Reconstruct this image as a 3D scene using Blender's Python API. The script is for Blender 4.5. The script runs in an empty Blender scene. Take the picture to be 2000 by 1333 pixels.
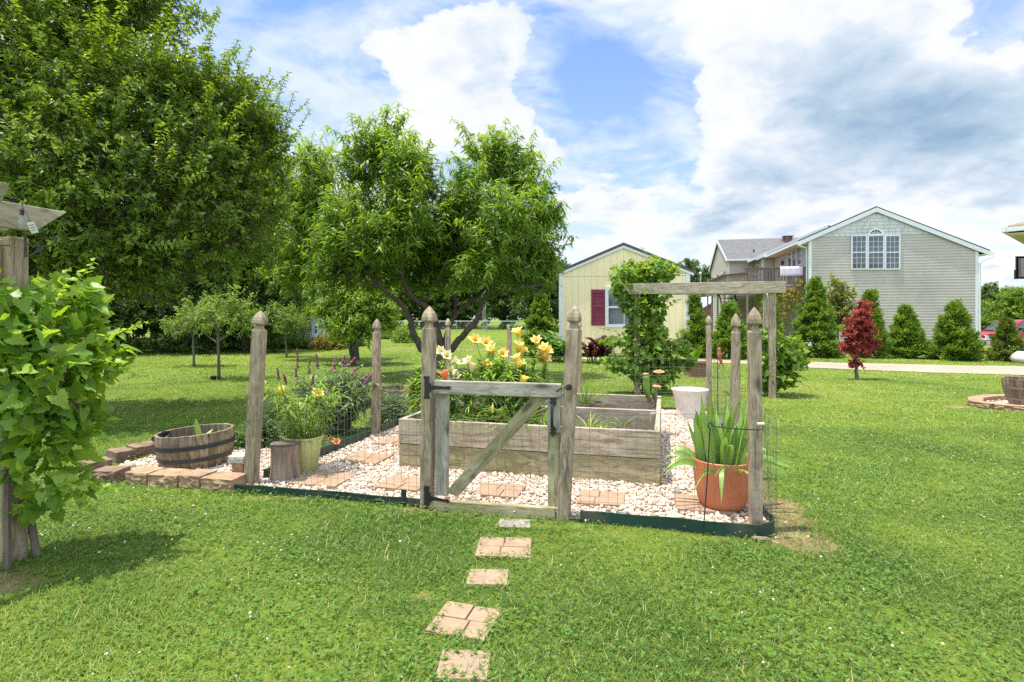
import bpy, math, random
import numpy as np
from mathutils import Vector, Matrix

random.seed(11)
RG = np.random.default_rng(11)
SC = bpy.context.scene
COL = SC.collection
EYE, FOC, HOR = 1.2, 1060.0, 622.0          # eye height (m), focal length and horizon row of the photograph (px)


def G(px, py, z=0.0):
    d = (EYE - z) * FOC / (py - HOR)
    return np.array([(px - 1000) / FOC * d, d, z])


def P(px, py, Y):
    return np.array([(px - 1000) / FOC * Y, Y, EYE + (HOR - py) / FOC * Y])


def A(*v):
    return np.array(v, dtype=float)


def unit(v):
    v = np.asarray(v, float)
    n = np.linalg.norm(v, axis=-1, keepdims=True)
    return v / np.maximum(n, 1e-9)


def ss(a, b, x):
    t = np.clip((np.asarray(x, float) - a) / (b - a), 0, 1)
    return t * t * (3 - 2 * t)


def ground_z(x, y):
    """Lie of the land: level garden, the ground falling away by the parked truck and house."""
    return -0.75 * ss(17.0, 26, y) * ss(6, 16, x) + 0.9 * ss(60, 140, y)


# ------------------------------------------------------------------ objects
def tag(o, label=None, cat=None, group=None, kind=None):
    if label: o['label'] = label
    if cat: o['category'] = cat
    if group: o['group'] = group
    if kind: o['kind'] = kind
    return o


def thing(name, label, cat, loc=(0, 0, 0), group=None):
    o = bpy.data.objects.new(name, None)
    o.empty_display_size = 0.1
    COL.objects.link(o)
    o.location = [float(c) for c in loc]
    return tag(o, label, cat, group)


def origin(parent):
    s = np.zeros(3)
    while parent is not None:
        s = s + np.array(parent.location)
        parent = parent.parent
    return s


def mesh_np(name, V, loops, starts, totals, mat, parent=None, smooth=False, tone=None):
    me = bpy.data.meshes.new(name)
    V = np.asarray(V, np.float64)
    if parent is not None:
        V = V - origin(parent)
    me.vertices.add(len(V)); me.vertices.foreach_set('co', V.astype(np.float32).ravel())
    me.loops.add(len(loops)); me.loops.foreach_set('vertex_index', np.asarray(loops, np.int32))
    me.polygons.add(len(starts))
    me.polygons.foreach_set('loop_start', np.asarray(starts, np.int32))
    me.polygons.foreach_set('use_smooth', np.full(len(starts), bool(smooth)))
    if tone is not None:
        a = me.attributes.new('tone', 'FLOAT', 'POINT')
        a.data.foreach_set('value', np.asarray(tone, np.float32))
    me.update(calc_edges=True)
    me.validate()
    if mat: me.materials.append(mat)
    o = bpy.data.objects.new(name, me)
    COL.objects.link(o)
    if parent is not None: o.parent = parent
    return o


class MB:
    """Collects shapes for ONE mesh object (world coordinates)."""
    def __init__(s): s.v = []; s.f = []; s.t = []; s.n = 0

    def add(s, V, Fc, tone=0.5):
        V = np.asarray(V, float)
        s.v.append(V); s.f += [tuple(int(i) + s.n for i in f) for f in Fc]
        s.t.append(np.full(len(V), tone) if np.isscalar(tone) else tone)
        s.n += len(V)
        return s

    def box(s, c, size, rz=0.0, tone=0.5, taper=1.0):
        x, y, z = [d / 2 for d in size]
        V = A(*[[sx * x * (taper if sz > 0 else 1), sy * y * (taper if sz > 0 else 1), sz * z]
                for sz in (-1, 1) for sy in (-1, 1) for sx in (-1, 1)]).reshape(-1, 3)
        c_, s_ = math.cos(rz), math.sin(rz)
        V = V @ np.array([[c_, s_, 0], [-s_, c_, 0], [0, 0, 1]]) + np.asarray(c, float)
        return s.add(V, [(0, 2, 3, 1), (4, 5, 7, 6), (0, 1, 5, 4), (2, 6, 7, 3), (0, 4, 6, 2), (1, 3, 7, 5)], tone)

    def tube(s, pts, rad, n=8, tone=0.5, cap=True):
        V, Fc = tube(pts, rad, n, cap)
        return s.add(V, Fc, tone)

    def lathe(s, prof, c=(0, 0, 0), n=32, tone=0.5, tilt=None):
        V, Fc = lathe(prof, n)
        if tilt is not None: V = V @ np.array(tilt.to_3x3()).T
        return s.add(V + np.asarray(c, float), Fc, tone)

    def quad(s, a, b, c, d, tone=0.5):
        return s.add([a, b, c, d], [(0, 1, 2, 3)], tone)

    def prism(s, poly, vec, tone=0.5):
        poly = np.asarray(poly, float); n = len(poly)
        V = np.vstack([poly, poly + np.asarray(vec, float)])
        Fc = [tuple(range(n))[::-1], tuple(range(n, 2 * n))] + [(i, (i + 1) % n, n + (i + 1) % n, n + i) for i in range(n)]
        return s.add(V, Fc, tone)

    def build(s, name, mat, parent=None, smooth=False, bevel=0, angle=40):
        V = np.vstack(s.v)
        loops = [i for f in s.f for i in f]
        totals = [len(f) for f in s.f]
        starts = np.concatenate([[0], np.cumsum(totals)[:-1]])
        o = mesh_np(name, V, loops, starts, totals, mat, parent, smooth, np.concatenate(s.t))
        if smooth and angle < 180:
            o.data.set_sharp_from_angle(angle=math.radians(angle))
        if bevel:
            m = o.modifiers.new('bevel', 'BEVEL'); m.width = bevel; m.segments = 2
            m.limit_method = 'ANGLE'; m.angle_limit = math.radians(35)
        return o


def frame_of(t):
    t = unit(t)
    up = A(0, 0, 1) if abs(t[2]) < 0.95 else A(1, 0, 0)
    a = unit(np.cross(up, t)); return a, np.cross(t, a)


def tube(pts, rad, n=8, cap=True):
    pts = np.asarray(pts, float); m = len(pts)
    rad = np.full(m, rad) if np.isscalar(rad) else np.asarray(rad, float)
    ang = np.arange(n) / n * 2 * math.pi
    V = []
    a0 = None
    for i in range(m):
        t = unit(pts[min(i + 1, m - 1)] - pts[max(i - 1, 0)])
        if a0 is None: a, b = frame_of(t)
        else:
            a = unit(a0 - t * np.dot(a0, t)); b = np.cross(t, a)
        a0 = a
        V.append(pts[i] + rad[i] * (np.cos(ang)[:, None] * a + np.sin(ang)[:, None] * b))
    Fc = []
    for i in range(m - 1):
        for k in range(n):
            k2 = (k + 1) % n
            Fc.append((i * n + k, i * n + k2, (i + 1) * n + k2, (i + 1) * n + k))
    if cap:
        Fc.append(tuple(range(n))[::-1]); Fc.append(tuple((m - 1) * n + k for k in range(n)))
    return np.vstack(V), Fc


def lathe(prof, n=32):
    """Closed or open profile of (r, z) turned about z."""
    m = len(prof); ang = np.arange(n) / n * 2 * math.pi
    V = np.vstack([np.stack([r * np.cos(ang), r * np.sin(ang), np.full(n, z)], 1) for r, z in prof])
    Fc = [(i * n + k, i * n + (k + 1) % n, (i + 1) * n + (k + 1) % n, (i + 1) * n + k) for i in range(m - 1) for k in range(n)]
    return V, Fc


def smooth_path(pts, k=4):
    """Catmull-Rom through the points."""
    p = np.asarray(pts, float)
    p = np.vstack([2 * p[0] - p[1], p, 2 * p[-1] - p[-2]])
    out = []
    for i in range(1, len(p) - 2):
        for j in range(k):
            t = j / k
            out.append(0.5 * ((2 * p[i]) + (-p[i - 1] + p[i + 1]) * t + (2 * p[i - 1] - 5 * p[i] + 4 * p[i + 1] - p[i + 2]) * t * t
                              + (-p[i - 1] + 3 * p[i] - 3 * p[i + 1] + p[i + 2]) * t ** 3))
    out.append(p[-2])
    return np.array(out)


def board(name, p0, p1, w, t, parent, mat, up=(0, 0, 1), bevel=0.004, cut0=0.0, cut1=0.0, kind=None):
    """A plank from p0 to p1 as one object whose local X runs with the grain; cut0/cut1 slope its ends."""
    p0 = np.asarray(p0, float); p1 = np.asarray(p1, float)
    L = np.linalg.norm(p1 - p0); x = (p1 - p0) / L
    z = np.asarray(up, float); z = unit(z - x * np.dot(z, x)); y = np.cross(z, x)
    V = []
    for sx, c in ((-1, cut0), (1, cut1)):
        for sy in (-1, 1):
            for sz in (-1, 1):
                V.append((sx * (L / 2 - (c if sz < 0 else 0)), sy * t / 2, sz * w / 2))
    Fc = [(0, 1, 3, 2), (4, 6, 7, 5), (0, 4, 5, 1), (2, 3, 7, 6), (0, 2, 6, 4), (1, 5, 7, 3)]
    me = bpy.data.meshes.new(name); me.from_pydata(V, [], Fc); me.update(); me.materials.append(mat)
    o = bpy.data.objects.new(name, me); COL.objects.link(o)
    c = (p0 + p1) / 2
    if parent is not None:
        o.parent = parent; c = c - origin(parent)
    o.matrix_local = Matrix(((x[0], y[0], z[0], c[0]), (x[1], y[1], z[1], c[1]), (x[2], y[2], z[2], c[2]), (0, 0, 0, 1)))
    if bevel:
        m = o.modifiers.new('bevel', 'BEVEL'); m.width = bevel; m.segments = 2; m.limit_method = 'ANGLE'
    return o


# ------------------------------------------------------------------ leaf meshes
T_RHOMB = (A(0, 0, 0, .45, .5, .07, 1, 0, 0, .45, -.5, .07).reshape(-1, 3), [(0, 3, 2), (0, 2, 1)])
T_LONG = (A(0, 0, 0, .3, .5, .04, .3, -.5, .04, .7, .36, .03, .7, -.36, .03, 1, 0, 0).reshape(-1, 3), [(0, 2, 1), (1, 2, 4, 3), (3, 4, 5)])
T_BLADE = (A(0, .5, 0, 0, -.5, 0, .5, .4, 0, .5, -.4, 0, 1, 0, 0).reshape(-1, 3), [(0, 1, 3, 2), (2, 3, 4)])
T_OVAL = (A(0, 0, 0, .25, .42, .05, .25, -.42, .05, .65, .46, .04, .65, -.46, .04, 1, 0, 0, .45, 0, -.02).reshape(-1, 3),
          [(0, 2, 6), (0, 6, 1), (1, 6, 3), (2, 4, 6), (3, 6, 5), (4, 5, 6)])


def _strap(n=7):
    V = []; Fc = []
    for i in range(n):
        u = i / (n - 1); w = 0.5 * (1 - max(0, (u - .5) / .5) ** 1.9) * (0.75 + .25 * min(1, u * 3))
        V += [(u, w, 0.0), (u, 0, -.012), (u, -w, 0.0)]
    for i in range(n - 1):
        a = i * 3; Fc += [(a, a + 1, a + 4, a + 3), (a + 1, a + 2, a + 5, a + 4)]
    return np.array(V), Fc


T_STRAP = _strap()


def _grape():
    """Heart-shaped, toothed, shallowly lobed vine leaf."""
    V = [(0.42, 0, -.05)]
    m = 26
    for i in range(m):
        a = -math.pi + (i + .5) / m * 2 * math.pi
        r = 0.5 * (1 + .16 * math.cos(3 * a) + .07 * math.cos(5 * a))
        if i % 2: r *= 1.17
        if abs(a) > 2.75: r *= 0.62                     # the notch at the stalk
        if abs(a) < .2: r *= 1.14
        V.append((0.45 + r * math.cos(a), r * math.sin(a), .13 * abs(math.sin(a)) + .06 * math.sin(3 * a + 1)))
    Fc = [(0, 1 + i, 1 + (i + 1) % m) for i in range(m)]
    return np.array(V), Fc


T_GRAPE = _grape()


def leaf_arrays(pos, dirv, nrm, L, W, T, droop=0.0, tone=None, sag=0.0):
    pos = np.asarray(pos, float); n = len(pos)
    d = unit(dirv); s = unit(np.cross(nrm, d)); nn = np.cross(d, s)
    L = np.broadcast_to(L, (n,)).astype(float); W = np.broadcast_to(W, (n,)).astype(float)
    dr = np.broadcast_to(droop, (n,)).astype(float)
    tv, tf = T
    u, v, w = tv[:, 0], tv[:, 1], tv[:, 2]
    V = (pos[:, None, :] + (u[None, :] * L[:, None])[..., None] * d[:, None, :]
         + (v[None, :] * W[:, None])[..., None] * s[:, None, :]
         + ((w[None, :] - dr[:, None] * u[None, :] ** 2) * L[:, None])[..., None] * nn[:, None, :])
    if np.any(sag): V[..., 2] -= np.broadcast_to(sag, (n,))[:, None] * (u ** 2)[None, :] * L[:, None]
    k = len(tv)
    if tone is None: tone = RG.random(n)
    return V.reshape(-1, 3), np.repeat(tone, k), n, k, tf


class LF:
    """Collects leaf batches into ONE mesh."""
    def __init__(s): s.V = []; s.t = []; s.lo = []; s.tot = []; s.n = 0

    def add(s, pos, dirv, nrm, L, W, T, droop=0.0, tone=None, sag=0.0):
        if len(pos) == 0: return s
        V, t, n, k, tf = leaf_arrays(pos, dirv, nrm, L, W, T, droop, tone, sag)
        tl = np.array([i for f in tf for i in f]); tt = np.array([len(f) for f in tf])
        s.lo.append((tl[None, :] + (np.arange(n) * k)[:, None] + s.n).ravel())
        s.tot.append(np.tile(tt, n)); s.V.append(V); s.t.append(t); s.n += len(V)
        return s

    def sticks(s, p0, p1, r0, r1, tone=0.5):
        """Thin three-sided stems from p0 to p1."""
        p0 = np.asarray(p0, float); p1 = np.asarray(p1, float); n = len(p0)
        if n == 0: return s
        d = unit(p1 - p0); up = np.tile(A(0, 0, 1), (n, 1)); up[np.abs(d[:, 2]) > .95] = A(1, 0, 0)
        a = unit(np.cross(up, d)); b = np.cross(d, a)
        r0 = np.broadcast_to(r0, (n,)); r1 = np.broadcast_to(r1, (n,))
        ang = np.array([0, 2.094, 4.189])
        ring = np.cos(ang)[None, :, None] * a[:, None, :] + np.sin(ang)[None, :, None] * b[:, None, :]
        V = np.concatenate([p0[:, None, :] + ring * r0[:, None, None], p1[:, None, :] + ring * r1[:, None, None]], 1)
        tl = np.array([0, 1, 4, 3, 1, 2, 5, 4, 2, 0, 3, 5])
        s.lo.append((tl[None, :] + (np.arange(n) * 6)[:, None] + s.n).ravel())
        s.tot.append(np.full(n * 3, 4)); s.V.append(V.reshape(-1, 3)); s.t.append(np.full(n * 6, tone)); s.n += n * 6
        return s

    def build(s, name, mat, parent=None, smooth=False):
        tot = np.concatenate(s.tot); starts = np.concatenate([[0], np.cumsum(tot)[:-1]])
        return mesh_np(name, np.vstack(s.V), np.concatenate(s.lo), starts, tot, mat, parent, smooth, np.concatenate(s.t))


def rnd_dirs(n):
    return unit(RG.normal(size=(n, 3)))


# ------------------------------------------------------------------ materials
def nd(nt, typ, _attrs=None, **inp):
    n = nt.nodes.new(typ)
    for k, v in (_attrs or {}).items(): setattr(n, k, v)
    for k, v in inp.items():
        key = int(k[1:]) if k[0] == 'i' and k[1:].isdigit() else k.replace('_', ' ')
        if isinstance(v, bpy.types.NodeSocket): nt.links.new(v, n.inputs[key])
        else:
            if isinstance(v, (tuple, list)) and len(v) == 3 and n.inputs[key].type == 'RGBA': v = (*v, 1)
            n.inputs[key].default_value = v
    return n


def ramp(nt, fac, stops, interp='LINEAR'):
    r = nt.nodes.new('ShaderNodeValToRGB'); nt.links.new(fac, r.inputs[0])
    cr = r.color_ramp; cr.interpolation = interp
    while len(cr.elements) < len(stops): cr.elements.new(0.5)
    for e, (p, c) in zip(cr.elements, stops):
        e.position = p; e.color = (*c, 1) if len(c) == 3 else c
    return r.outputs[0]


def g(v): return (v, v, v)


def mixc(nt, fac, a, b, mode='MIX'):
    n = nt.nodes.new('ShaderNodeMix'); n.data_type = 'RGBA'; n.blend_type = mode
    for s, v in ((n.inputs[0], fac), (n.inputs[6], a), (n.inputs[7], b)):
        if isinstance(v, bpy.types.NodeSocket): nt.links.new(v, s)
        else: s.default_value = (*v, 1) if isinstance(v, (tuple, list)) and len(v) == 3 else v
    return n.outputs[2]


def mth(nt, op, a, b=0.0, clamp=False):
    n = nt.nodes.new('ShaderNodeMath'); n.operation = op; n.use_clamp = clamp
    for s, v in ((n.inputs[0], a), (n.inputs[1], b)):
        if isinstance(v, bpy.types.NodeSocket): nt.links.new(v, s)
        else: s.default_value = v
    return n.outputs[0]


def new_mat(name):
    m = bpy.data.materials.new(name); m.use_nodes = True
    nt = m.node_tree; nt.nodes.clear()
    out = nt.nodes.new('ShaderNodeOutputMaterial')
    b = nt.nodes.new('ShaderNodeBsdfPrincipled')
    nt.links.new(b.outputs[0], out.inputs[0])
    return m, nt, b, out


def setc(nt, b, col=None, rough=None, bump=None, bstr=0.3, bdist=0.01, spec=None):
    if col is not None:
        if isinstance(col, bpy.types.NodeSocket): nt.links.new(col, b.inputs['Base Color'])
        else: b.inputs['Base Color'].default_value = (*col, 1)
    if rough is not None:
        if isinstance(rough, bpy.types.NodeSocket): nt.links.new(rough, b.inputs['Roughness'])
        else: b.inputs['Roughness'].default_value = rough
    if spec is not None: b.inputs['Specular IOR Level'].default_value = spec
    if bump is not None:
        bp = nd(nt, 'ShaderNodeBump', Strength=bstr, Distance=bdist, Height=bump)
        nt.links.new(bp.outputs[0], b.inputs['Normal'])


def ocoord(nt, scale=(1, 1, 1), shift=True):
    tc = nt.nodes.new('ShaderNodeTexCoord')
    mp = nd(nt, 'ShaderNodeMapping', Vector=tc.outputs['Object'], Scale=scale)
    if shift:
        oi = nt.nodes.new('ShaderNodeObjectInfo')
        r = mth(nt, 'MULTIPLY', oi.outputs['Random'], 37.0)
        v = nd(nt, 'ShaderNodeCombineXYZ', X=r, Y=r, Z=r)
        nt.links.new(v.outputs[0], mp.inputs['Location'])
    return mp.outputs[0]


def plain(name, col, rough=0.6, var=0.2, scale=12, bump=0.0, metal=0.0, spec=None, dirt=None, stretch=(1, 1, 1)):
    m, nt, b, _ = new_mat(name)
    v = ocoord(nt, stretch)
    n = nd(nt, 'ShaderNodeTexNoise', Vector=v, Scale=scale, Detail=6, Roughness=.6)
    lo = tuple(c * (1 - var) for c in col); hi = tuple(min(1, c * (1 + var)) for c in col)
    c = ramp(nt, n.outputs[0], [(.3, lo), (.7, hi)])
    if dirt:
        n2 = nd(nt, 'ShaderNodeTexNoise', Vector=v, Scale=scale * .35, Detail=7, Roughness=.65)
        f = ramp(nt, n2.outputs[0], [(.5, g(0)), (.72, g(dirt[1]))])
        c = mixc(nt, f, c, dirt[0])
    setc(nt, b, c, rough, n.outputs[0] if bump else None, bump, .02, spec)
    b.inputs['Metallic'].default_value = metal
    return m


def leaf_mat(name, cols, trans=0.35, rough=0.5, spec=0.3, tcol=None):
    """Foliage: colour by leaf, a waxy face and light coming through."""
    m, nt, b, out = new_mat(name)
    at = nd(nt, 'ShaderNodeAttribute', {'attribute_name': 'tone'})
    c = ramp(nt, at.outputs['Fac'], [(i / max(1, len(cols) - 1), k) for i, k in enumerate(cols)])
    setc(nt, b, c, rough, spec=spec)
    tr = nt.nodes.new('ShaderNodeBsdfTranslucent')
    hs = mixc(nt, 1.0, c, tcol or (1.5, 1.5, .7), 'MULTIPLY')
    nt.links.new(hs, tr.inputs[0])
    mx = nd(nt, 'ShaderNodeMixShader', i0=trans, i1=b.outputs[0], i2=tr.outputs[0])
    nt.links.new(mx.outputs[0], out.inputs[0])
    return m


def wood(name, c0, c1, c2, green=0.25, grain=1.0, knots=True, upright=False):
    """Weathered lumber, grain along local X."""
    m, nt, b, _ = new_mat(name)
    v = ocoord(nt, (1, 1, 1))
    if upright:                                            # grain along Z, each stave its own shade
        sp = nd(nt, 'ShaderNodeSeparateXYZ', Vector=v)
        tn = nd(nt, 'ShaderNodeAttribute', {'attribute_name': 'tone'}).outputs['Fac']
        v = nd(nt, 'ShaderNodeCombineXYZ', X=mth(nt, 'ADD', sp.outputs[2], mth(nt, 'MULTIPLY', tn, 9.0)), Y=sp.outputs[0], Z=sp.outputs[1]).outputs[0]
    vs = nd(nt, 'ShaderNodeMapping', Vector=v, Scale=(1.3, 14, 14)).outputs[0]
    wob = nd(nt, 'ShaderNodeTexNoise', Vector=nd(nt, 'ShaderNodeMapping', Vector=v, Scale=(2.2, 6, 6)).outputs[0], Scale=1.4, Detail=2)
    vw = nd(nt, 'ShaderNodeVectorMath', {'operation': 'MULTIPLY_ADD'}, i0=wob.outputs[1], i1=(0, 3.2, 3.2), i2=vs).outputs[0]
    n1 = nd(nt, 'ShaderNodeTexNoise', Vector=vw, Scale=2.2 * grain, Detail=8, Roughness=.62)
    fine = nd(nt, 'ShaderNodeTexNoise', Vector=nd(nt, 'ShaderNodeMapping', Vector=v, Scale=(4, 120, 120)).outputs[0], Scale=1.5, Detail=3)
    big = nd(nt, 'ShaderNodeTexNoise', Vector=v, Scale=3.0, Detail=5, Roughness=.6)
    h = mth(nt, 'ADD', mth(nt, 'MULTIPLY', n1.outputs[0], .75), mth(nt, 'MULTIPLY', fine.outputs[0], .25))
    c = ramp(nt, h, [(.36, c0), (.48, c1), (.59, c2)])
    c = mixc(nt, ramp(nt, big.outputs[0], [(.35, g(0)), (.75, g(.45))]), c, tuple(.72 * k for k in c1))
    if knots:
        vo = nd(nt, 'ShaderNodeTexVoronoi', Vector=nd(nt, 'ShaderNodeMapping', Vector=v, Scale=(2.6, 7, 7)).outputs[0], Scale=1.0)
        c = mixc(nt, ramp(nt, vo.outputs['Distance'], [(.05, g(.85)), (.16, g(0))]), c, tuple(.35 * k for k in c0))
    cr = nd(nt, 'ShaderNodeTexNoise', Vector=nd(nt, 'ShaderNodeMapping', Vector=v, Scale=(1.6, 55, 55)).outputs[0], Scale=1.0, Detail=3, Roughness=.5)
    c = mixc(nt, ramp(nt, cr.outputs[0], [(.63, g(0)), (.69, g(.75))]), c, tuple(.4 * k for k in c0))       # drying cracks
    if green:
        gn = nd(nt, 'ShaderNodeTexNoise', Vector=v, Scale=2.1, Detail=6, Roughness=.7, Distortion=.4)
        c = mixc(nt, ramp(nt, gn.outputs[0], [(.47, g(0)), (.68, g(green))]), c, (.16, .16, .035))
    if upright:
        c = mixc(nt, 1.0, c, ramp(nt, tn, [(0, g(.62)), (1, g(1.25))]), 'MULTIPLY')
    setc(nt, b, c, .82, h, .55, .006, .2)
    return m

# ------------------------------------------------------------------ camera, sun, sky
cam = bpy.data.cameras.new('camera'); cam_o = bpy.data.objects.new('camera', cam); COL.objects.link(cam_o)
cam_o.location = (0, 0, EYE); cam_o.rotation_euler = (math.radians(90), 0, 0)
cam.sensor_width = 36; cam.lens = FOC / 2000 * 36
cam.shift_y = (HOR - 666.5) / 2000
cam.clip_start = 0.05; cam.clip_end = 2000
SC.camera = cam_o

SUN_EL, SUN_AZ = math.radians(76), math.radians(-95)          # azimuth clockwise from +Y: from the left, a little behind
sd = A(math.cos(SUN_EL) * math.sin(SUN_AZ), math.cos(SUN_EL) * math.cos(SUN_AZ), math.sin(SUN_EL))
sl = bpy.data.lights.new('sun', 'SUN'); sl.energy = 4.8; sl.angle = math.radians(0.6); sl.color = (1, .94, .83)
so = bpy.data.objects.new('sun', sl); COL.objects.link(so)
so.rotation_euler = Vector((-sd).tolist()).to_track_quat('-Z', 'Y').to_euler()

w = bpy.data.worlds.new('World'); SC.world = w; w.use_nodes = True
nt = w.node_tree; nt.nodes.clear()
wo = nt.nodes.new('ShaderNodeOutputWorld'); bg = nt.nodes.new('ShaderNodeBackground'); nt.links.new(bg.outputs[0], wo.inputs[0])
sky = nd(nt, 'ShaderNodeTexSky', {'sky_type': 'NISHITA', 'sun_disc': False, 'sun_elevation': SUN_EL, 'sun_rotation': SUN_AZ,
                                 'air_density': 1.0, 'dust_density': .6, 'ozone_density': 2.0})
bg.inputs[1].default_value = 0.15
tc = nt.nodes.new('ShaderNodeTexCoord')
dirn = tc.outputs['Generated']
sep = nd(nt, 'ShaderNodeSeparateXYZ', Vector=dirn)
zz = mth(nt, 'MAXIMUM', sep.outputs[2], 0.0)
den = mth(nt, 'ADD', zz, 0.30)
pv = nd(nt, 'ShaderNodeCombineXYZ', X=mth(nt, 'DIVIDE', sep.outputs[0], den), Y=mth(nt, 'DIVIDE', sep.outputs[1], den), Z=0.37).outputs[0]


def blob(px, py, size, amp, sx=1.0):
    """A cloud bank (amp > 0) or a gap of blue (amp < 0) round one direction of the sky."""
    c = unit(A((px - 1000) / FOC, 1, (HOR - py) / FOC))
    df = nd(nt, 'ShaderNodeVectorMath', {'operation': 'SUBTRACT'}, i0=dirn, i1=tuple(c)).outputs[0]
    df = nd(nt, 'ShaderNodeVectorMath', {'operation': 'MULTIPLY'}, i0=df, i1=(1 / sx, 1 / sx, 1)).outputs[0]
    ln = nd(nt, 'ShaderNodeVectorMath', {'operation': 'LENGTH'}, i0=df).outputs['Value']
    q = mth(nt, 'DIVIDE', ln, size)
    e = mth(nt, 'POWER', 2.718, mth(nt, 'MULTIPLY', mth(nt, 'MULTIPLY', q, q), -1.0))
    return mth(nt, 'MULTIPLY', e, amp)


def total(items):
    s = items[0]
    for i in items[1:]: s = mth(nt, 'ADD', s, i)
    return s


n1 = nd(nt, 'ShaderNodeTexNoise', Vector=pv, Scale=3.1, Detail=12, Roughness=.56, Distortion=.15).outputs[0]
n2 = nd(nt, 'ShaderNodeTexNoise', Vector=nd(nt, 'ShaderNodeMapping', Vector=pv, Location=(.03, -.13, 0.02)).outputs[0], Scale=3.1, Detail=8, Roughness=.55, Distortion=.15).outputs[0]
n3 = nd(nt, 'ShaderNodeTexNoise', Vector=nd(nt, 'ShaderNodeMapping', Vector=pv, Scale=(1, 1.6, 1), Rotation=(0, 0, .5)).outputs[0], Scale=3.4, Detail=9, Roughness=.6, Distortion=.6).outputs[0]
bias = total([blob(850, 120, .13, .20), blob(1000, 240, .10, .13, 1.6), blob(1430, 195, .07, .14), blob(1640, 150, .15, .15, 1.3), blob(1930, 230, .15, .14, 1.3), blob(1560, 40, .10, .12, 2), blob(1480, 330, .2, .08, 2.0), blob(700, 150, .12, .10), blob(1230, 40, .10, .18, 2.6),
              blob(1300, 385, .09, .12, 2.6), blob(1700, 340, .12, .12, 2.4), blob(330, 60, .3, .04), blob(1090, 265, .07, .10, 1.5), blob(1560, 300, .06, .1, 2.0),
              blob(1300, 185, .115, -.40, 1.5), blob(1125, 150, .11, -.36), blob(630, 35, .16, -.22, 1.5), blob(1880, 45, .08, -.20, 1.4), blob(1985, 120, .07, -.14), blob(1480, 395, .05, -.16, 2.5), blob(1780, 330, .04, -.10, 2.5), blob(1180, 340, .05, -.10, 2), blob(700, 260, .2, -.03, 1.4)])
dens = mth(nt, 'ADD', mth(nt, 'ADD', n1, bias), mth(nt, 'MULTIPLY', mth(nt, 'SUBTRACT', nd(nt, 'ShaderNodeTexNoise', Vector=pv, Scale=8.0, Detail=9, Roughness=.6, Distortion=.2).outputs[0], .5), .16))
cover = ramp(nt, dens, [(.515, g(0)), (.56, g(.85)), (.62, g(1))])
horizon = ramp(nt, zz, [(0.0, g(.96)), (.14, g(.80)), (.28, g(.34)), (.7, g(0))])
veil = mth(nt, 'MULTIPLY', ramp(nt, n3, [(.32, g(.24)), (.58, g(.98))]), ramp(nt, dens, [(.16, g(.12)), (.44, g(.95))]))
veil = mth(nt, 'MAXIMUM', veil, horizon)
cover2 = mth(nt, 'MAXIMUM', cover, veil)
# how thick the cloud is: rims stay white, the bodies and their undersides go blue grey
grey_b = total([blob(1690, 170, .11, .19, 1.7), blob(1960, 285, .06, .14, 1.6), blob(1720, 240, .06, .10, 2), blob(1600, 120, .06, .06), blob(1560, 30, .10, -.10, 2), blob(1950, 60, .10, -.12), blob(1150, 15, .07, .18, 2.6), blob(1350, 405, .04, .18, 3.0), blob(1800, 270, .06, .12, 2.2), blob(1090, 300, .05, .08, 2), blob(860, 100, .1, -.08), blob(1440, 200, .06, -.10), blob(1940, 220, .05, -.08, 2)])
n4 = nd(nt, 'ShaderNodeTexNoise', Vector=nd(nt, 'ShaderNodeMapping', Vector=pv, Location=(.02, -.06, 1.0)).outputs[0], Scale=7.5, Detail=9, Roughness=.58, Distortion=.3).outputs[0]
thick = mth(nt, 'ADD', mth(nt, 'ADD', n2, grey_b), mth(nt, 'MULTIPLY', mth(nt, 'SUBTRACT', n4, .5), .55))
thick = mth(nt, 'MULTIPLY', thick, ramp(nt, dens, [(.55, g(.62)), (.74, g(1))]))
ccol = ramp(nt, thick, [(.34, (4.6, 4.65, 4.7)), (.47, (4.15, 4.3, 4.5)), (.60, (3.2, 3.65, 4.2)), (.76, (2.3, 2.95, 3.65)), (.95, (1.4, 2.1, 3.0))])
vcol = mixc(nt, cover, (3.8, 4.2, 4.7), ccol)
blue = mixc(nt, 1.0, sky.outputs[0], (.50, .80, 1.12), 'MULTIPLY')
col = mixc(nt, cover2, blue, vcol)
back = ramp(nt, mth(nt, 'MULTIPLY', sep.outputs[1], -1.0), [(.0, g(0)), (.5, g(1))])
over = mth(nt, 'MAXIMUM', ramp(nt, zz, [(.60, g(.435)), (.85, g(1))]), mth(nt, 'ADD', mth(nt, 'MULTIPLY', back, .4), .435))  # added fill light: unseen sky overhead and behind the camera made brighter
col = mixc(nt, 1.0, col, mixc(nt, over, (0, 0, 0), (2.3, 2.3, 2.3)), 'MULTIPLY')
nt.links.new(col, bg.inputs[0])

SC.view_settings.view_transform = 'Standard'; SC.view_settings.look = 'None'
SC.view_settings.gamma = 1.0; SC.view_settings.exposure = 0.6
SC.view_settings.use_curve_mapping = False
cy = SC.cycles
cy.max_bounces = 6; cy.diffuse_bounces = 3; cy.glossy_bounces = 2; cy.transmission_bounces = 4; cy.transparent_max_bounces = 6
cy.caustics_reflective = False; cy.caustics_refractive = False
cy.sample_clamp_indirect = 6
cy.use_denoising = False; cy.denoiser = 'OPENIMAGEDENOISE'; cy.denoising_input_passes = 'RGB_ALBEDO_NORMAL'; cy.denoising_prefilter = 'ACCURATE'

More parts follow.
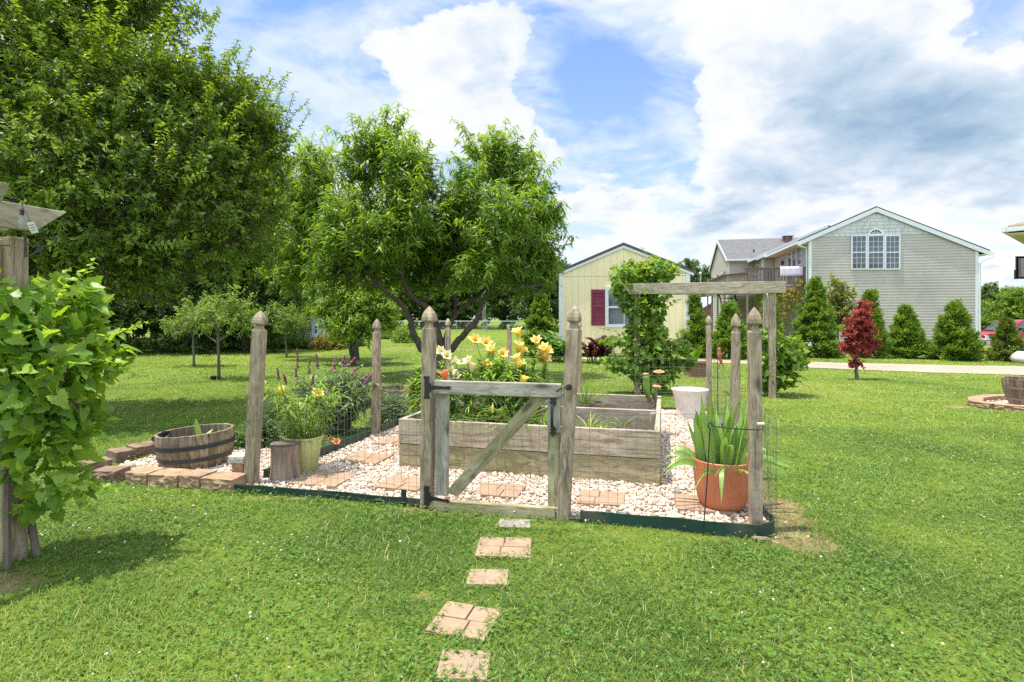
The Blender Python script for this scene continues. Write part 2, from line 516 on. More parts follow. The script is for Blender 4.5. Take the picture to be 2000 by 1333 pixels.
# ------------------------------------------------------------------ shared materials
M_POST = wood('post_wood', (.16, .12, .08), (.31, .24, .165), (.45, .36, .255), green=.28)
M_GREY = wood('grey_wood', (.15, .13, .10), (.32, .285, .23), (.46, .425, .355), green=.30)
M_GREYB = wood('board_wood', (.19, .15, .10), (.385, .32, .23), (.52, .45, .335), green=.22)
M_GREEN = wood('mossy_wood', (.15, .13, .07), (.32, .275, .16), (.44, .385, .235), green=.5)
M_STAVE = wood('stave_wood', (.10, .075, .05), (.25, .19, .125), (.37, .29, .20), green=.25, upright=True)
M_BLACK = plain('black_iron', (.012, .012, .014), .42, .3, 40)
M_HOOP = plain('dark_hoop', (.018, .021, .026), .5, .3, 20)
M_WIRE = plain('wire_steel', (.20, .19, .175), .5, .3, 30, metal=.4)
M_EDGE = plain('green_edging', (.004, .034, .023), .5, .35, 9, dirt=((.16, .11, .07), .55))
M_SOIL = plain('soil', (.06, .042, .028), .95, .5, 30, .8)
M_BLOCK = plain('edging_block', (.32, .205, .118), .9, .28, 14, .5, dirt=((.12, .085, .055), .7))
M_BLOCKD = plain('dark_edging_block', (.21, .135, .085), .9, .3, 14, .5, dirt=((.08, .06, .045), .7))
M_PAVER = plain('paver', (.325, .21, .13), .88, .16, 16, .25, dirt=((.2, .14, .095), .6))
M_PAVERG = plain('worn_paver', (.31, .205, .13), .88, .2, 16, .25, dirt=((.28, .21, .15), .7))
M_SLATE = plain('slate', (.27, .22, .19), .7, .25, 12, .2)
M_WHITE = plain('white_paint', (.66, .67, .66), .5, .05, 10)
M_TRIM = plain('white_trim', (.58, .61, .61), .5, .06, 10)
M_TERRA = plain('terracotta_plastic', (.50, .15, .06), .55, .08, 7, dirt=((.56, .30, .19), .4))
M_GPOT = plain('green_plastic', (.50, .53, .20), .5, .06, 7)
M_WPOT = plain('white_plastic', (.66, .60, .53), .55, .08, 9, dirt=((.42, .34, .27), .45))
M_BARK = plain('bark', (.15, .115, .085), .95, .45, 16, 1.0, stretch=(1, 1, .35))
M_BARKD = plain('dark_bark', (.085, .062, .048), .95, .45, 16, 1.0, stretch=(1, 1, .35))
M_LOGB = plain('log_bark', (.26, .185, .13), .95, .6, 18, 1.0, stretch=(1, 1, .15))
M_LOGT = plain('log_end', (.13, .10, .075), .9, .35, 30, .4)

# ------------------------------------------------------------------ ground sheet
def npn(x, y, s, seed=0):
    """Smooth pseudo-noise 0..1 for scattering."""
    r = np.random.default_rng(seed); t = 0
    for k in range(6):
        a, b, p, q = r.normal(size=4) * s; t = t + np.sin(a * x + b * y + p * 7) * np.cos(b * x - a * y * .7 + q * 5)
    return .5 + t / 6


def inside(px, py, poly):
    r = np.zeros(len(px), bool); n = len(poly)
    for i in range(n):
        x0, y0 = poly[i]; x1, y1 = poly[(i + 1) % n]
        c = ((y0 > py) != (y1 > py)) & (px < (x1 - x0) * (py - y0) / (y1 - y0 + 1e-12) + x0)
        r ^= c
    return r


GRAVEL = [(-1.93, 3.80), (-.58, 3.49), (.38, 3.22), (1.40, 3.0), (1.47, 3.06), (1.98, 4.95), (2.54, 6.86), (-.86, 7.75), (-1.40, 5.55)]
RING = [(-2.03, 3.94), (-2.75, 3.96), (-3.02, 4.1), (-3.18, 4.35), (-3.12, 4.62), (-2.75, 4.98), (-2.0, 5.05), (-1.55, 4.9), (-1.86, 3.95)]
RING2 = [(7.6, 7.98), (7.0, 7.93), (6.62, 7.74), (6.30, 7.38), (6.34, 7.14), (6.60, 6.92), (7.1, 6.80), (7.7, 6.85), (8.1, 7.4)]
DRIVE_FAR = [(2.0, 16.6), (6.0, 15.4), (8.0, 14.8), (11.7, 13.6), (13.5, 13.35), (20, 12.6), (40, 11.5)]
DRIVE_NEAR = [(2.0, 15.8), (6.0, 14.2), (7.2, 13.0), (9.2, 11.95), (11.0, 11.25), (20, 9.2), (40, 6.5)]
DRIVE = DRIVE_FAR + DRIVE_NEAR[::-1]
BARE = [(1.62, 3.35, .16, .28), (1.55, 3.0, .13, .14), (1.74, 3.85, .12, .55), (1.93, 4.6, .08, .5), (1.58, 2.84, .14, .06), (.15, 3.13, .35, .035), (-.4, 3.40, .35, .04),
        (-.40, 2.36, .10, .05), (-.27, 2.02, .12, .04), (-2.35, 2.45, .18, .18), (6.15, 7.35, .3, .12), (-1.2, 3.62, .7, .04), (0.9, 2.98, .6, .07)]


def bare_amt(x, y):
    t = 0
    for bx, by, rx, ry in BARE: t = t + np.exp(-((x - bx) / rx) ** 2 - ((y - by) / ry) ** 2)
    t = t + .55 * ss(19.2, 20.2, y + .1 * x) * (1 - ss(21.4, 22.6, y + .1 * x)) * ss(3, -2, x)
    return np.clip(t * (.15 + 1.2 * npn(x, y, 5, 3) + .5 * (npn(x, y, 16, 4) - .5)), 0, .9)


xs = np.unique(np.concatenate([np.linspace(-400, -40, 19), np.linspace(-40, 40, 161), np.linspace(40, 400, 19), np.arange(-4, 4, .12)]))
ys = np.unique(np.concatenate([np.linspace(-60, -2, 8), np.arange(-2, 8, .12), np.linspace(8, 40, 100), np.linspace(40, 160, 60), np.linspace(160, 900, 20)]))
gx, gy = np.meshgrid(xs, ys)
gz = ground_z(gx, gy) + .006 * np.sin(gx * 3.1) * np.sin(gy * 2.7) * (gy < 12)
nx, ny = len(xs), len(ys)
idx = np.arange(nx * ny).reshape(ny, nx)
q = np.stack([idx[:-1, :-1], idx[:-1, 1:], idx[1:, 1:], idx[1:, :-1]], -1).reshape(-1, 4)
m, nt, b, _ = new_mat('lawn')
ge = nt.nodes.new('ShaderNodeTexCoord').outputs['Object']
na = nd(nt, 'ShaderNodeTexNoise', Vector=ge, Scale=.35, Detail=6, Roughness=.6).outputs[0]
nb = nd(nt, 'ShaderNodeTexNoise', Vector=ge, Scale=3.2, Detail=8, Roughness=.7).outputs[0]
ncn = nd(nt, 'ShaderNodeTexNoise', Vector=nd(nt, 'ShaderNodeMapping', Vector=ge, Scale=(1, .5, 1)).outputs[0], Scale=42, Detail=6, Roughness=.75).outputs[0]
c = ramp(nt, nb, [(.32, (.07, .125, .018)), (.5, (.12, .185, .023)), (.68, (.18, .23, .035))])
c = mixc(nt, ramp(nt, na, [(.35, g(0)), (.65, g(.55))]), c, (.215, .26, .027))
c = mixc(nt, ramp(nt, ncn, [(.35, g(.75)), (.55, g(0))]), c, (.065, .095, .016))
c = mixc(nt, ramp(nt, ncn, [(.60, g(0)), (.75, g(.5))]), c, (.28, .30, .065))
at = nd(nt, 'ShaderNodeAttribute', {'attribute_name': 'tone'})
soil = ramp(nt, nb, [(.3, (.15, .10, .05)), (.55, (.27, .20, .095)), (.72, (.36, .29, .14))])
bm = mth(nt, 'ADD', at.outputs['Fac'], mth(nt, 'MULTIPLY', mth(nt, 'SUBTRACT', ncn, .5), .9))
c = mixc(nt, ramp(nt, bm, [(.25, g(0)), (.62, g(.95))]), c, soil)
setc(nt, b, c, .95, ncn, .7, .03, .1)
M_LAWN = m
o = mesh_np('ground', np.stack([gx.ravel(), gy.ravel(), gz.ravel()], 1), q.ravel(), np.arange(len(q)) * 4, np.full(len(q), 4), m, smooth=True,
            tone=bare_amt(gx.ravel(), gy.ravel()))
tag(o, 'mown green lawn with clover and worn bare patches', 'lawn', kind='structure')

# driveway
m, nt, b, _ = new_mat('pale_gravel_drive')
ge = nt.nodes.new('ShaderNodeTexCoord').outputs['Object']
na = nd(nt, 'ShaderNodeTexNoise', Vector=ge, Scale=.8, Detail=8, Roughness=.7).outputs[0]
nb = nd(nt, 'ShaderNodeTexNoise', Vector=ge, Scale=30, Detail=4, Roughness=.7).outputs[0]
c = ramp(nt, na, [(.3, (.26, .20, .15)), (.5, (.335, .27, .21)), (.7, (.40, .33, .265))])
c = mixc(nt, ramp(nt, nb, [(.3, g(.5)), (.6, g(0))]), c, (.36, .28, .2))
setc(nt, b, c, .95, nb, .4, .02, .1)
mb = MB()
k = 24
fa = np.array(DRIVE_FAR); ne = np.array(DRIVE_NEAR)
tt = np.linspace(0, 1, len(fa)); ti = np.linspace(0, 1, k * 3)
f2 = np.stack([np.interp(ti, tt, fa[:, j]) for j in (0, 1)], 1); n2_ = np.stack([np.interp(ti, tt, ne[:, j]) for j in (0, 1)], 1)
f2 += (RG.random(f2.shape) - .5) * .12; n2_ += (RG.random(f2.shape) - .5) * .12
for i in range(len(ti) - 1):
    mb.quad([*n2_[i], .012], [*n2_[i + 1], .012], [*f2[i + 1], .012], [*f2[i], .012])
o = mb.build('driveway', m); tag(o, 'pale gravel driveway crossing in front of the grey house', 'driveway', kind='structure')

# gravel bed sheet, pebbles
m, nt, b, _ = new_mat('gravel_bed')
ge = nt.nodes.new('ShaderNodeTexCoord').outputs['Object']
vo = nd(nt, 'ShaderNodeTexVoronoi', Vector=ge, Scale=38)
c = ramp(nt, nd(nt, 'ShaderNodeSeparateColor', Color=vo.outputs['Color']).outputs[0], [(0, (.42, .33, .25)), (.5, (.58, .48, .38)), (1, (.68, .59, .49))])
setc(nt, b, c, .9, vo.outputs['Distance'], .8, .02, .1)
for nm, poly, lb in (('gravel_bed', GRAVEL, 'white gravel floor inside the wire fenced garden'), ('gravel_ring', RING, 'white gravel floor round the half barrel in the block ring'),
                     ('gravel_ring', RING2, 'white gravel floor round the barrel at the lawn edge')):
    mb = MB(); mb.add([[x, y, .009 if poly is not RING else .014] for x, y in poly], [tuple(range(len(poly)))])
    tag(mb.build(nm, m), lb, 'gravel bed', kind='structure')

ico = None
import bmesh
def icosa(sub):
    bm = bmesh.new(); bmesh.ops.create_icosphere(bm, subdivisions=sub, radius=1)
    V = np.array([v.co[:] for v in bm.verts]); Fc = np.array([[v.index for v in f.verts] for f in bm.faces]); bm.free(); return V, Fc


def scatter_lumps(name, pos, rad, squash, mat, tone, sub=1, rough=.22, parent=None):
    V0, F0 = icosa(sub); n = len(pos); k = len(V0)
    sc = rad[:, None] * (1 + .35 * RG.normal(size=(n, 3)).clip(-1, 1)); sc[:, 2] *= squash
    jit = 1 + rough * RG.normal(size=(n, k, 1)).clip(-1.5, 1.5)
    a = RG.random(n) * 6.283; ca, sa = np.cos(a)[:, None], np.sin(a)[:, None]
    L = V0[None] * jit * sc[:, None, :]
    X = L[..., 0] * ca - L[..., 1] * sa; Y = L[..., 0] * sa + L[..., 1] * ca
    V = np.stack([X, Y, L[..., 2]], -1) + pos[:, None, :]
    lo = (F0.ravel()[None] + (np.arange(n) * k)[:, None]).ravel()
    nf = n * len(F0)
    return mesh_np(name, V.reshape(-1, 3), lo, np.arange(nf) * 3, np.full(nf, 3), mat, parent, True, np.repeat(tone, k))


def pmat(name, cols, rough=.8):
    m, nt, b, _ = new_mat(name)
    at = nd(nt, 'ShaderNodeAttribute', {'attribute_name': 'tone'})
    c = ramp(nt, at.outputs['Fac'], [(i / (len(cols) - 1), k) for i, k in enumerate(cols)])
    ge = nt.nodes.new('ShaderNodeTexCoord').outputs['Object']
    n = nd(nt, 'ShaderNodeTexNoise', Vector=ge, Scale=90, Detail=4).outputs[0]
    c = mixc(nt, ramp(nt, n, [(.4, g(.35)), (.65, g(0))]), c, (.36, .25, .17))
    setc(nt, b, c, rough, spec=.25)
    return m


BED = [(-.90, 4.36), (1.055, 3.87), (1.54, 5.60), (-.42, 6.10)]        # the raised bed's footprint
PAVERS = []      # (centre x, y, size x, size y, turn) of each stone lying in the gravel or the lawn


def rect(cx, cy, sx, sy, a, grow=0.0):
    c, s = math.cos(a), math.sin(a); hx, hy = sx / 2 + grow, sy / 2 + grow
    return [(cx + x * c - y * s, cy + x * s + y * c) for x, y in ((-hx, -hy), (hx, -hy), (hx, hy), (-hx, hy))]


YAW = math.radians(-14.5)
for px, py, sz in ((717, 901, .34), (790, 951, .33), (634, 942, .38), (977, 965, .31), (1175, 981, .30), (1362, 884, .3), (1372, 992, .34), (1395, 845, .3), (772, 868, .3), (1330, 860, .001)):
    p = G(px, py)
    if sz > .01: PAVERS.append((p[0], p[1], sz, sz * .9, YAW + .08 * (RG.random() - .5), 'gravel'))
for px, py, sx, sy, a, kd in ((1005, 1026, .19, .13, -.1, 'slate'), (985, 1072, .285, .24, -.06, 'four'), (953, 1132, .19, .15, -.05, 'plain'), (908, 1216, .245, .225, -.28, 'four'), (906, 1304, .18, .16, -.05, 'worn')):
    p = G(px, py); PAVERS.append((p[0], p[1], sx, sy, a, kd))

def scatter_poly(poly, dens):
    p = np.array(poly); lo, hi = p.min(0), p.max(0); n = int((hi - lo).prod() * dens)
    q = lo + RG.random((n, 2)) * (hi - lo)
    return q[inside(q[:, 0], q[:, 1], poly)]

q = np.vstack([scatter_poly(GRAVEL, 3100), scatter_poly(RING, 1800), scatter_poly(RING2, 450)])
ok = ~inside(q[:, 0], q[:, 1], BED)
for x, y, sx, sy, a, kd in PAVERS: ok &= ~inside(q[:, 0], q[:, 1], rect(x, y, sx, sy, a, -.006))
q = q[ok]
extra = np.stack([RG.uniform(1.46, 1.62, 14), RG.uniform(2.9, 3.5, 14)], 1); q = np.vstack([q, extra])
n = len(q)
r = .0083 * np.exp(.42 * RG.normal(size=n)).clip(.45, 2.6)
tone = (RG.random(n) ** .8 * .92); tone[RG.random(n) < .09] = .12 * RG.random()
M_PEB = pmat('pebbles', [(.26, .20, .15), (.57, .43, .31), (.69, .555, .43), (.765, .655, .54), (.805, .735, .635)])
o = scatter_lumps('gravel', np.column_stack([q, np.full(n, .014) + .008 * RG.random(n)]), r, .68, M_PEB, tone)
tag(o, 'loose white and cream pebbles covering the garden floor', 'gravel', kind='stuff')

# ------------------------------------------------------------------ grass, clover
def wedge(n, y0, y1, m=1.06):
    y = np.sqrt(y0 * y0 + RG.random(n) * (y1 * y1 - y0 * y0)); x = (RG.random(n) * 2 - 1) * (y * m * 1.07 + .9)
    return x, y


TRUNKS = []
def lawn_ok(x, y, margin=0.0):
    ok = ~inside(x, y, GRAVEL) & ~inside(x, y, RING) & ~inside(x, y, RING2) & ~inside(x, y, DRIVE)
    for px_, py_, sx, sy, a, kd in PAVERS:
        if kd != 'gravel': ok &= ~inside(x, y, rect(px_, py_, sx, sy, a, -.032 if kd != 'worn' else -.045))
    return ok & (RG.random(len(x)) > .93 * bare_amt(x, y))


M_GRASS = leaf_mat('grass_blades', [(.074, .148, .02), (.114, .198, .025), (.162, .247, .031), (.235, .305, .045), (.40, .36, .16)], .30, .5, .25)
M_CLOVER = leaf_mat('clover_leaves', [(.080, .175, .027), (.105, .208, .032), (.14, .245, .042)], .28, .55, .2)
lf = LF()
for n, y0, y1, h, wd in ((290000, .9, 3.4, .034, .0030), (245000, 3.4, 6.0, .036, .0046), (170000, 6.0, 10.5, .040, .0080), (150000, 10.5, 18, .046, .014), (60000, 18, 30, .055, .026)):
    x, y = wedge(n, y0, y1); ok = lawn_ok(x, y)
    x, y = x[ok], y[ok]; cl = npn(x, y, 2.2, 5)
    keep = RG.random(len(x)) > .35 * ss(.48, .66, cl) * (y < 8); x, y = x[keep], y[keep]
    n = len(x); th = RG.random(n) * 6.283
    up = unit(np.stack([np.cos(th) * .75, np.sin(th) * .75, .42 + .75 * RG.random(n)], 1))
    nr = unit(np.stack([-np.cos(th) * .5, -np.sin(th) * .5, np.ones(n)], 1))
    hh = h * (.55 + .8 * RG.random(n)) * (.75 + .5 * npn(x, y, 4.5, 9))
    big = RG.random(n) < .012; hh[big] *= 1.9
    tn = np.clip(.05 + .42 * RG.random(n) + .75 * (npn(x, y, 1.1, 21) - .5) + .5 * (npn(x, y, 3.3, 22) - .5) + .55 * (npn(x, y, .5, 31) - .5) - .04 + .36 * ss(3.5, 11, y), 0, .8); tn[RG.random(n) < .07] = .97
    lf.add(np.stack([x, y, ground_z(x, y) - .002], 1), up, nr, hh, wd * (.6 + .8 * RG.random(n)), T_BLADE, .35, tn)
for px_, py_, sx, sy, a, kd in PAVERS:                                  # turf creeping over the edges of the steps
    if kd == 'gravel': continue
    n = 520; e = RG.random(n) * 4; k_ = e.astype(int); f = e - k_ - .5; o_ = .5 + (RG.random(n) - .62) * .10
    ux_ = np.where(k_ % 2 == 0, f, np.where(k_ == 1, o_, -o_)) * sx; uy_ = np.where(k_ % 2 == 0, np.where(k_ == 0, o_, -o_), f) * sy
    x = px_ + ux_ * math.cos(a) - uy_ * math.sin(a); y = py_ + ux_ * math.sin(a) + uy_ * math.cos(a)
    keep = RG.random(n) < .25 + .9 * npn(x, y, 22, 41); x, y, ux_, uy_ = x[keep], y[keep], ux_[keep], uy_[keep]; n = len(x)
    th = np.arctan2(py_ - y, px_ - x) + 1.1 * RG.normal(size=n); up = unit(np.stack([np.cos(th), np.sin(th), .35 + .6 * RG.random(n)], 1))
    tn = .2 + .5 * RG.random(n); tn[RG.random(n) < .22] = .97
    lf.add(np.stack([x, y, np.full(n, .004)], 1), up, unit(np.stack([-np.cos(th) * .4, -np.sin(th) * .4, np.ones(n)], 1)), .03 + .025 * RG.random(n), .004, T_BLADE, .4, tn)
tag(lf.build('grass', M_GRASS), 'mown grass blades over the whole lawn', 'grass', kind='stuff')
lf = LF(); heads = []
for n, y0, y1, s in ((42000, .9, 4.2, .0080), (18000, 4.2, 8.5, .012)):
    x, y = wedge(n, y0, y1); ok = lawn_ok(x, y) & (RG.random(n) < .14 + .7 * ss(.40, .62, npn(x, y, 2.2, 5) + .25 * (npn(x, y, 9, 8) - .5)))
    x, y = x[ok], y[ok]; n = len(x); z = .016 + .024 * RG.random(n); a0 = RG.random(n) * 6.28; tn = RG.random(n)
    for j in range(3):
        a = a0 + j * 2.094
        d = np.stack([np.cos(a), np.sin(a), .05 + .35 * RG.random(n)], 1); nr = np.stack([.35 * RG.normal(size=n), .35 * RG.normal(size=n), np.ones(n)], 1)
        lf.add(np.stack([x, y, z], 1), d, nr, s * (.8 + .5 * RG.random(n)), s * (.85 + .4 * RG.random(n)), T_RHOMB if y0 > 4 else T_OVAL, .1, tn)
tag(lf.build('clover', M_CLOVER), 'low clover leaves growing through the lawn', 'clover', kind='stuff')
x, y = wedge(6500, 1.6, 12); ok = lawn_ok(x, y) & (RG.random(len(x)) < .10 + .9 * ss(.42, .60, npn(x, y, 2.2, 5))); x, y = x[ok], y[ok]; n = len(x)
M_CLF = pmat('clover_heads', [(.42, .32, .20), (.52, .48, .34), (.58, .56, .43)])
o = scatter_lumps('clover_flowers', np.stack([x, y, .035 + .025 * RG.random(n)], 1), .0052 * (.7 + .6 * RG.random(n)), .9, M_CLF, RG.random(n), 1, .12)
tag(o, 'small white clover flower heads dotted over the lawn', 'clover flower', kind='stuff')

# ------------------------------------------------------------------ wire fenced garden
def post(base, top, w, yaw, parent, mat, finial=True, name='post'):
    base = np.asarray(base, float); top = np.asarray(top, float); L = np.linalg.norm(top - base); x = unit(top - base)
    yv = A(-math.sin(yaw), math.cos(yaw), 0); y = unit(yv - x * np.dot(yv, x)); z = np.cross(x, y)
    def loft(prof, nm, par):
        V = []; Fc = []
        for i, (d, h) in enumerate(prof):
            V += [(d, -h, -h), (d, h, -h), (d, h, h), (d, -h, h)]
            if i: a = (i - 1) * 4; Fc += [(a + k, a + (k + 1) % 4, a + 4 + (k + 1) % 4, a + 4 + k) for k in range(4)]
        Fc += [(3, 2, 1, 0), tuple(len(V) - 4 + k for k in range(4))]
        me = bpy.data.meshes.new(nm); me.from_pydata(V, [], Fc); me.update(); me.materials.append(mat)
        o = bpy.data.objects.new(nm, me); COL.objects.link(o); o.parent = par
        if par is not None and par.type == 'EMPTY':
            c = base - origin(par)
            o.matrix_local = Matrix(((x[0], y[0], z[0], c[0]), (x[1], y[1], z[1], c[1]), (x[2], y[2], z[2], c[2]), (0, 0, 0, 1)))
        m = o.modifiers.new('bevel', 'BEVEL'); m.width = .004; m.segments = 2; m.limit_method = 'ANGLE'; m.angle_limit = math.radians(50)
        return o
    if not finial:
        return loft([(-.05, .5 * w), (L, .5 * w)], name, parent)
    b = loft([(-.05, .5 * w), (L - .144, .5 * w), (L - .132, .35 * w), (L - .126, .30 * w), (L - .106, .29 * w)], name, parent)
    loft([(L - .106, .29 * w), (L - .101, .36 * w), (L - .097, .50 * w), (L - .090, .535 * w), (L - .070, .515 * w), (L - .046, .42 * w), (L - .022, .25 * w), (L - .008, .11 * w), (L, .03 * w)], 'finial', b)
    return b


fence = thing('garden_fence', 'wire fence on grey wooden posts with pointed finials round the white gravel garden', 'fence', (0, 5, 0))
PT = {1: ((-1.875, 3.90), P(509, 607, 3.90)), 2: ((-.540, 3.457), P(839, 598, 3.457)), 3: ((.306, 3.245), P(1123, 597, 3.245)), 4: ((1.383, 3.08), P(1473, 600, 3.08)),
      5: ((-1.384, 5.53), P(736, 623, 5.53)), 6: ((-.90, 7.6), P(875, 622, 7.6)), 8: ((.885, 7.18), P(1131, 624, 7.18)), 9: ((2.47, 6.8), P(1384, 616, 6.8)), 10: ((1.655, 4.02), P(1437, 612, 4.02))}
for k, (b_, t_) in PT.items():
    post((*b_, 0), t_, {1: .076, 2: .074, 3: .075, 4: .064, 5: .066, 6: .064, 8: .066, 9: .064, 10: .058}[k], YAW + (.10 if k in (1, 4) else 0), fence, M_POST)
post((-.035, 7.4, 0), P(995, 641, 7.4), .05, YAW, fence, M_POST, False)


def wire_panel(a, b, z0, z1, parent, off=(0, 0), dx=.051, dz=.098, wob=.006, seed=1, r=.00115, sag=0.0):
    """Welded wire stretched from post to post."""
    r_ = np.random.default_rng(seed)
    a = np.array([a[0] + off[0], a[1] + off[1]]); b = np.array([b[0] + off[0], b[1] + off[1]])
    L = np.linalg.norm(b - a); nx_ = int(L / dx) + 1; nz_ = int((z1 - z0) / dz) + 1
    u = np.linspace(0, 1, nx_); zz_ = np.linspace(z0, z1, nz_)
    nrm = A(-(b - a)[1], (b - a)[0]) / L
    bow = sag * np.sin(u * math.pi)
    wv = sum(r_.normal() * np.sin(u * (3 + 4 * k) + r_.random() * 6) for k in range(4)) * wob
    Gp = np.zeros((nz_, nx_, 3))
    for j in range(nz_):
        wv2 = sum(r_.normal() * np.sin(u * (4 + 5 * k) + r_.random() * 6) for k in range(3)) * wob * .5
        Gp[j, :, :2] = a + (b - a) * u[:, None] + nrm * (bow + wv * (zz_[j] / z1))[:, None]
        Gp[j, :, 2] = zz_[j] + wv2
    lf = LF()
    lf.sticks(Gp[:, :-1].reshape(-1, 3), Gp[:, 1:].reshape(-1, 3), r, r)
    lf.sticks(Gp[:-1].reshape(-1, 3), Gp[1:].reshape(-1, 3), r, r)
    lf.build('wire_mesh', M_WIRE, parent)


pp = {k: np.array(v[0]) for k, v in PT.items()}
fo = (-.012, -.056)
wire_panel(pp[1], pp[2], .03, .70, fence, fo, seed=1, sag=-.02)
wire_panel(pp[3], pp[4] + (.03, -.01), .03, .66, fence, fo, seed=2, sag=-.015)
wire_panel(pp[4] + (.03, -.01), pp[10], .03, .62, fence, (.075, -.02), seed=3, wob=.012, sag=-.03)
wire_panel(pp[10], pp[9], .03, .68, fence, (.055, -.02), seed=4, wob=.008, sag=-.02, r=.00095)
wire_panel(pp[9], pp[8], .03, .68, fence, (.012, .05), seed=5, r=.00095)
wire_panel(pp[8], pp[6], .03, .68, fence, (.012, .05), seed=6, r=.00095)
wire_panel(pp[6], pp[5], .03, .68, fence, (-.055, .01), seed=7, r=.00095, sag=.04)
wire_panel(pp[5], pp[1], .03, .68, fence, (-.055, .01), seed=8, r=.0009, sag=.04)

# ------------------------------------------------------------------ gate
gate = thing('garden_gate', 'grey wooden garden gate with diagonal brace and black strap hinges', 'gate', (-.1, 3.35, 0))
gl = P(846, 756, 3.415); gr_ = P(1098, 764, 3.215)
ux = unit(A(gr_[0] - gl[0], gr_[1] - gl[1], 0)); nf = A(ux[1], -ux[0], 0)      # towards the camera
def gp(px, py, depth=0.0):
    """Point on the gate's front plane seen at a pixel of the photo, pushed back by depth."""
    d = A((px - 1000) / FOC, 1, (HOR - py) / FOC); o_ = A(0, 0, EYE)
    t = np.dot(gl - o_, nf) / np.dot(d, nf)
    return o_ + d * t - nf * depth
board('top_rail', gp(850, 756), gp(1097, 763.5), .083, .038, gate, M_GREY, bevel=.005)
board('bottom_rail', gp(842, 987), gp(1085, 1003), .072, .038, gate, M_GREEN, bevel=.005)
board('left_stile', gp(859, 971, .036), gp(861, 768, .036), .083, .034, gate, M_GREY, up=ux)
board('right_stile', gp(1080, 992, .036), gp(1081, 775, .036), .072, .034, gate, M_GREEN, up=ux)
board('handle_block', gp(1081, 846, .012), gp(1082, 777, .012), .078, .02, gate, M_GREY, up=ux)
board('brace', gp(876, 972, .040), gp(1054, 776, .040), .078, .032, gate, M_GREEN, up=(0, 0, 1), cut0=.03, cut1=-.03)
wa = gp(852, 985, .06); wb = gp(1085, 985, .06)
wire_panel(wa[:2], wb[:2], .06, .78, gate, (0, 0), seed=12, wob=.004)
def strap_hinge(px, py, px2, py2):
    mb = MB()
    a = gp(px, py, -.026); a2 = gp(px2, py2, -.026)
    yaw = math.atan2(ux[1], ux[0])
    mb.box(gp(px - 1, py, -.03), (.028, .012, .13), yaw)
    for dz in (-.062, .062): mb.box(gp(px - 1, py, -.03) + A(0, 0, dz), (.036, .013, .018), yaw)
    d = a2 - a; n_ = 7
    w0 = [.030, .030, .024, .020, .016, .026, .004]
    s_ = [0, .15, .35, .6, .82, .9, 1.0]
    V = []
    for t, w_ in zip(s_, w0):
        c = a + d * t
        for dn in (0, .007):
            V += [c + nf * dn + A(0, 0, w_ / 2), c + nf * dn - A(0, 0, w_ / 2)]
    Fc = []
    for i in range(len(s_) - 1):
        k = i * 4; Fc += [(k + 2, k + 3, k + 7, k + 6), (k, k + 2, k + 6, k + 4), (k + 1, k + 5, k + 7, k + 3), (k, k + 4, k + 5, k + 1)]
    mb.add(V, Fc)
    mb.tube([a + A(0, 0, -.03) + nf * .004 + ux * .016, a + A(0, 0, .03) + nf * .004 + ux * .016], .009, 8)
    for t in (.2, .5, .72): mb.tube([a + d * t, a + d * t + nf * .011], .005, 6)
    mb.build('hinge', M_BLACK, gate, bevel=.001)
strap_hinge(838, 756, 884, 757); strap_hinge(838, 969, 882, 977)
mb = MB()
h0 = gp(1081, 783, -.012); h1 = gp(1081, 842, -.012)
for c, sg in ((h0, 1), (h1, -1)):
    mb.add([c + ux * x + A(0, 0, sg * z) + nf * y for y in (0, .006) for x, z in ((-.008, -.03), (.008, -.03), (.021, -.006), (.010, .000), (.019, .010), (0, .036), (-.019, .010), (-.010, .000), (-.021, -.006))],
           [tuple(range(9)), tuple(range(9, 18))[::-1]] + [(i, 9 + i, 9 + (i + 1) % 9, (i + 1) % 9) for i in range(9)])
ps = smooth_path([h0 - A(0, 0, .015), h0 + nf * .03 - A(0, 0, .03), h0 * .5 + h1 * .5 + nf * .045, h1 + nf * .03 + A(0, 0, .03), h1 + A(0, 0, .015)], 5)
mb.tube(ps, np.interp(np.linspace(0, 1, len(ps)), [0, .25, .5, .75, 1], [.006, .010, .008, .010, .006]), 8)
mb.build('handle', M_BLACK, gate, True)
mb = MB()
e = P(1109, 757, 3.19); mb.tube([e + A(.015, .03, 0), e + A(0, -.01, 0)], .017, 10); mb.tube([e + A(0, -.01, .0), e + A(0, -.022, 0)], [.012, .010], 10)
mb.tube(smooth_path([e + A(0, -.02, 0), gp(1098, 757, -.035), gp(1092, 762, -.03), gp(1088, 764, -.022)], 4), .004, 6)
mb.build('latch_hook', M_BLACK, gate, True)

# ------------------------------------------------------------------ raised bed
bed = thing('raised_bed', 'long raised bed of weathered boards in the middle of the gravel', 'raised bed', (.3, 5, 0))
BF = A(-.90, 4.36, 0), A(1.055, 3.87, 0); bd = A(.485, 1.73, 0)
BB = BF[0] + bd, BF[1] + bd
bx = unit(BF[1] - BF[0]); by = unit(bd); Z = A(0, 0, 1)
for z, mt, pr in ((.100, M_GREEN, 0.0), (.299, M_GREYB, .006)):
    board('front_board', BF[0] + Z * z - by * pr, BF[1] + Z * z - by * pr, .194, .040, bed, mt)
    for s, o_ in ((BF[1], -bx), (BF[0], bx)):
        board('side_board', s + Z * z + by * .021 + o_ * .02, s + bd + Z * z - by * .021 + o_ * .02, .194, .038, bed, M_GREYB if s is BF[1] else mt)
    board('back_board', BB[0] + Z * z, BB[1] + Z * z, .194, .04, bed, mt)
for t in (.50,):
    for z in (.100, .300): board('divider_board', BF[0] + bd * t + bx * .042 + Z * z, BF[1] + bd * t - bx * .042 + Z * z, .19, .04, bed, M_GREYB)
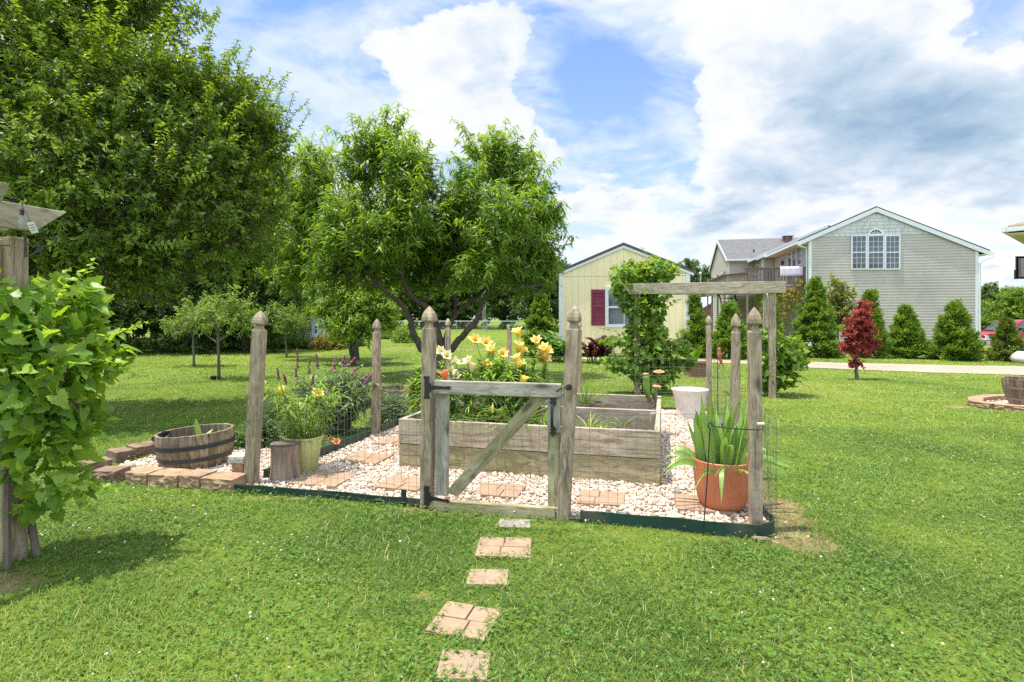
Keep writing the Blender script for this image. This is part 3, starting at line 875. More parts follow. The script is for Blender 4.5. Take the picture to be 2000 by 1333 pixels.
for t in (.03, .455, .955):
    for s, o_ in ((BF[0], bx), (BF[1], -bx)):
        c = s + bd * t + o_ * .064; board('corner_post', c, c + Z * (.385 if t < .5 else .43), .048, .048, bed, M_GREYB, up=bx)
mb = MB(); e = .03
for k, (t0, t1) in enumerate(((.02, .48), (.52, .98))):
    nn_ = 16; V = []; Fc = []
    for j in range(nn_ + 1):
        for i in range(nn_ + 1):
            p = BF[0] + (BF[1] - BF[0]) * (.02 + .96 * i / nn_) + bd * (t0 + (t1 - t0) * j / nn_); V.append((p[0], p[1], .30 + .015 * RG.normal()))
            if i < nn_ and j < nn_: a = j * (nn_ + 1) + i; Fc.append((a, a + 1, a + nn_ + 2, a + nn_ + 1))
    mb.add(V, Fc)
mb.build('soil', M_SOIL, bed, True, angle=180)

# ------------------------------------------------------------------ green metal edging
def edging(label, pts, z0, z1, t=.008, mat=M_EDGE):
    pts = smooth_path(pts, 3) if len(pts) > 3 else np.array(pts, float)
    mb = MB(); n = len(pts); V = []; Fc = []
    for i in range(n):
        d = pts[min(i + 1, n - 1)] - pts[max(i - 1, 0)]; d = d / np.linalg.norm(d); nn_ = A(-d[1], d[0]) * t / 2
        for s in (-1, 1):
            for z in (z0, z1): V.append((*(pts[i] + s * nn_), z + .003 * math.sin(i * 1.7)))
        if i: a = (i - 1) * 4; Fc += [(a, a + 4, a + 5, a + 1), (a + 2, a + 3, a + 7, a + 6), (a + 1, a + 5, a + 7, a + 3), (a, a + 2, a + 6, a + 4)]
    Fc += [(0, 1, 3, 2), (4 * n - 4, 4 * n - 2, 4 * n - 1, 4 * n - 3)]
    mb.add(V, Fc); o = mb.build('metal_edging', mat, None)
    return tag(o, label, 'edging', 'green metal edging strips round the gravel')
ed = edging('green metal edging strip along the gravel between stone blocks and gate', [G(455, 961)[:2], G(600, 971)[:2], G(720, 982)[:2], G(820, 991)[:2]], -.02, .052)
mb = MB(); e = G(789, 988); mb.box((e[0], e[1] - .008, .045), (.035, .006, .12), YAW); mb.build('stake_plate', M_EDGE, ed)
edging('green metal edging strip curving round the gravel corner by the terracotta pot', [G(1133, 1023)[:2], G(1250, 1032)[:2], G(1370, 1043)[:2], G(1455, 1051)[:2], G(1500, 1051)[:2] + (0, .01), (1.475, 3.06), (1.50, 3.2), (1.62, 3.7), (1.78, 4.3)], -.02, .075)
edging('green edging strip on the left garden side beside the butterfly bush', [(-1.82, 4.0), (-1.62, 4.72), (-1.43, 5.42)], -.02, .085, .03)
edging('green edging strip on the left garden side beyond the second post', [(-1.36, 5.62), (-1.15, 6.5), (-.95, 7.5)], -.02, .085, .03)
edging('dark green edging strip along the back of the garden', [(-.85, 7.66), (.885, 7.25), (2.45, 6.88)], -.02, .05, .012)
mb = MB(); mb.tube([(.36, 3.20, .01), (.42, 3.19, .03), (.40, 3.28, .05)], .008, 6)

# ------------------------------------------------------------------ stones in gravel and lawn
n_g = {'gravel': 0}
lab_g = ['square tan paver in the gravel behind the stump and left of the bed', 'tan paver in the gravel half hidden by the left gate post', 'large tan paver in the gravel beside the log stump',
         'tan paver in the gravel seen through the gate', 'tan paver in the gravel just right of the gate post', 'tan paver in the gravel behind the terracotta pot', 'tan paver half under the terracotta pot',
         'small tan paver in the gravel near the grey planter', 'tan paver in the gravel at the left end of the raised bed']
lab_l = ['grey slate step at the foot of the gate', 'square step of four tan pavers nearest the gate', 'small plain tan step between two square steps', 'large turned step of tan pavers, second from the bottom', 'worn tan step partly covered by dry grass at the bottom edge']
gi = li = 0
for x, y, sx, sy, a, kd in PAVERS:
    mb = MB(); h = .036 if kd == 'gravel' else .016
    c_, s_ = math.cos(a), math.sin(a)
    def sub(u0, u1, v0, v1):
        cx, cy_ = ((u0 + u1) / 2 - .5) * sx, ((v0 + v1) / 2 - .5) * sy
        gap = .006
        mb.box((x + cx * c_ - cy_ * s_, y + cx * s_ + cy_ * c_, h / 2 - .004 + .003 * RG.random()), ((u1 - u0) * sx - gap, (v1 - v0) * sy - gap, h), a + .02 * (RG.random() - .5))
    if kd in ('plain', 'slate', 'worn'): sub(0, 1, 0, 1)
    else:
        t = .36 + .28 * RG.random(); sub(0, t, 0, .5); sub(t, 1, 0, .5); t2 = .40 + .25 * RG.random(); sub(0, t2, .5, 1); sub(t2, 1, .5, 1)
        mb.box((x, y, h / 2 - .010), (sx * .97, sy * .97, h - .006), a)
    o = mb.build('paver' if kd == 'gravel' else 'stepping_stone', M_SLATE if kd == 'slate' else (M_PAVERG if kd in ('plain', 'worn') else M_PAVER), None, bevel=.004)
    if kd == 'gravel': tag(o, lab_g[gi], 'paver', 'square pavers set in the gravel'); gi += 1
    else: tag(o, lab_l[li], 'stepping stone', 'stepping stones from the lawn to the gate'); li += 1


def rough_block(label, c, size, rz, mat, rough=.008, group='tan blocks edging the barrel bed'):
    bm = bmesh.new(); bmesh.ops.create_cube(bm, size=1)
    bmesh.ops.subdivide_edges(bm, edges=bm.edges[:], cuts=5, use_grid_fill=True)
    V = np.array([v.co[:] for v in bm.verts]); Fc = [[v.index for v in f.verts] for f in bm.faces]; bm.free()
    V = V * np.array(size); 
    fr = (V[:, 1] < -size[1] * .2); V[:, 1] -= fr * RG.normal(size=len(V)) * rough
    V[:, 2] += RG.normal(size=len(V)) * rough * .25; V[:, 0] += RG.normal(size=len(V)) * rough * .3
    c_, s_ = math.cos(rz), math.sin(rz); V = V @ np.array([[c_, s_, 0], [-s_, c_, 0], [0, 0, 1]]) + np.asarray(c, float)
    mb = MB(); mb.add(V, Fc); o = mb.build('edging_block', mat, None, bevel=.004)
    return tag(o, label, 'block', group)

row = [(243, 286, .0, M_BLOCK, .003, 'smooth tan block with a split face at the left of the front row'), (287, 346, .0, M_BLOCK, .005, 'rough faced tan block below the half barrel, second in the front row'),
       (348, 390, .005, M_BLOCK, .003, 'tan block with two split faces below the half barrel'), (391, 453, .0, M_BLOCK, .006, 'rough faced tan block at the end beside the green edging')]
for x0, x1, dz, mt, rg, lb in row:
    yb = 946 + (x0 + x1 - 486) / 2 * .075; a, b2 = G(x0, yb), G(x1, yb + (x1 - x0) * .075)
    c = (a + b2) / 2; d = b2 - a; rz = math.atan2(d[1], d[0]); ln = np.linalg.norm(d)
    rough_block(lb, (c[0] - math.sin(rz) * .085, c[1] + math.cos(rz) * .085, .042 + dz), (ln - .008, .17, .10), rz, mt, rg)
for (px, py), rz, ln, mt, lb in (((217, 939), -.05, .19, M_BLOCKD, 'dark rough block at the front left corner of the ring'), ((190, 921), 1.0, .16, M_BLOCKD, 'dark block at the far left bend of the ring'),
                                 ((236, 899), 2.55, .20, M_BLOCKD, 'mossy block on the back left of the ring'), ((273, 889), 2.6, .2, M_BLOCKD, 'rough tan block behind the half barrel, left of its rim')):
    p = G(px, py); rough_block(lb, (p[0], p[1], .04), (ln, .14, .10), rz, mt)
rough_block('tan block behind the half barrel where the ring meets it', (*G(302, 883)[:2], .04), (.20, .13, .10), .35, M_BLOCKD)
p = G(464, 946); rough_block('brown upright block wedged under the grey block beside the fence post', (p[0], p[1] + .06, .075), (.09, .12, .15), -.1, M_BLOCK, .006)
M_GBLK = plain('grey_block', (.42, .39, .34), .9, .15, 16, .3)
rough_block('pale grey block lying on top of the brown block beside the fence post', (p[0] - .005, p[1] + .06, .176), (.125, .13, .052), -.1, M_GBLK, .002)
rk = [(228, 925), (262, 924), (282, 920), (252, 914)]
for (px, py), lb in zip(rk, ('pinkish rock on gravel left of the half barrel', 'rounded pale rock nearest the half barrel base', 'small reddish rock tucked against the half barrel', 'flat tan rock behind the other rocks in the ring')):
    p = G(px, py, .03); o = scatter_lumps('rock', np.array([[p[0], p[1], .035]]), np.array([.055]), .62, plain('pink_rock', (.42, .29, .22), .9, .3, 20, .4), np.array([.5]), 2, .07)
    tag(o, lb, 'rock', 'rocks lying by the half barrel')
p = G(1322, 966, .02); o = scatter_lumps('rock', np.array([[p[0], p[1], .03]]), np.array([.03]), .8, plain('grey_rock', (.22, .2, .16), .9, .3, 20, .4), np.array([.5]), 2, .08)
tag(o, 'small grey stone on gravel left of the terracotta pot', 'rock')
p = G(733, 944, .02); o = scatter_lumps('rock', np.array([[p[0] - .05, p[1], .025]]), np.array([.03]), .7, plain('tan_rock', (.42, .3, .2), .9, .3, 20, .4), np.array([.5]), 2, .08)
tag(o, 'tan stone on gravel near the log stump paver', 'rock')

# ------------------------------------------------------------------ half barrels
def half_barrel(label, loc, r0, r1, h, hoops, tilt=(0, 0), soil=True, n=26, mat=M_STAVE, hoopmat=M_HOOP):
    t = thing('half_barrel', label, 'half barrel', loc, 'wooden half barrels')
    Rm = np.array((Matrix.Rotation(tilt[0], 3, 'X') @ Matrix.Rotation(tilt[1], 3, 'Y')))
    def rr(z): u = z / h; return r0 + (r1 - r0) * u + .018 * math.sin(u * math.pi)
    mb = MB(); zs = np.linspace(0, h, 6)
    for i in range(n):
        a0, a1 = (i + .012) / n * 6.2832, (i + .988) / n * 6.2832; V = []; dh = .0012 * RG.normal()
        for z in zs:
            r = rr(z); zz2 = z + (dh if z == zs[-1] else 0)
            for rad in (r, r - .022):
                for a in (a0, a1): V.append((rad * math.cos(a), rad * math.sin(a), zz2))
        Fc = []
        for k in range(len(zs) - 1):
            b = k * 4; Fc += [(b, b + 1, b + 5, b + 4), (b + 2, b + 6, b + 7, b + 3), (b, b + 4, b + 6, b + 2), (b + 1, b + 3, b + 7, b + 5)]
        b = (len(zs) - 1) * 4; Fc.append((b, b + 1, b + 3, b + 2))
        mb.add(np.array(V) @ Rm.T + np.array(loc), Fc, RG.random())
    mb.build('staves', mat, t, bevel=.002)
    for z, wd in hoops:
        mb = MB(); pr = [(rr(z - wd / 2) + .0005, z - wd / 2), (rr(z - wd / 2) + .005, z - wd / 2), (rr(z + wd / 2) + .005, z + wd / 2), (rr(z + wd / 2) + .0005, z + wd / 2)]
        V, Fc = lathe(pr, 52); mb.add(V @ Rm.T + np.array(loc), Fc); mb.build('hoop', hoopmat, t, True, angle=50)
    if soil:
        mb = MB(); V, Fc = lathe([(0.001, h * soil + .01), (rr(h * soil) * .5, h * soil + .006), (rr(h * soil) - .021, h * soil)], 26); mb.add(V @ Rm.T + np.array(loc), Fc); mb.build('soil', M_SOIL, t, True)
    return t
TUB = (-2.59, 4.46, .012)
half_barrel('half barrel planter with two dark hoops inside the block ring', TUB, .245, .284, .268, ((.072, .032), (.172, .032)), (.0, -.05), .70)
M_BLKP = plain('black_plastic', (.014, .015, .018), .35, .2, 20)
def pot(name, label, loc, prof, mat, soil_z=None, soil_r=None, cat='pot', tilt=None, n=40, group=None):
    t = thing(name, label, cat, loc, group)
    mb = MB(); mb.lathe(prof, loc, n, tilt=tilt); mb.build('shell', mat, t, True, angle=45)
    if soil_z:
        mb = MB(); mb.lathe([(.001, soil_z + .008), (soil_r * .6, soil_z + .004), (soil_r, soil_z)], loc, 24, tilt=tilt); mb.build('soil', M_SOIL, t, True)
    return t
c = P(324, 852, 4.36)
pot('nursery_pot', 'black nursery pot tipped against the barrel rim', (c[0], c[1], c[2] - .085), [(.002, 0), (.045, 0), (.062, .085), (.070, .088), (.072, .102), (.066, .104), (.060, .09), (.042, .006), (.002, .006)], M_BLKP, tilt=Matrix.Rotation(.35, 4, 'X') @ Matrix.Rotation(-.15, 4, 'Y'), n=28)
M_STAVE2 = wood('old_stave', (.09, .062, .045), (.22, .155, .11), (.33, .25, .18), green=.1, upright=True)
bl = G(772, 808); half_barrel('old grey half barrel behind the raised bed, standing by the left fence', (bl[0] - .02, bl[1] + .2, 0), .17, .24, .30, ((.08, .03), (.2, .03)), (.02, .05), .7, mat=M_STAVE2, hoopmat=plain('grey_hoop', (.13, .12, .11), .6, .3, 20))
half_barrel('brown half barrel on the gravel ring at the lawn edge, cut by the frame', (7.06, 7.34, .02), .25, .335, .36, ((.09, .035), (.24, .035)), (0, 0), .6, mat=M_STAVE2, hoopmat=plain('grey_hoop', (.17, .15, .135), .6, .3, 20))
rl = np.array(RING2)
for i in range(8):
    a, b2 = rl[i], rl[i + 1]; c = (a + b2) / 2; d = b2 - a
    rough_block(f"tan edging block of the ring under the frame-cut barrel, {['at its back', 'behind its left bend', 'at its upper left', 'at its outermost left tip', 'at its front left', 'at its front', 'far along its front', 'at its far end'][i]}",
                (c[0], c[1], .035), (np.linalg.norm(d) * .98, .16, .085), math.atan2(d[1], d[0]), M_BLOCK, .006, 'blocks of the ring at the lawn edge')

# ------------------------------------------------------------------ pots, stump
pg = A(-1.625, 4.235, .012)
pot('planter_pot', 'pale green plastic pot full of lilies beside the log stump', pg, [(.002, 0), (.092, 0), (.100, .006), (.138, .255), (.146, .26), (.147, .272), (.140, .274), (.130, .25), (.1, .02), (.002, .02)], M_GPOT, .235, .129)
tp = A(1.315, 3.40, .012)
pot('planter_pot', 'round terracotta coloured pot of iris at the fence corner', tp, [(.002, 0), (.095, 0), (.120, .012), (.145, .06), (.160, .13), (.172, .23), (.178, .300), (.1785, .310), (.174, .314), (.168, .29), (.15, .1), (.002, .08)], M_TERRA, .255, .166)
wp = A(2.13, 6.50, .012)
pot('planter_pot', 'empty off-white flared pot behind the raised bed corner', wp, [(.002, 0), (.148, 0), (.152, .012), (.150, .03), (.168, .16), (.185, .26), (.205, .315), (.215, .325), (.215, .342), (.205, .344), (.19, .31), (.14, .04), (.002, .04)], M_WPOT, .12, .15)
mb = MB(); gpx = P(1411, 828, 5.0)
t = thing('planter_box', 'small dark grey planter box behind the iris leaves', 'planter', (gpx[0], gpx[1], 0))
mb.box((gpx[0], gpx[1], .125), (.19, .14, .23), YAW, taper=1.12); mb.build('shell', plain('grey_plastic', (.07, .072, .08), .5, .2, 12), t, bevel=.006)
mb = MB(); mb.box((gpx[0], gpx[1], .242), (.235, .18, .02), YAW); mb.build('rim', plain('grey_plastic_rim', (.075, .077, .086), .5, .2, 12), t, bevel=.004)
st = G(546, 945); st = A(st[0], st[1] + .10, 0)
t = thing('log_stump', 'upright bark covered log stump beside the green pot', 'log', st)
V, Fc = lathe([(.118, -.01), (.106, .04), (.100, .12), (.099, .2), (.104, .262)], 40)
ang = np.arctan2(V[:, 1], V[:, 0]); V[:, :2] *= (1 + .035 * np.sin(5 * ang) + .03 * np.sin(11 * ang + V[:, 2] * 9) + .025 * RG.normal(size=len(V)))[:, None]
mb = MB(); mb.add(V + st, Fc); mb.build('bark', M_LOGB, t, True)
rim = V[-40:].copy(); mb = MB()
mb.add(np.vstack([rim + st, rim * A(1.03, 1.03, 1) + A(0, 0, .012) + st, rim * A(.9, .9, 1) + A(0, 0, .016) + st, [st + A(0, 0, .276)]]),
       [(i, (i + 1) % 40, 40 + (i + 1) % 40, 40 + i) for i in range(40)] + [(40 + i, 40 + (i + 1) % 40, 80 + (i + 1) % 40, 80 + i) for i in range(40)] + [(80 + i, 80 + (i + 1) % 40, 120) for i in range(40)])
mb.build('cut_top', M_LOGT, t, True)

# ------------------------------------------------------------------ black wire stake, ornaments
t = thing('wire_stake', 'bent black wire stake leaning over the iris pot', 'garden stake', G(1372, 1046))
a = G(1372, 1047); k = P(1387, 836, 3.0)
lp = [k + A(.012 * math.cos(q), 0, .012 + .016 * math.sin(q)) for q in np.linspace(-1.2, -1.2 - 5.2, 9)]
mb = MB(); mb.tube(np.vstack([[a - A(0, 0, .04), a * .5 + k * .5 + A(.004, 0, 0), k], lp[1:], smooth_path([lp[-1], P(1400, 834, 2.98), P(1440, 838, 2.96), P(1480, 840, 2.95), P(1489, 838, 2.95), P(1491, 832, 2.97)], 3)[1:]]), .0035, 7)
mb.build('rod', M_BLACK, t, True)
mb = MB(); mb.tube([P(1479, 829, 2.975), P(1493, 829, 2.965)], .010, 10); mb.build('knob', plain('pale_wood_knob', (.5, .42, .3), .7, .1, 20), t, True)
mb = MB(); mb.tube(smooth_path([G(1468, 1052) + A(0, 0, .004), G(1485, 1058) + A(0, 0, .015), G(1505, 1056) + A(0, 0, .004)], 4), [.004] + [.012] * 7 + [.003], 6)
o = mb.build('dead_twig', plain('dead_twig', (.22, .16, .11), .9, .3, 20), None, True); tag(o, 'dead brown twig on bare soil by the corner post', 'twig')

M_PITCH = plain('pitcher_green', (.14, .22, .035), .35, .3, 8); M_PINK = leaf_mat('pink_petals', [(.72, .22, .16), (.80, .38, .30), (.85, .6, .5)], .3, .5)
M_RUST = plain('rust', (.30, .10, .05), .7, .35, 30)
def pitcher(label, px0, py0, px1, py1, Y, base, r):
    t = thing('pitcher_ornament', label, 'garden ornament', base)
    a, b2 = P(px0, py0, Y), P(px1, py1, Y); d = b2 - a
    mb = MB(); pth = smooth_path([a, a + d * .3 + A(-.01, 0, 0), a + d * .65 + A(-.012, 0, 0), b2], 5); n_ = len(pth)
    mb.tube(pth, np.interp(np.linspace(0, 1, n_), [0, .15, .45, .8, .93, 1], [r * .3, r * .55, r, r * .95, r * 1.1, r * .75]), 14); mb.build('bulb', M_PITCH, t, True)
    mb = MB(); V, Fc = icosa(2); mb.add(V * A(.035, .03, .010) + b2 + A(-.004, 0, .012), Fc); mb.build('lid', plain('pitcher_lid', (.55, .2, .1), .4, .3, 20), t, True)
    mb = MB(); mb.tube([base, a + A(0, 0, .01)], .003, 6); mb.build('stake', M_BLACK, t, True)
    return t
def rose(label, px, py, Y, base, size):
    t = thing('rose_ornament', label, 'garden ornament', base, 'pink rose ornaments at the raised bed corner'); c = P(px, py, Y)
    lf = LF()
    for ring, (n_, tilt, s) in enumerate(((5, .15, .5), (6, .5, .75), (8, 1.0, 1.0))):
        a = np.arange(n_) / n_ * 6.283 + ring; d = np.stack([np.cos(a) * math.sin(tilt), np.sin(a) * math.sin(tilt), np.full(n_, math.cos(tilt))], 1)
        out_ = np.stack([np.cos(a), np.sin(a), -.3 * np.ones(n_)], 1)
        lf.add(np.tile(c - A(0, 0, size * .4), (n_, 1)) + d * size * .15 * A(1, 1, 0), d, out_, size * s, size * .75, T_OVAL, -.2, np.full(n_, .2 + .38 * ring))
    lf.build('petals', M_PINK, t, True)
    mb = MB(); mb.tube([base, c - A(0, 0, size * .35)], .0035, 6); mb.build('stake', M_PITCH, t, True)
    return t
e = BB[1] - bx * .2 + A(0, 0, .33)
pitcher('tall green pitcher shaped ornament on a stake at the bed corner', 1268, 784, 1262, 733, 5.45, e + A(-.03, -.1, 0), .034)
pitcher('short green pitcher ornament beside the tall one', 1279, 778, 1281, 756, 5.5, e + A(.05, -.05, 0), .026)
rose('larger pink rose ornament standing highest at the bed corner', 1287, 725, 5.5, e + A(.06, -.02, 0), .062)
rose('smaller pale pink rose ornament below the large one', 1284, 754, 5.45, e + A(.045, -.09, 0), .045)
bs = G(1402, 826); t = thing('rod_ornament', 'rust coloured ornament hanging from a thin black rod by the fence', 'garden ornament', (bs[0], bs[1], 0)); Yb = bs[1]
mb = MB(); mb.tube([bs, P(1401.5, 703, Yb), P(1403, 701, Yb), P(1412, 701, Yb)], .004, 6); mb.build('rod', M_BLACK, t, True)
mb = MB(); mb.tube(smooth_path([P(1404, 678, Yb), P(1405, 690, Yb), P(1406, 700, Yb), P(1410, 712, Yb)], 4), [.006] + [.02] * 3 + [.028] * 4 + [.018] * 3 + [.014, .006], 8)
mb.tube([P(1406, 690, Yb), P(1400, 680, Yb)], [.008, .003], 6); mb.tube([P(1407, 696, Yb), P(1415, 688, Yb)], [.008, .003], 6); mb.tube([P(1408, 706, Yb), P(1416, 722, Yb)], [.008, .002], 6)
mb.tube([P(1408, 708, Yb), P(1403, 722, Yb)], [.007, .002], 6)
mb.build('figure', M_RUST, t, True)

# ------------------------------------------------------------------ arbors
ar = thing('wooden_arbor', 'weathered wooden arbor with vines beyond the garden', 'arbor', (2.9, 8.4, 0))
lb_, rb_ = A(1.99, 8.62, 0), A(3.92, 8.18, 0); zt = 1.72
ad = unit(rb_ - lb_); an = A(-ad[1], ad[0], 0)
for p in (lb_, rb_):
    board('post', p + Z * -.03, p + Z * (zt - .13), .095, .095, ar, M_POST, up=ad)
    board('post', p + an * .42 + Z * -.03, p + an * .42 + Z * (zt - .12), .07, .07, ar, M_GREYB, up=ad)
board('beam', lb_ - ad * .30 + Z * (zt - .055) - an * .068, rb_ + ad * .17 + Z * (zt - .055) - an * .068, .172, .04, ar, M_GREYB, cut0=.19, cut1=.0)
board('beam', lb_ - ad * .22 + Z * (zt - .055) + an * .47, rb_ + ad * .12 + Z * (zt - .055) + an * .47, .155, .04, ar, M_GREYB, cut0=.19, cut1=.0)
for t_ in (.04, .5, .97): board('crosspiece', lb_ + (rb_ - lb_) * t_ + Z * (zt - .01) - an * .04, lb_ + (rb_ - lb_) * t_ + Z * (zt - .01) + an * .44, .09, .04, ar, M_GREYB)
board('knee_brace', rb_ + Z * (zt - .40) + an * .05, rb_ + Z * (zt - .14) + an * .38, .06, .035, ar, M_GREYB)

al = thing('wooden_arbor', 'grey wooden arbor end overgrown by a grapevine, cut by the frame', 'arbor', (-2.44, 2.7, 0))
lp_ = A(-2.475, 2.70, 0); bdv = unit(A(-.30, -.954, 0)); bsd = A(.954, -.30, 0)
board('post', lp_ + Z * -.03, lp_ + Z * 1.60, .078, .078, al, M_POST, up=bsd)
board('post_board', lp_ + bsd * .0 - A(.06, -.02, 0) + A(.0, -.075, 0) + Z * 1.02, lp_ - A(.06, -.02, 0) + A(.0, -.075, 0) + Z * 1.56, .085, .03, al, M_GREY, up=bsd)
e0 = P(127, 415, 2.86); e1 = e0 + bdv * 2.3
board('beam', e0 - Z * .062, e1 - Z * .062, .124, .038, al, M_GREYB, cut0=.145, cut1=0.145)
board('beam', e0 - Z * .062 - bsd * .20 + bdv * .02, e1 - Z * .062 - bsd * .20, .118, .038, al, M_GREY, cut0=.145, cut1=0.145)
lp2 = lp_ + bdv * 1.9
board('post', lp2 + Z * -.03, lp2 + Z * 1.60, .105, .095, al, M_POST, up=bsd)
q1 = e0 + bdv * .32
board('crosspiece', q1 + bsd * .10 + Z * .03, q1 - bsd * .9 + Z * .03, .085, .038, al, M_GREY, cut0=.06)
board('cleat', P(-25, 475, 2.52), P(20, 474, 2.56), .03, .045, al, M_POST)
mb = MB(); s0 = P(50, 470, 2.66); 
mb.tube(smooth_path([P(49, 452, 2.66), P(50, 478, 2.66), P(49, 503, 2.66)], 3), .006, 6)
mb.tube(smooth_path([P(50, 475, 2.66), P(70, 482, 2.7), P(92, 481, 2.75), P(106, 475, 2.8), P(110, 465, 2.8), P(104, 462, 2.8), P(103, 469, 2.8)], 4), .004, 6)
mb.tube(smooth_path([P(50, 500, 2.66), P(60, 499, 2.68), P(70, 492, 2.7), P(78, 485, 2.72), P(79, 493, 2.72), P(74, 492, 2.72)], 4), .004, 6)
mb.build('scroll_bracket', plain('rusty_iron', (.05, .035, .03), .6, .4, 40), al, True)
t = thing('hanging_bulb', 'clear glass bulb with a white paper tag hanging from the arbor beam', 'light bulb', P(43, 428, 2.58))
bc = P(43, 431, 2.58)
mb = MB(); mb.lathe([(.001, -.042), (.012, -.038), (.019, -.022), (.018, -.008), (.009, .012), (.007, .024), (.001, .025)], bc, 16); 
m, nt, b, _ = new_mat('clear_glass'); setc(nt, b, (.75, .8, .85), .05); b.inputs['Transmission Weight'].default_value = .85; b.inputs['IOR'].default_value = 1.2
mb.build('glass', m, t, True)
mb = MB(); mb.tube([bc + A(0, 0, .024), bc + A(0, 0, .052)], .008, 8); mb.build('cap', M_BLACK, t, True)
mb = MB(); mb.tube(smooth_path([P(15, 386, 2.6), P(40, 392, 2.59), bc + A(.004, 0, .055)], 4), .0022, 5); mb.tube(smooth_path([P(42, 400, 2.58), P(52, 418, 2.57), P(60, 434, 2.57)], 4), .0014, 5); mb.build('wire', M_BLACK, t, True)
mb = MB(); c0 = P(64, 445, 2.57); u_ = A(.19, .3, -.94) * .026; v_ = A(.94, 0, .2) * .017
mb.prism([c0 - u_ - v_, c0 - u_ + v_, c0 + u_ + v_, c0 + u_ - v_], A(0, -.0012, 0)); mb.build('tag', M_WHITE, t)
mb = MB()
for k in (-.55, -.1, .35): mb.prism([c0 + u_ * k - v_ * .7 - A(0, .0016, 0), c0 + u_ * k + v_ * .7 - A(0, .0016, 0), c0 + u_ * (k + .2) + v_ * .7 - A(0, .0016, 0), c0 + u_ * (k + .2) - v_ * .7 - A(0, .0016, 0)], A(0, -.0004, 0))
mb.build('print', plain('grey_print', (.3, .3, .32), .8), t)

# ------------------------------------------------------------------ garden plants
M_LILYL = leaf_mat('lily_leaves', [(.16, .27, .035), (.23, .355, .05), (.34, .45, .09)], .32, .45, .3)
M_STEM = plain('green_stem', (.09, .15, .03), .6, .25, 30)
def petal_mat(nm, cols): return leaf_mat(nm, cols, .35, .5, .2, tcol=(1.1, 1.05, .8))
PET = {'yellow': petal_mat('yellow_petals', [(.88, .57, .09), (.92, .71, .20), (.92, .79, .34)]), 'cream': petal_mat('cream_petals', [(.72, .60, .16), (.82, .76, .42), (.86, .83, .66)]),
       'coral': petal_mat('coral_petals', [(.75, .22, .09), (.82, .30, .14), (.85, .40, .2)]), 'lemon': petal_mat('lemon_petals', [(.85, .6, .06), (.88, .74, .12), (.88, .78, .25)])}


def lily_flower(c, axis, size, mat, parent, openness=1.0):
    axis = unit(axis); a, b = frame_of(axis); nu, nv = 7, 5
    lf_v = []; Fc = []; T = []
    for k in range(6):
        ph = k / 6 * 6.2832 + RG.normal() * .08; e = math.cos(ph) * a + math.sin(ph) * b; s = np.cross(axis, e)
        wid = size * (.30 if k % 2 else .24); base = len(lf_v); cur = 1 + .25 * RG.normal()
        for i in range(nu):
            u = i / (nu - 1)
            r = size * (.05 + .24 * u + .30 * openness * u ** 3.0 * cur); z = size * (1.05 * u - .20 * openness * u ** 4)
            w_ = wid * math.sin(math.pi * min(1, .10 + .90 * u ** 1.15)) ** .75 + (size * .012)
            if i == nu - 1: w_ = size * .008
            for j in range(nv):
                v = j / (nv - 1) * 2 - 1
                lf_v.append(c + axis * z + e * (r - abs(v) ** 1.6 * w_ * .22 + (.03 * size * math.sin(u * 9 + v * 3 + k) * u)) + s * v * w_)
                T.append(.15 + .75 * u + .1 * RG.random() - .1 * (1 - abs(v)))
            if i:
                q = base + (i - 1) * nv
                Fc += [(q + j, q + j + 1, q + nv + j + 1, q + nv + j) for j in range(nv - 1)]
    mb = MB(); mb.add(np.array(lf_v), Fc, np.clip(T, 0, 1))
    for k in range(6):
        ph = k / 6 * 6.2832 + .5; e = math.cos(ph) * a + math.sin(ph) * b
        mb.tube([c + axis * size * .1, c + axis * size * .5 + e * size * .10, c + axis * size * .66 + e * size * .17], [.0012, .0012, .0022], 4, .0)
    mb.build('flower', mat, parent, True, angle=180)


def stem_leaves(lf, path, n, L, W, u0=.05, u1=.95, up=.55, droop=.5):
    pth = np.asarray(path); m = len(pth)
    t = np.linspace(u0, u1, n) + RG.normal(size=n) * .01; k = np.clip(t, 0, .999) * (m - 1); i = k.astype(int); f = (k - i)[:, None]
    pos = pth[i] * (1 - f) + pth[i + 1] * f
    a = np.arange(n) * 2.4 + RG.normal(size=n) * .4
    d = np.stack([np.cos(a), np.sin(a), up + .35 * RG.normal(size=n)], 1); nr = np.stack([-np.cos(a) * .6, -np.sin(a) * .6, np.ones(n)], 1)
    s = (.65 + .5 * np.sin(np.clip(t, 0, 1) * math.pi) ** .6) * (.8 + .4 * RG.random(n))
    lf.add(pos, d, nr, L * s, W * (.8 + .4 * RG.random(n)), T_LONG, droop + .25 * RG.normal(size=n), np.clip(.5 + .25 * RG.normal(size=n) + .2 * (t - .5), 0, 1))


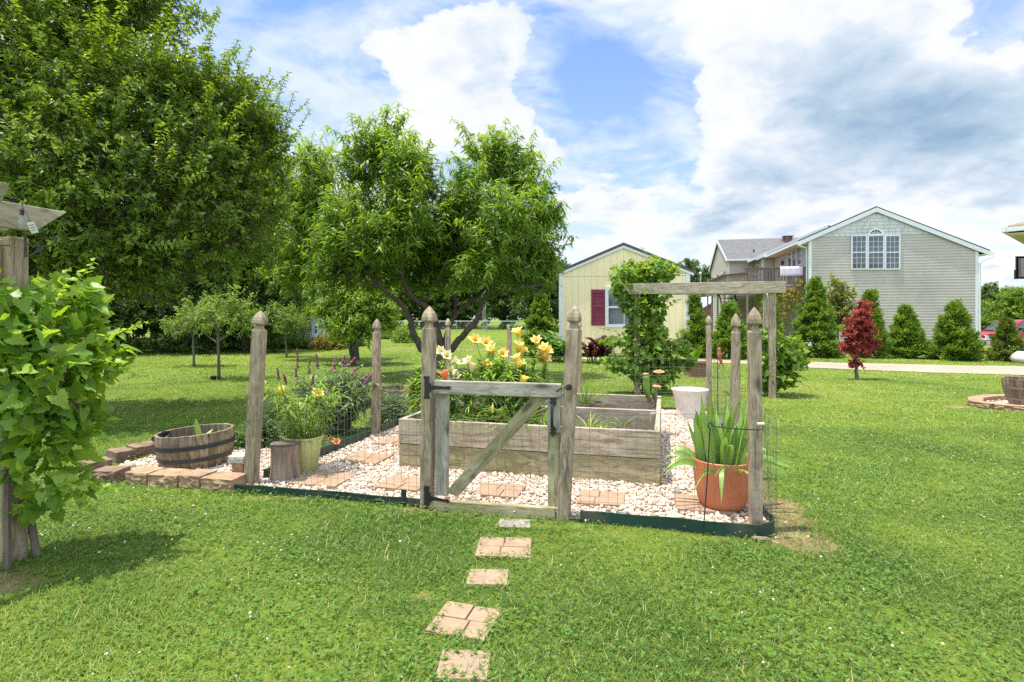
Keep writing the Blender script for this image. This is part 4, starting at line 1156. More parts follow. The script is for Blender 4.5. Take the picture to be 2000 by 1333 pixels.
def lily(label, base, tops, kind, size=.088, group=None, nleaf=64, height=None, axis=None, leafL=.10):
    """One lily: a leafy stem, and a flower at the end of each short stalk."""
    t = thing('lily_plant', label, 'lily', base, group)
    if tops: apex = np.mean([p for p in tops], axis=0) - A(0, 0, .05 + .02 * len(tops))
    else: apex = base + A(RG.normal() * .03, RG.normal() * .03, height)
    mid = base * .5 + apex * .5 + A(RG.normal() * .015, RG.normal() * .015, 0)
    pth = smooth_path([base - A(0, 0, .02), mid, apex], 6)
    mb = MB(); mb.tube(pth, np.linspace(.007, .0045, len(pth)), 7)
    for p in tops: mb.tube(smooth_path([apex - A(0, 0, .01), apex * .5 + p * .5 - A(0, 0, .008), p - A(0, 0, .03)], 3), .0032, 6)
    mb.build('stem', M_STEM, t, True)
    lf = LF(); stem_leaves(lf, pth, nleaf, leafL * 1.1, .021, .04, .98, .8); lf.build('leaves', M_LILYL, t, True)
    for i, p in enumerate(tops):
        lean = unit(A((p - apex)[0] * 5 + RG.normal() * .35, -.35 + RG.normal() * .35, .55 + .25 * RG.random()))
        lily_flower(p - lean * size * .75, lean, size * (.92 + .16 * RG.random()), PET[kind], t, .75 + .4 * RG.random())
    return t


def bedp(px, Y): p = P(px, 700, Y); return A(p[0], Y, .33)
GL = 'lilies growing in the raised bed'
for base, fl, kind, lb in (((858, 4.62), [(860, 684, 4.6), (873, 693, 4.55)], 'cream', 'white lily rising just right of the left gate post, highest of the cream lilies'),
        ((886, 4.70), [(893, 704, 4.66), (881, 724, 4.6), (891, 733, 4.62)], 'cream', 'cream lily with three blooms beside the coral lily'),
        ((908, 4.74), [(912, 703, 4.7), (921, 713, 4.72)], 'cream', 'cream lily with two blooms left of the yellow lilies'),
        ((868, 4.46), [(866, 727, 4.42)], 'coral', 'coral orange lily just above the gate top rail'),
        ((936, 4.82), [(929, 661, 4.8), (953, 707, 4.75)], 'yellow', 'pale yellow lily left in the group of tall yellow lilies'),
        ((955, 4.88), [(950, 667, 4.85), (957, 679, 4.8)], 'yellow', 'yellow lily with a pair of blooms close together above the gate'),
        ((985, 4.80), [(983, 688, 4.76)], 'yellow', 'single bloomed yellow lily in the middle of the group'),
        ((1004, 4.90), [(1009, 643, 4.86), (1014, 671, 4.8), (1024, 680, 4.83)], 'yellow', 'tallest yellow lily, standing in the centre of the bed'),
        ((1009, 4.66), [(1019, 705, 4.6), (1008, 694, 4.65)], 'yellow', 'yellow lily with low blooms in front of the tallest lily'),
        ((1036, 4.78), [(1047, 662, 4.74)], 'yellow', 'single yellow lily leaning right above the diagonal brace'),
        ((1048, 4.84), [(1061, 678, 4.8), (1071, 684, 4.84), (1056, 694, 4.78), (1067, 698, 4.8)], 'yellow', 'yellow lily with four blooms, rightmost of the group'),
        ((1026, 4.56), [(1024, 736, 4.52)], 'lemon', 'short lily with one low yellow bloom behind the gate rail')):
    lily(lb, bedp(*base), [P(*f) for f in fl], kind, .102 if kind == 'yellow' else .090, GL, 150)
for px, Y, h, lb in ((945, 4.6, .42, 'flowerless green lily stem in front of the pale yellow lily'), (970, 4.7, .52, 'flowerless leafy lily between the paired and single yellow lilies'), (990, 4.55, .40, 'short flowerless lily in front of the single yellow lily'),
                     (1020, 4.7, .50, 'flowerless lily stem just right of the tallest lily'), (1000, 4.6, .48, 'flowerless lily stem straight before the tallest lily'), (1044, 4.6, .40, 'flowerless lily beside the brace top'),
                     (962, 4.95, .58, 'flowerless lily at the back of the yellow group'), (880, 4.5, .30, 'short leafy lily below the cream blooms'), (915, 4.55, .30, 'short leafy lily under the two bloomed cream lily'),
                     (817, 5.0, .42, 'leafy yellow tinged lily at the left end of the raised bed'), (829, 4.9, .34, 'second leafy lily at the left end of the raised bed, behind the gate post'), (807, 5.2, .3, 'small leafy lily farthest left in the raised bed')):
    lily(lb, bedp(px, Y), [], 'yellow', group=GL, nleaf=140, height=h)
lily('low lily with a folded orange bud between the gate rails', bedp(958, 4.40), [], 'yellow', group=GL, nleaf=34, height=.12)
b = P(962, 812, 4.42); lf_ = bpy.data.objects[-1] if False else None
t = thing('lily_bud', 'single closed orange lily bud standing low between the gate rails', 'lily bud', (b[0], b[1], .33))
mb = MB(); c0 = P(962, 806, 4.42); mb.tube([A(b[0], b[1], .33), c0], .0035, 6); mb.build('stem', M_STEM, t, True)
mb = MB(); mb.tube([c0, c0 + A(.001, 0, .02), c0 + A(.002, 0, .05), c0 + A(.002, 0, .078)], [.004, .011, .010, .002], 10); mb.build('bud', PET['yellow'], t, True)
M_STRAPL = leaf_mat('strap_leaves', [(.10, .17, .03), (.16, .25, .045), (.28, .34, .09)], .3, .45)
def straps(name, label, base, n, L, W, spread, cat, droop=1.0, mat=M_STRAPL, rad=.06, group=None):
    a = RG.random(n) * 6.283; sp = spread * (.2 + .8 * RG.random(n))
    d = np.stack([np.cos(a) * sp, np.sin(a) * sp, np.ones(n)], 1); nr = np.stack([-np.cos(a), -np.sin(a), sp], 1)
    lf = LF(); lf.add(base + np.stack([np.cos(a), np.sin(a), np.zeros(n)], 1) * (rad * RG.random(n) ** .5)[:, None], d, nr, L * (.6 + .5 * RG.random(n)), W * (.8 + .4 * RG.random(n)), T_STRAP, droop * (.3 + .7 * RG.random(n)))
    return tag(lf.build(name, mat, None), label, cat, group)
for px, Y, n, L, lb in ((880, 4.42, 40, .26, 'low strappy daylily clump beside the left gate post'), (925, 4.42, 46, .28, 'low daylily clump with pale leaf tips behind the gate brace'), (968, 4.5, 40, .26, 'daylily clump beneath the paired yellow lilies'),
                        (1008, 4.34, 40, .28, 'daylily clump under the tallest yellow lily'), (1062, 4.34, 36, .22, 'daylily clump at the top of the gate brace'), (1150, 4.2, 36, .20, 'low spreading daylily clump right of the right gate post')):
    straps('daylily_clump', lb, bedp(px, Y), n, L, .013, 1.1, 'daylily', 1.1, group='daylily clumps along the bed front')
straps('grass_tuft', 'wispy green weed tuft at the back of the raised bed', bedp(1143, 5.5), 60, .26, .006, .9, 'weed', .8)
straps('daylily_clump', 'small daylily clump in the far half of the raised bed', bedp(1215, 4.35), 14, .10, .012, 1.0, 'daylily', .8)
straps('lily_shoot', 'small yellow bloom peeping over the bed front board', bedp(1172, 4.15), 10, .07, .02, .8, 'bloom', .3, mat=PET['lemon'])

# lilies in the green pot
t = thing('potted_lilies', 'dense leafy lilies filling the pale green pot', 'lily', pg + A(0, 0, .24))
lf = LF(); mb = MB(); tops = []
for i in range(17):
    a = i * 2.4; r = .115 * math.sqrt((i + .5) / 17); b0 = pg + A(r * math.cos(a), r * math.sin(a), .23); h = .30 + .20 * RG.random()
    tp_ = b0 + A(math.cos(a) * (.06 + .14 * r / .115), math.sin(a) * (.06 + .10 * r / .115), h)
    if i == 3: tp_ = P(620, 772, 4.15)
    if i == 6: tp_ = P(552, 768, 4.3)
    pth = smooth_path([b0, b0 * .45 + tp_ * .55 + A(0, 0, .03), tp_], 5); mb.tube(pth, np.linspace(.005, .0028, len(pth)), 6); stem_leaves(lf, pth, 62, .085, .011, .08, 1.0, .55, .6)
mb.build('stem', M_STEM, t, True); lf.build('leaves', M_LILYL, t, True)
lily_flower(P(619, 779, 4.14), A(.35, -.45, .8), .088, PET['lemon'], t, 1.0)
lily_flower(P(552, 774, 4.30), A(-.1, -.1, .9), .085, PET['lemon'], t, .35)
t = thing('lily_plant', 'low lily with a salmon orange bloom beside the green edging', 'lily', G(650, 884))
b0 = G(650, 884); tp_ = P(657, 862, b0[1]); mb = MB(); mb.tube([b0, tp_ - A(0, 0, .03)], .003, 6); mb.build('stem', M_STEM, t, True)
lily_flower(tp_ - A(0, 0, .03), A(.2, -.5, .6), .062, PET['coral'], t, 1.1)

# iris in the terracotta pot
M_IRIS = leaf_mat('iris_leaves', [(.17, .29, .06), (.25, .385, .08), (.36, .48, .13)], .25, .4, .4)
n = 56; a = RG.random(n) * 6.283; r = .14 * np.sqrt(RG.random(n)); b0 = tp + np.stack([r * np.cos(a), r * np.sin(a) * .9, np.full(n, .245)], 1)
sp = .04 + .40 * (r / .14) * RG.random(n)
d = np.stack([np.cos(a) * sp, np.sin(a) * sp, np.ones(n)], 1); nr = np.stack([.55 * RG.normal(size=n), -1 + .3 * RG.normal(size=n), .3 * np.ones(n)], 1)
lf = LF(); lf.add(b0, d, nr, .30 + .21 * RG.random(n), .032 + .014 * RG.random(n), T_STRAP, .14 * RG.normal(size=n), .75 * RG.random(n), sag=.05 + .5 * RG.random(n) ** 3)
arch = [((-.15, .02), (-.75, .1, .75), .47, 1.15), ((-.14, .0), (-.8, -.1, .55), .40, 1.1), ((-.15, -.03), (-.7, -.25, .35), .36, .85), ((-.12, .05), (-.6, .2, .7), .42, .9), ((-.06, -.16), (-.25, -.6, .55), .30, 1.4), ((-.10, -.14), (-.7, -.5, .45), .27, 1.2),
        ((.02, -.16), (.25, -.7, .5), .26, 1.0), ((.15, .02), (.85, .0, .6), .42, 1.05), ((.15, -.03), (.9, -.1, .35), .36, .7), ((.15, .05), (.7, .2, .75), .44, .9), ((-.01, -.15), (-.55, -.4, .62), .24, .9), ((.13, -.08), (.7, -.5, .6), .33, .8)]
for (ox, oy), dv, L, dr in arch:
    lf.add([tp + A(ox, oy, .26)], [A(dv[0], dv[1], dv[2] + .25)], [A(.15 * RG.normal(), -1.0, .55)], L, .046, T_STRAP, .0, np.array([.2 + .5 * RG.random()]), sag=dr * .85)
tag(lf.build('iris_plant', M_IRIS, None, True), 'sword leaved iris filling the terracotta coloured pot', 'iris')
# young plant in the tub
lf = LF(); c = A(*TUB) + A(.045, -.02, .17)
for dv, L, dr in (((-.1, -.2, 1), .215, .05), ((.8, -.3, .62), .20, .35), ((-.85, -.35, .55), .15, .35), ((.3, .5, .8), .14, .2)): lf.add([c], [dv], [A(-dv[0] * .3, -.4, 1)], L, .042, T_STRAP, dr, np.array([.8]))
tag(lf.build('young_plant', M_IRIS, None), 'young plant with a few broad leaves in the half barrel', 'plant')

# butterfly bush
M_BUDL = leaf_mat('grey_green_leaves', [(.08, .14, .04), (.13, .20, .065), (.24, .31, .14)], .25, .55, .2)
M_SPIKE = pmat('magenta_florets', [(.14, .012, .07), (.42, .035, .26), (.58, .09, .40)])
M_SPIKED = pmat('faded_florets', [(.09, .02, .03), (.16, .03, .08), (.26, .04, .15)])
bb = A(-1.80, 5.62, 0)
t = thing('butterfly_bush', 'grey green butterfly bush with magenta flower spikes outside the wire fence', 'shrub', bb)
lf = LF(); mb = MB()
for i in range(90):
    a = RG.random() * 6.283; sp = RG.random() ** .6; h = .30 + .50 * RG.random() * (1 - .35 * sp)
    e = bb + A(math.cos(a) * .50 * sp, math.sin(a) * .40 * sp, h); pth = smooth_path([bb + A(math.cos(a) * .05, math.sin(a) * .05, 0), bb * .6 + e * .4 + A(0, 0, .09), e], 4)
    mb.tube(pth, np.linspace(.005, .0015, len(pth)), 4); stem_leaves(lf, pth, 40, .095, .024, .12, 1.0, .3, .5)
mb.build('stem', M_STEM, t, True); lf.build('leaves', M_BUDL, t)
for px, py, lx, ly, dk in ((545, 745, -4, -26, 1), (560, 752, -6, -20, 1), (579, 742, -1, -22, 1), (604, 731, 0, -30, 1), (610, 752, 2, -18, 1), (652, 722, 2, -22, 0), (668, 714, 6, -20, 0), (677, 718, 16, -18, 0), (686, 731, 14, -14, 0), (692, 760, 18, -18, 0),
                           (700, 756, 18, -12, 0), (702, 748, 16, -16, 0), (712, 768, 18, -10, 0), (714, 752, 10, -20, 0), (663, 772, 8, -10, 0), (668, 798, 5, -8, 0), (628, 810, 4, -8, 0), (640, 760, 4, -22, 1), (712, 798, 14, -12, 0), (690, 792, 8, -8, 0), (620, 718, -2, -26, 1), (582, 720, -2, -38, 1)):
    Y = 5.62 + (RG.random() - .6) * .45; a, b2 = P(px, py, Y), P(px + lx, py + ly, Y - .03); n_ = 46; u = RG.random(n_)
    r = .016 * (1 - u * .75)
    pos = a + (b2 - a) * u[:, None] + rnd_dirs(n_) * r[:, None]
    scatter_lumps('flower_spike', pos, np.full(n_, .0075), 1.0, M_SPIKED if dk else M_SPIKE, RG.random(n_), 1, .25, parent=t)


def bushlet(name, label, c, rad, n, L, W, mat, cat, T=T_OVAL, group=None, droop=.3, parent=None):
    """A low mound of leaves round a centre on the ground."""
    v = rnd_dirs(n); v[:, 2] = np.abs(v[:, 2]); r = (.35 + .65 * RG.random(n) ** .6)
    pos = c + v * r[:, None] * np.array(rad) * (1 + .18 * np.sin(v[:, :1] * 9 + v[:, 1:2] * 7))
    d = unit(v + .7 * RG.normal(size=(n, 3)) * A(1, 1, .6)); nr = unit(v * .6 + A(0, 0, 1) + .4 * RG.normal(size=(n, 3)))
    lf = LF(); lf.add(pos, d, nr, L * (.6 + .7 * RG.random(n)), W * (.7 + .5 * RG.random(n)), T, droop)
    m_ = n // 12; lf.sticks(np.tile(c, (m_, 1)) + RG.normal(size=(m_, 3)) * A(.03, .03, 0), pos[:m_], .003, .0015, .1)
    o = lf.build(name, mat, parent)
    return tag(o, label, cat, group) if label else o
M_LOW = leaf_mat('low_leaves', [(.035, .08, .018), (.06, .125, .025), (.10, .17, .04)], .3, .5)
M_PALE = leaf_mat('sage_leaves', [(.07, .12, .045), (.12, .18, .07), (.2, .27, .12)], .3, .55)
p = G(486, 882); bushlet('low_shrub', 'dark leafy low plant between the half barrel and the leaning post', A(p[0] + .02, p[1] + .25, 0), (.24, .26, .24), 1500, .055, .03, M_LOW, 'plant')
p = G(528, 850); bushlet('low_shrub', 'low green plant behind the leaning front post', A(p[0], p[1] + .1, 0), (.22, .2, .34), 900, .055, .026, M_LOW, 'plant')
p = G(762, 832); bushlet('low_shrub', 'pale green low plant by the fence below the grey barrel', A(p[0] - .03, p[1] + .2, 0), (.25, .3, .34), 1500, .06, .02, M_PALE, 'plant', T_LONG)
p = G(640, 868); bushlet('low_shrub', 'thin dry sprigs under the butterfly bush', A(p[0], p[1], 0), (.2, .1, .07), 160, .05, .012, leaf_mat('dry_sprigs', [(.2, .12, .05), (.25, .2, .07), (.16, .18, .05)], .2), 'plant', T_LONG)
mb = MB()
for k in range(7):
    e = G(700 + 14 * k, 832 - 4 * k); mb.box((e[0] - .02 + .02 * RG.random(), e[1], .11 + .03 * RG.random()), (.045, .05, .24), .2 * k)

# cannas by the shed
M_CANG = leaf_mat('canna_green', [(.05, .13, .025), (.08, .18, .035), (.12, .24, .05)], .3, .35, .5)
M_CANP = leaf_mat('canna_purple', [(.03, .012, .014), (.06, .016, .018), (.13, .03, .028)], .3, .35, .5, tcol=(1.6, .8, .7))
for name_lb, px0, px1, n_, mt, Y, hh in (('broad green leaved canna at the left corner of the yellow shed', 1066, 1100, 12, M_CANG, 15.2, .75), ('second broad green canna closest to the shed trim', 1092, 1112, 8, M_CANG, 14.6, .62),
                                        ('dark purple leaved canna below the red shutter', 1142, 1168, 11, M_CANP, 14.6, .55), ('dark purple canna right of the other below the shed window', 1168, 1188, 9, M_CANP, 14.8, .6)):
    c = P((px0 + px1) / 2, 700, Y); c[2] = 0; wd = (px1 - px0) / FOC * Y / 2
    t = thing('canna_plant', name_lb, 'canna', c); lf = LF(); mb = MB()
    for i in range(n_):
        a = RG.random() * 6.283; b0 = c + A(RG.uniform(-wd, wd) * .8, RG.normal() * .15, 0); h = hh * (.45 + .55 * RG.random()); e = b0 + A(math.cos(a) * .08, math.sin(a) * .08, h)
        mb.tube([b0, e], [.014, .008], 5)
        m_ = 4; aa = a + np.arange(m_) * 1.9; z = np.linspace(.35, 1, m_)[:, None]
        dd = np.stack([np.cos(aa) * .7, np.sin(aa) * .7, np.full(m_, .75)], 1)
        lf.add(b0 + (e - b0) * z, dd, np.stack([-np.cos(aa), -np.sin(aa), np.ones(m_)], 1), .42 * (.7 + .4 * RG.random(m_)), .17, T_OVAL, .45)
    mb.build('stem', M_STEM, t, True); lf.build('leaves', mt, t, True)

# ------------------------------------------------------------------ vines
def vine(label, base, stems, lobes, n, size, mat, T=T_GRAPE, shoots=(), cat='vine', name='grapevine', down=.35, inner=.35, wmul=1.0, rough=.5):
    t = thing(name, label, cat, base)
    mb = MB()
    for s in stems: ps = smooth_path(s, 4); mb.tube(ps, np.linspace(.018, .007, len(ps)), 6)
    mb.build('stem', M_BARK, t, True)
    lf = LF()
    wts = np.array([(l[1][0] * l[1][1] * l[1][2]) ** .67 for l in lobes]); cnt = (n * wts / wts.sum()).astype(int)
    for (c, rad), k in zip(lobes, cnt):
        v = rnd_dirs(k); r = inner + (1 - inner) * RG.random(k) ** .6
        pos = c + v * r[:, None] * np.array(rad) * (1 + .15 * np.sin(v[:, :1] * 11 + v[:, 2:3] * 9))
        d = unit(v * A(1, 1, .3) + A(0, 0, -down) + .75 * RG.normal(size=(k, 3))); nr = unit(v * .6 + A(0, -.1, .8) + rough * RG.normal(size=(k, 3)))
        s = size * np.clip(1 + .36 * RG.normal(size=k), .35, 1.7)
        lf.add(pos, d, nr, s, s * wmul, T, .05 + .55 * RG.random(k), np.clip(.45 + .22 * RG.normal(size=k) + .15 * v[:, 2], 0, 1))
        m_ = k // 3; lf.sticks(pos[:m_] - d[:m_] * .0, pos[:m_] - unit(v[:m_]) * size * .9 + RG.normal(size=(m_, 3)) * size * .2, size * .012, size * .018, .3)
    for sh in shoots:
        ps = smooth_path(sh, 5); lf.sticks(ps[:-1], ps[1:], size * .03, size * .022, .7)
        k = len(ps); aa = np.arange(k) * math.pi + RG.normal(size=k) * .5
        d = unit(np.stack([np.cos(aa), np.sin(aa) * .6, -.1 + .5 * RG.normal(size=k)], 1)); fs = np.linspace(1, .35, k)
        lf.add(ps, d, unit(A(0, -.35, .8) + .4 * RG.normal(size=(k, 3))), size * fs, size * fs, T, .2, np.clip(.75 + .2 * RG.random(k), 0, 1))
        for j in range(k // 2, k, 2):                                     # tendrils
            q = ps[j] + A(0, 0, .0); e = [q, q + A(.3 * RG.normal(), -.2 * RG.random(), .15 * RG.normal()) * size * 3]; e.insert(1, (e[0] + e[1]) / 2 + A(0, 0, .35 * size)); e = smooth_path(e, 4)
            lf.sticks(e[:-1], e[1:], size * .014, size * .010, .85)
    lf.build('leaves', mat, t, True)
    return t
M_GRAPE = leaf_mat('grape_leaves', [(.10, .21, .026), (.16, .29, .034), (.23, .365, .045), (.33, .46, .075)], .50, .42, .4, tcol=(1.7, 1.5, .5))
def lb(px, py, Y, rx, ry, rz): return (P(px, py, Y), (rx, ry, rz))
vine('large grapevine with toothed light green leaves over the nearest arbor post', A(-2.4, 2.78, 0),
     [[A(-2.40, 2.74, 0), P(40, 860, 2.74), P(60, 740, 2.72), P(70, 600, 2.72)], [A(-2.42, 2.6, 0), P(20, 900, 2.6), P(90, 800, 2.62), P(140, 700, 2.7)]],
     [lb(60, 640, 2.72, .27, .28, .20), lb(130, 622, 2.78, .17, .2, .17), lb(110, 720, 2.70, .24, .25, .18), lb(180, 690, 2.80, .15, .16, .12), lb(40, 780, 2.66, .25, .26, .2), lb(120, 810, 2.72, .17, .18, .14),
      lb(80, 885, 2.66, .18, .18, .15), lb(130, 950, 2.66, .10, .12, .10), lb(30, 570, 2.75, .15, .2, .09), lb(75, 980, 2.7, .09, .1, .07), lb(-20, 700, 2.6, .25, .3, .35), lb(150, 575, 2.8, .09, .1, .08)], 1400, .056, M_GRAPE, rough=.9,
     shoots=([P(110, 600, 2.7), P(140, 560, 2.68), P(165, 535, 2.66), P(185, 508, 2.65)], [P(180, 660, 2.75), P(225, 655, 2.75), P(255, 640, 2.75), P(290, 628, 2.74)], [P(140, 700, 2.7), P(200, 705, 2.7), P(235, 712, 2.7), P(262, 735, 2.7)],
             [P(110, 930, 2.62), P(150, 965, 2.60), P(175, 990, 2.58), P(190, 1002, 2.56)], [P(90, 600, 2.72), P(110, 560, 2.7), P(135, 525, 2.7)], [P(130, 830, 2.7), P(170, 830, 2.7), P(195, 850, 2.7), P(215, 862, 2.7)],
             [P(120, 940, 2.6), P(165, 945, 2.58), P(205, 950, 2.57), P(225, 958, 2.56)]))
M_GRAPE2 = leaf_mat('arbor_vine_leaves', [(.085, .175, .022), (.135, .24, .03), (.21, .325, .04), (.36, .44, .07)], .48, .45, .35, tcol=(1.6, 1.5, .5))
vine('tall bushy grapevine covering the left post of the far arbor', A(2.08, 8.68, 0),
     [[A(2.08, 8.68, 0), P(1262, 690, 8.7), P(1262, 600, 8.7), P(1268, 540, 8.7)], [A(2.2, 8.75, 0), P(1285, 690, 8.75), P(1275, 570, 8.8)]],
     [lb(1240, 535, 8.75, .34, .3, .22), lb(1285, 530, 8.8, .32, .3, .2), lb(1215, 560, 8.7, .17, .2, .22), lb(1265, 600, 8.75, .30, .3, .42), lb(1245, 590, 8.72, .26, .25, .3), lb(1265, 680, 8.7, .36, .32, .38), lb(1300, 690, 8.75, .38, .3, .28), lb(1220, 710, 8.65, .36, .25, .17),
      lb(1280, 735, 8.65, .38, .25, .2), lb(1335, 700, 8.7, .22, .2, .18), lb(1200, 665, 8.6, .22, .2, .06), lb(1262, 640, 8.75, .3, .3, .3)], 4300, .062, M_GRAPE2,
     shoots=([P(1240, 520, 8.7), P(1232, 500, 8.7), P(1218, 488, 8.7)], [P(1290, 515, 8.7), P(1262, 497, 8.7), P(1252, 482, 8.7)], [P(1230, 655, 8.6), P(1190, 645, 8.55), P(1170, 640, 8.5)], [P(1300, 600, 8.6), P(1318, 590, 8.6), P(1328, 586, 8.6)],
             [P(1220, 715, 8.5), P(1180, 715, 8.45), P(1150, 722, 8.4)], [P(1320, 655, 8.6), P(1345, 640, 8.6), P(1352, 628, 8.6)], [P(1215, 560, 8.6), P(1196, 545, 8.6), P(1190, 530, 8.6)], [P(1300, 525, 8.7), P(1322, 512, 8.7)]))
vine('rounded grapevine low on the right post of the far arbor', A(3.95, 8.35, 0),
     [[A(3.98, 8.32, 0), P(1518, 720, 8.35), P(1515, 650, 8.35)]],
     [lb(1520, 690, 8.4, .30, .3, .30), lb(1545, 700, 8.4, .22, .25, .2), lb(1505, 725, 8.35, .2, .2, .3), lb(1525, 740, 8.3, .24, .2, .12), lb(1500, 660, 8.4, .14, .15, .15), lb(1560, 680, 8.4, .10, .1, .06)], 1900, .060, M_GRAPE2,
     shoots=([P(1540, 680, 8.3), P(1562, 672, 8.3), P(1582, 670, 8.3)], [P(1545, 730, 8.2), P(1565, 735, 8.2), P(1575, 745, 8.2)], [P(1510, 655, 8.3), P(1505, 635, 8.3)]))

# ------------------------------------------------------------------ trees
def tree(name, label, base, lobes, n_twigs, per, twig_len, L, W, mat, bark, limbs=(), T=T_LONG, up=.5, outw=.8, droop=.5, leaf_down=.3, spread=.8, group=None, cat='tree', shell=.35,
         twig_r=.004, join=.35, trunk_r=None, tone_bias=0.0, upl=.6, lump=.22, children=('trunk', 'crown'), alt=None, whorl=False, shoots=0, shoot_len=.8):
    """Trunk and limbs as tapered tubes; a crown of twigs, each carrying its own leaves, through a set of lobes."""
    base = np.asarray(base, float)
    t = thing(name, label, cat, base, group)
    mb = MB(); nodes = []
    for pts, r0, r1 in limbs:
        ps = smooth_path(pts, 4); ps[1:-1] += RG.normal(size=(len(ps) - 2, 3)) * r0 * .12
        mb.tube(ps, np.linspace(r0, r1, len(ps)), 9 if r0 > .04 else 6); nodes.append(ps[len(ps) // 3:])
    wts = np.array([(l[1][0] * l[1][1] * l[1][2]) ** .67 * (l[2] if len(l) > 2 else 1) for l in lobes]); cnt = np.maximum(1, (n_twigs * wts / wts.sum())).astype(int)
    p0 = []; o_ = []
    for l, k in zip(lobes, cnt):
        v = rnd_dirs(k); r = shell + (1 - shell) * RG.random(k) ** .55
        f = 1 + lump * (np.sin(v[:, 0] * 5.3 + l[0][0]) * np.sin(v[:, 1] * 6.1 + l[0][1]) + np.sin(v[:, 2] * 7.7 + l[0][2])) * .7
        p0.append(np.asarray(l[0]) + v * (r * f)[:, None] * np.array(l[1])); o_.append(v)
    p0 = np.vstack(p0); o_ = np.vstack(o_); k = len(p0)
    ok = p0[:, 2] > base[2] + .03; p0, o_ = p0[ok], o_[ok]; k = len(p0)
    td = unit(o_ * outw + A(0, 0, up) + .45 * RG.normal(size=(k, 3))); tl = twig_len * (.55 + .8 * RG.random(k))
    s0 = p0 - td * tl[:, None] * .5
    lf = LF(); st = LF()
    st.sticks(s0, p0, twig_r, twig_r * .8); st.sticks(p0, p0 + td * tl[:, None] * .5 + A(0, 0, 0), twig_r * .8, twig_r * .3)
    if nodes:                                                           # boughs from the limbs out to the twigs
        nn_ = np.vstack(nodes); sel = np.where(RG.random(k) < join)[0]
        for i in sel:
            dd = np.linalg.norm(nn_ - s0[i], axis=1); j = int(np.argmin(dd + .6 * np.maximum(0, nn_[:, 2] - s0[i][2])))
            if dd[j] > 1.1: continue
            a, b = nn_[j], s0[i]; m_ = (a + b) / 2 + A(0, 0, -.08 * dd[j]) + RG.normal(size=3) * .06 * dd[j]; r = twig_r * (1.2 + dd[j] * .9)
            st.sticks([a, m_], [m_, b], [r, r * .7], [r * .7, twig_r])
    u = (np.arange(per) + .5) / per
    U = np.tile(u, k) ; I = np.repeat(np.arange(k), per)
    pos = s0[I] + td[I] * (tl[I] * (.12 + .95 * U))[:, None]; nL = len(pos)
    if whorl: U2 = np.minimum(1, .55 + .5 * U); pos = s0[I] + td[I] * (tl[I] * U2)[:, None]
    rd = rnd_dirs(nL); rd = rd - td[I] * np.sum(rd * td[I], 1, keepdims=True)
    ld = unit(td[I] * .55 + unit(rd) * spread + A(0, 0, -leaf_down)); nr = unit(A(0, 0, upl) + td[I] * .3 + .5 * RG.normal(size=(nL, 3)))
    lobe_tone = np.repeat(.10 * RG.normal(size=k), per)
    tone = np.clip(.45 + tone_bias + .17 * RG.normal(size=nL) + lobe_tone + .22 * (U - .5), 0, 1)
    if alt is not None: tone = np.where(RG.random(nL) < alt, .99, np.minimum(tone, .75))
    lf.add(pos, ld, nr, L * (.65 + .6 * RG.random(nL)), W * (.75 + .5 * RG.random(nL)), T, droop * (.5 + RG.random(nL)), tone)
    if shoots:                                                          # long leafy shoots standing up out of the crown
        sl_ = sorted(lobes, key=lambda l: -l[0][2])[:max(3, len(lobes) * 2 // 3)]
        for _ in range(shoots):
            l = sl_[int(RG.random() ** 1.3 * len(sl_))]; v = rnd_dirs(1)[0]; v[2] = abs(v[2]) * .9 + .25; v = unit(v)
            a_ = np.asarray(l[0]) + v * np.array(l[1]) * .75; L_ = shoot_len * (.5 + .7 * RG.random()); e_ = a_ + unit(v * A(.5, .5, .2) + A(0, 0, .8)) * L_
            ps = smooth_path([a_, (a_ + e_) / 2 + RG.normal(size=3) * .05, e_ + A(v[0], v[1], -.25) * L_ * .18], 8); st.sticks(ps[:-1], ps[1:], twig_r, twig_r * .7)
            k_ = int(per * 1.6); tt_ = np.linspace(.05, 1, k_) * (len(ps) - 1); i_ = np.minimum(tt_.astype(int), len(ps) - 2); f_ = (tt_ - i_)[:, None]; pp_ = ps[i_] * (1 - f_) + ps[i_ + 1] * f_
            az = np.arange(k_) * 2.4 + RG.random() * 6; dl = unit(np.stack([np.cos(az), np.sin(az), np.full(k_, .35)], 1) + .3 * RG.normal(size=(k_, 3)))
            lf.add(pp_, dl, unit(np.stack([-np.cos(az) * .3, -np.sin(az) * .3, np.ones(k_)], 1)), L * (.8 + .4 * RG.random(k_)), W, T, droop * .6, np.clip(.62 + .15 * RG.normal(size=k_), 0, 1 if alt is None else .74), sag=droop * (.6 + .6 * RG.random(k_)))
    tr = mb.build(children[0], bark, t, True, angle=180) if mb.n else None
    st.build('twigs', bark, t)
    lf.build(children[1], mat, t)
    return t


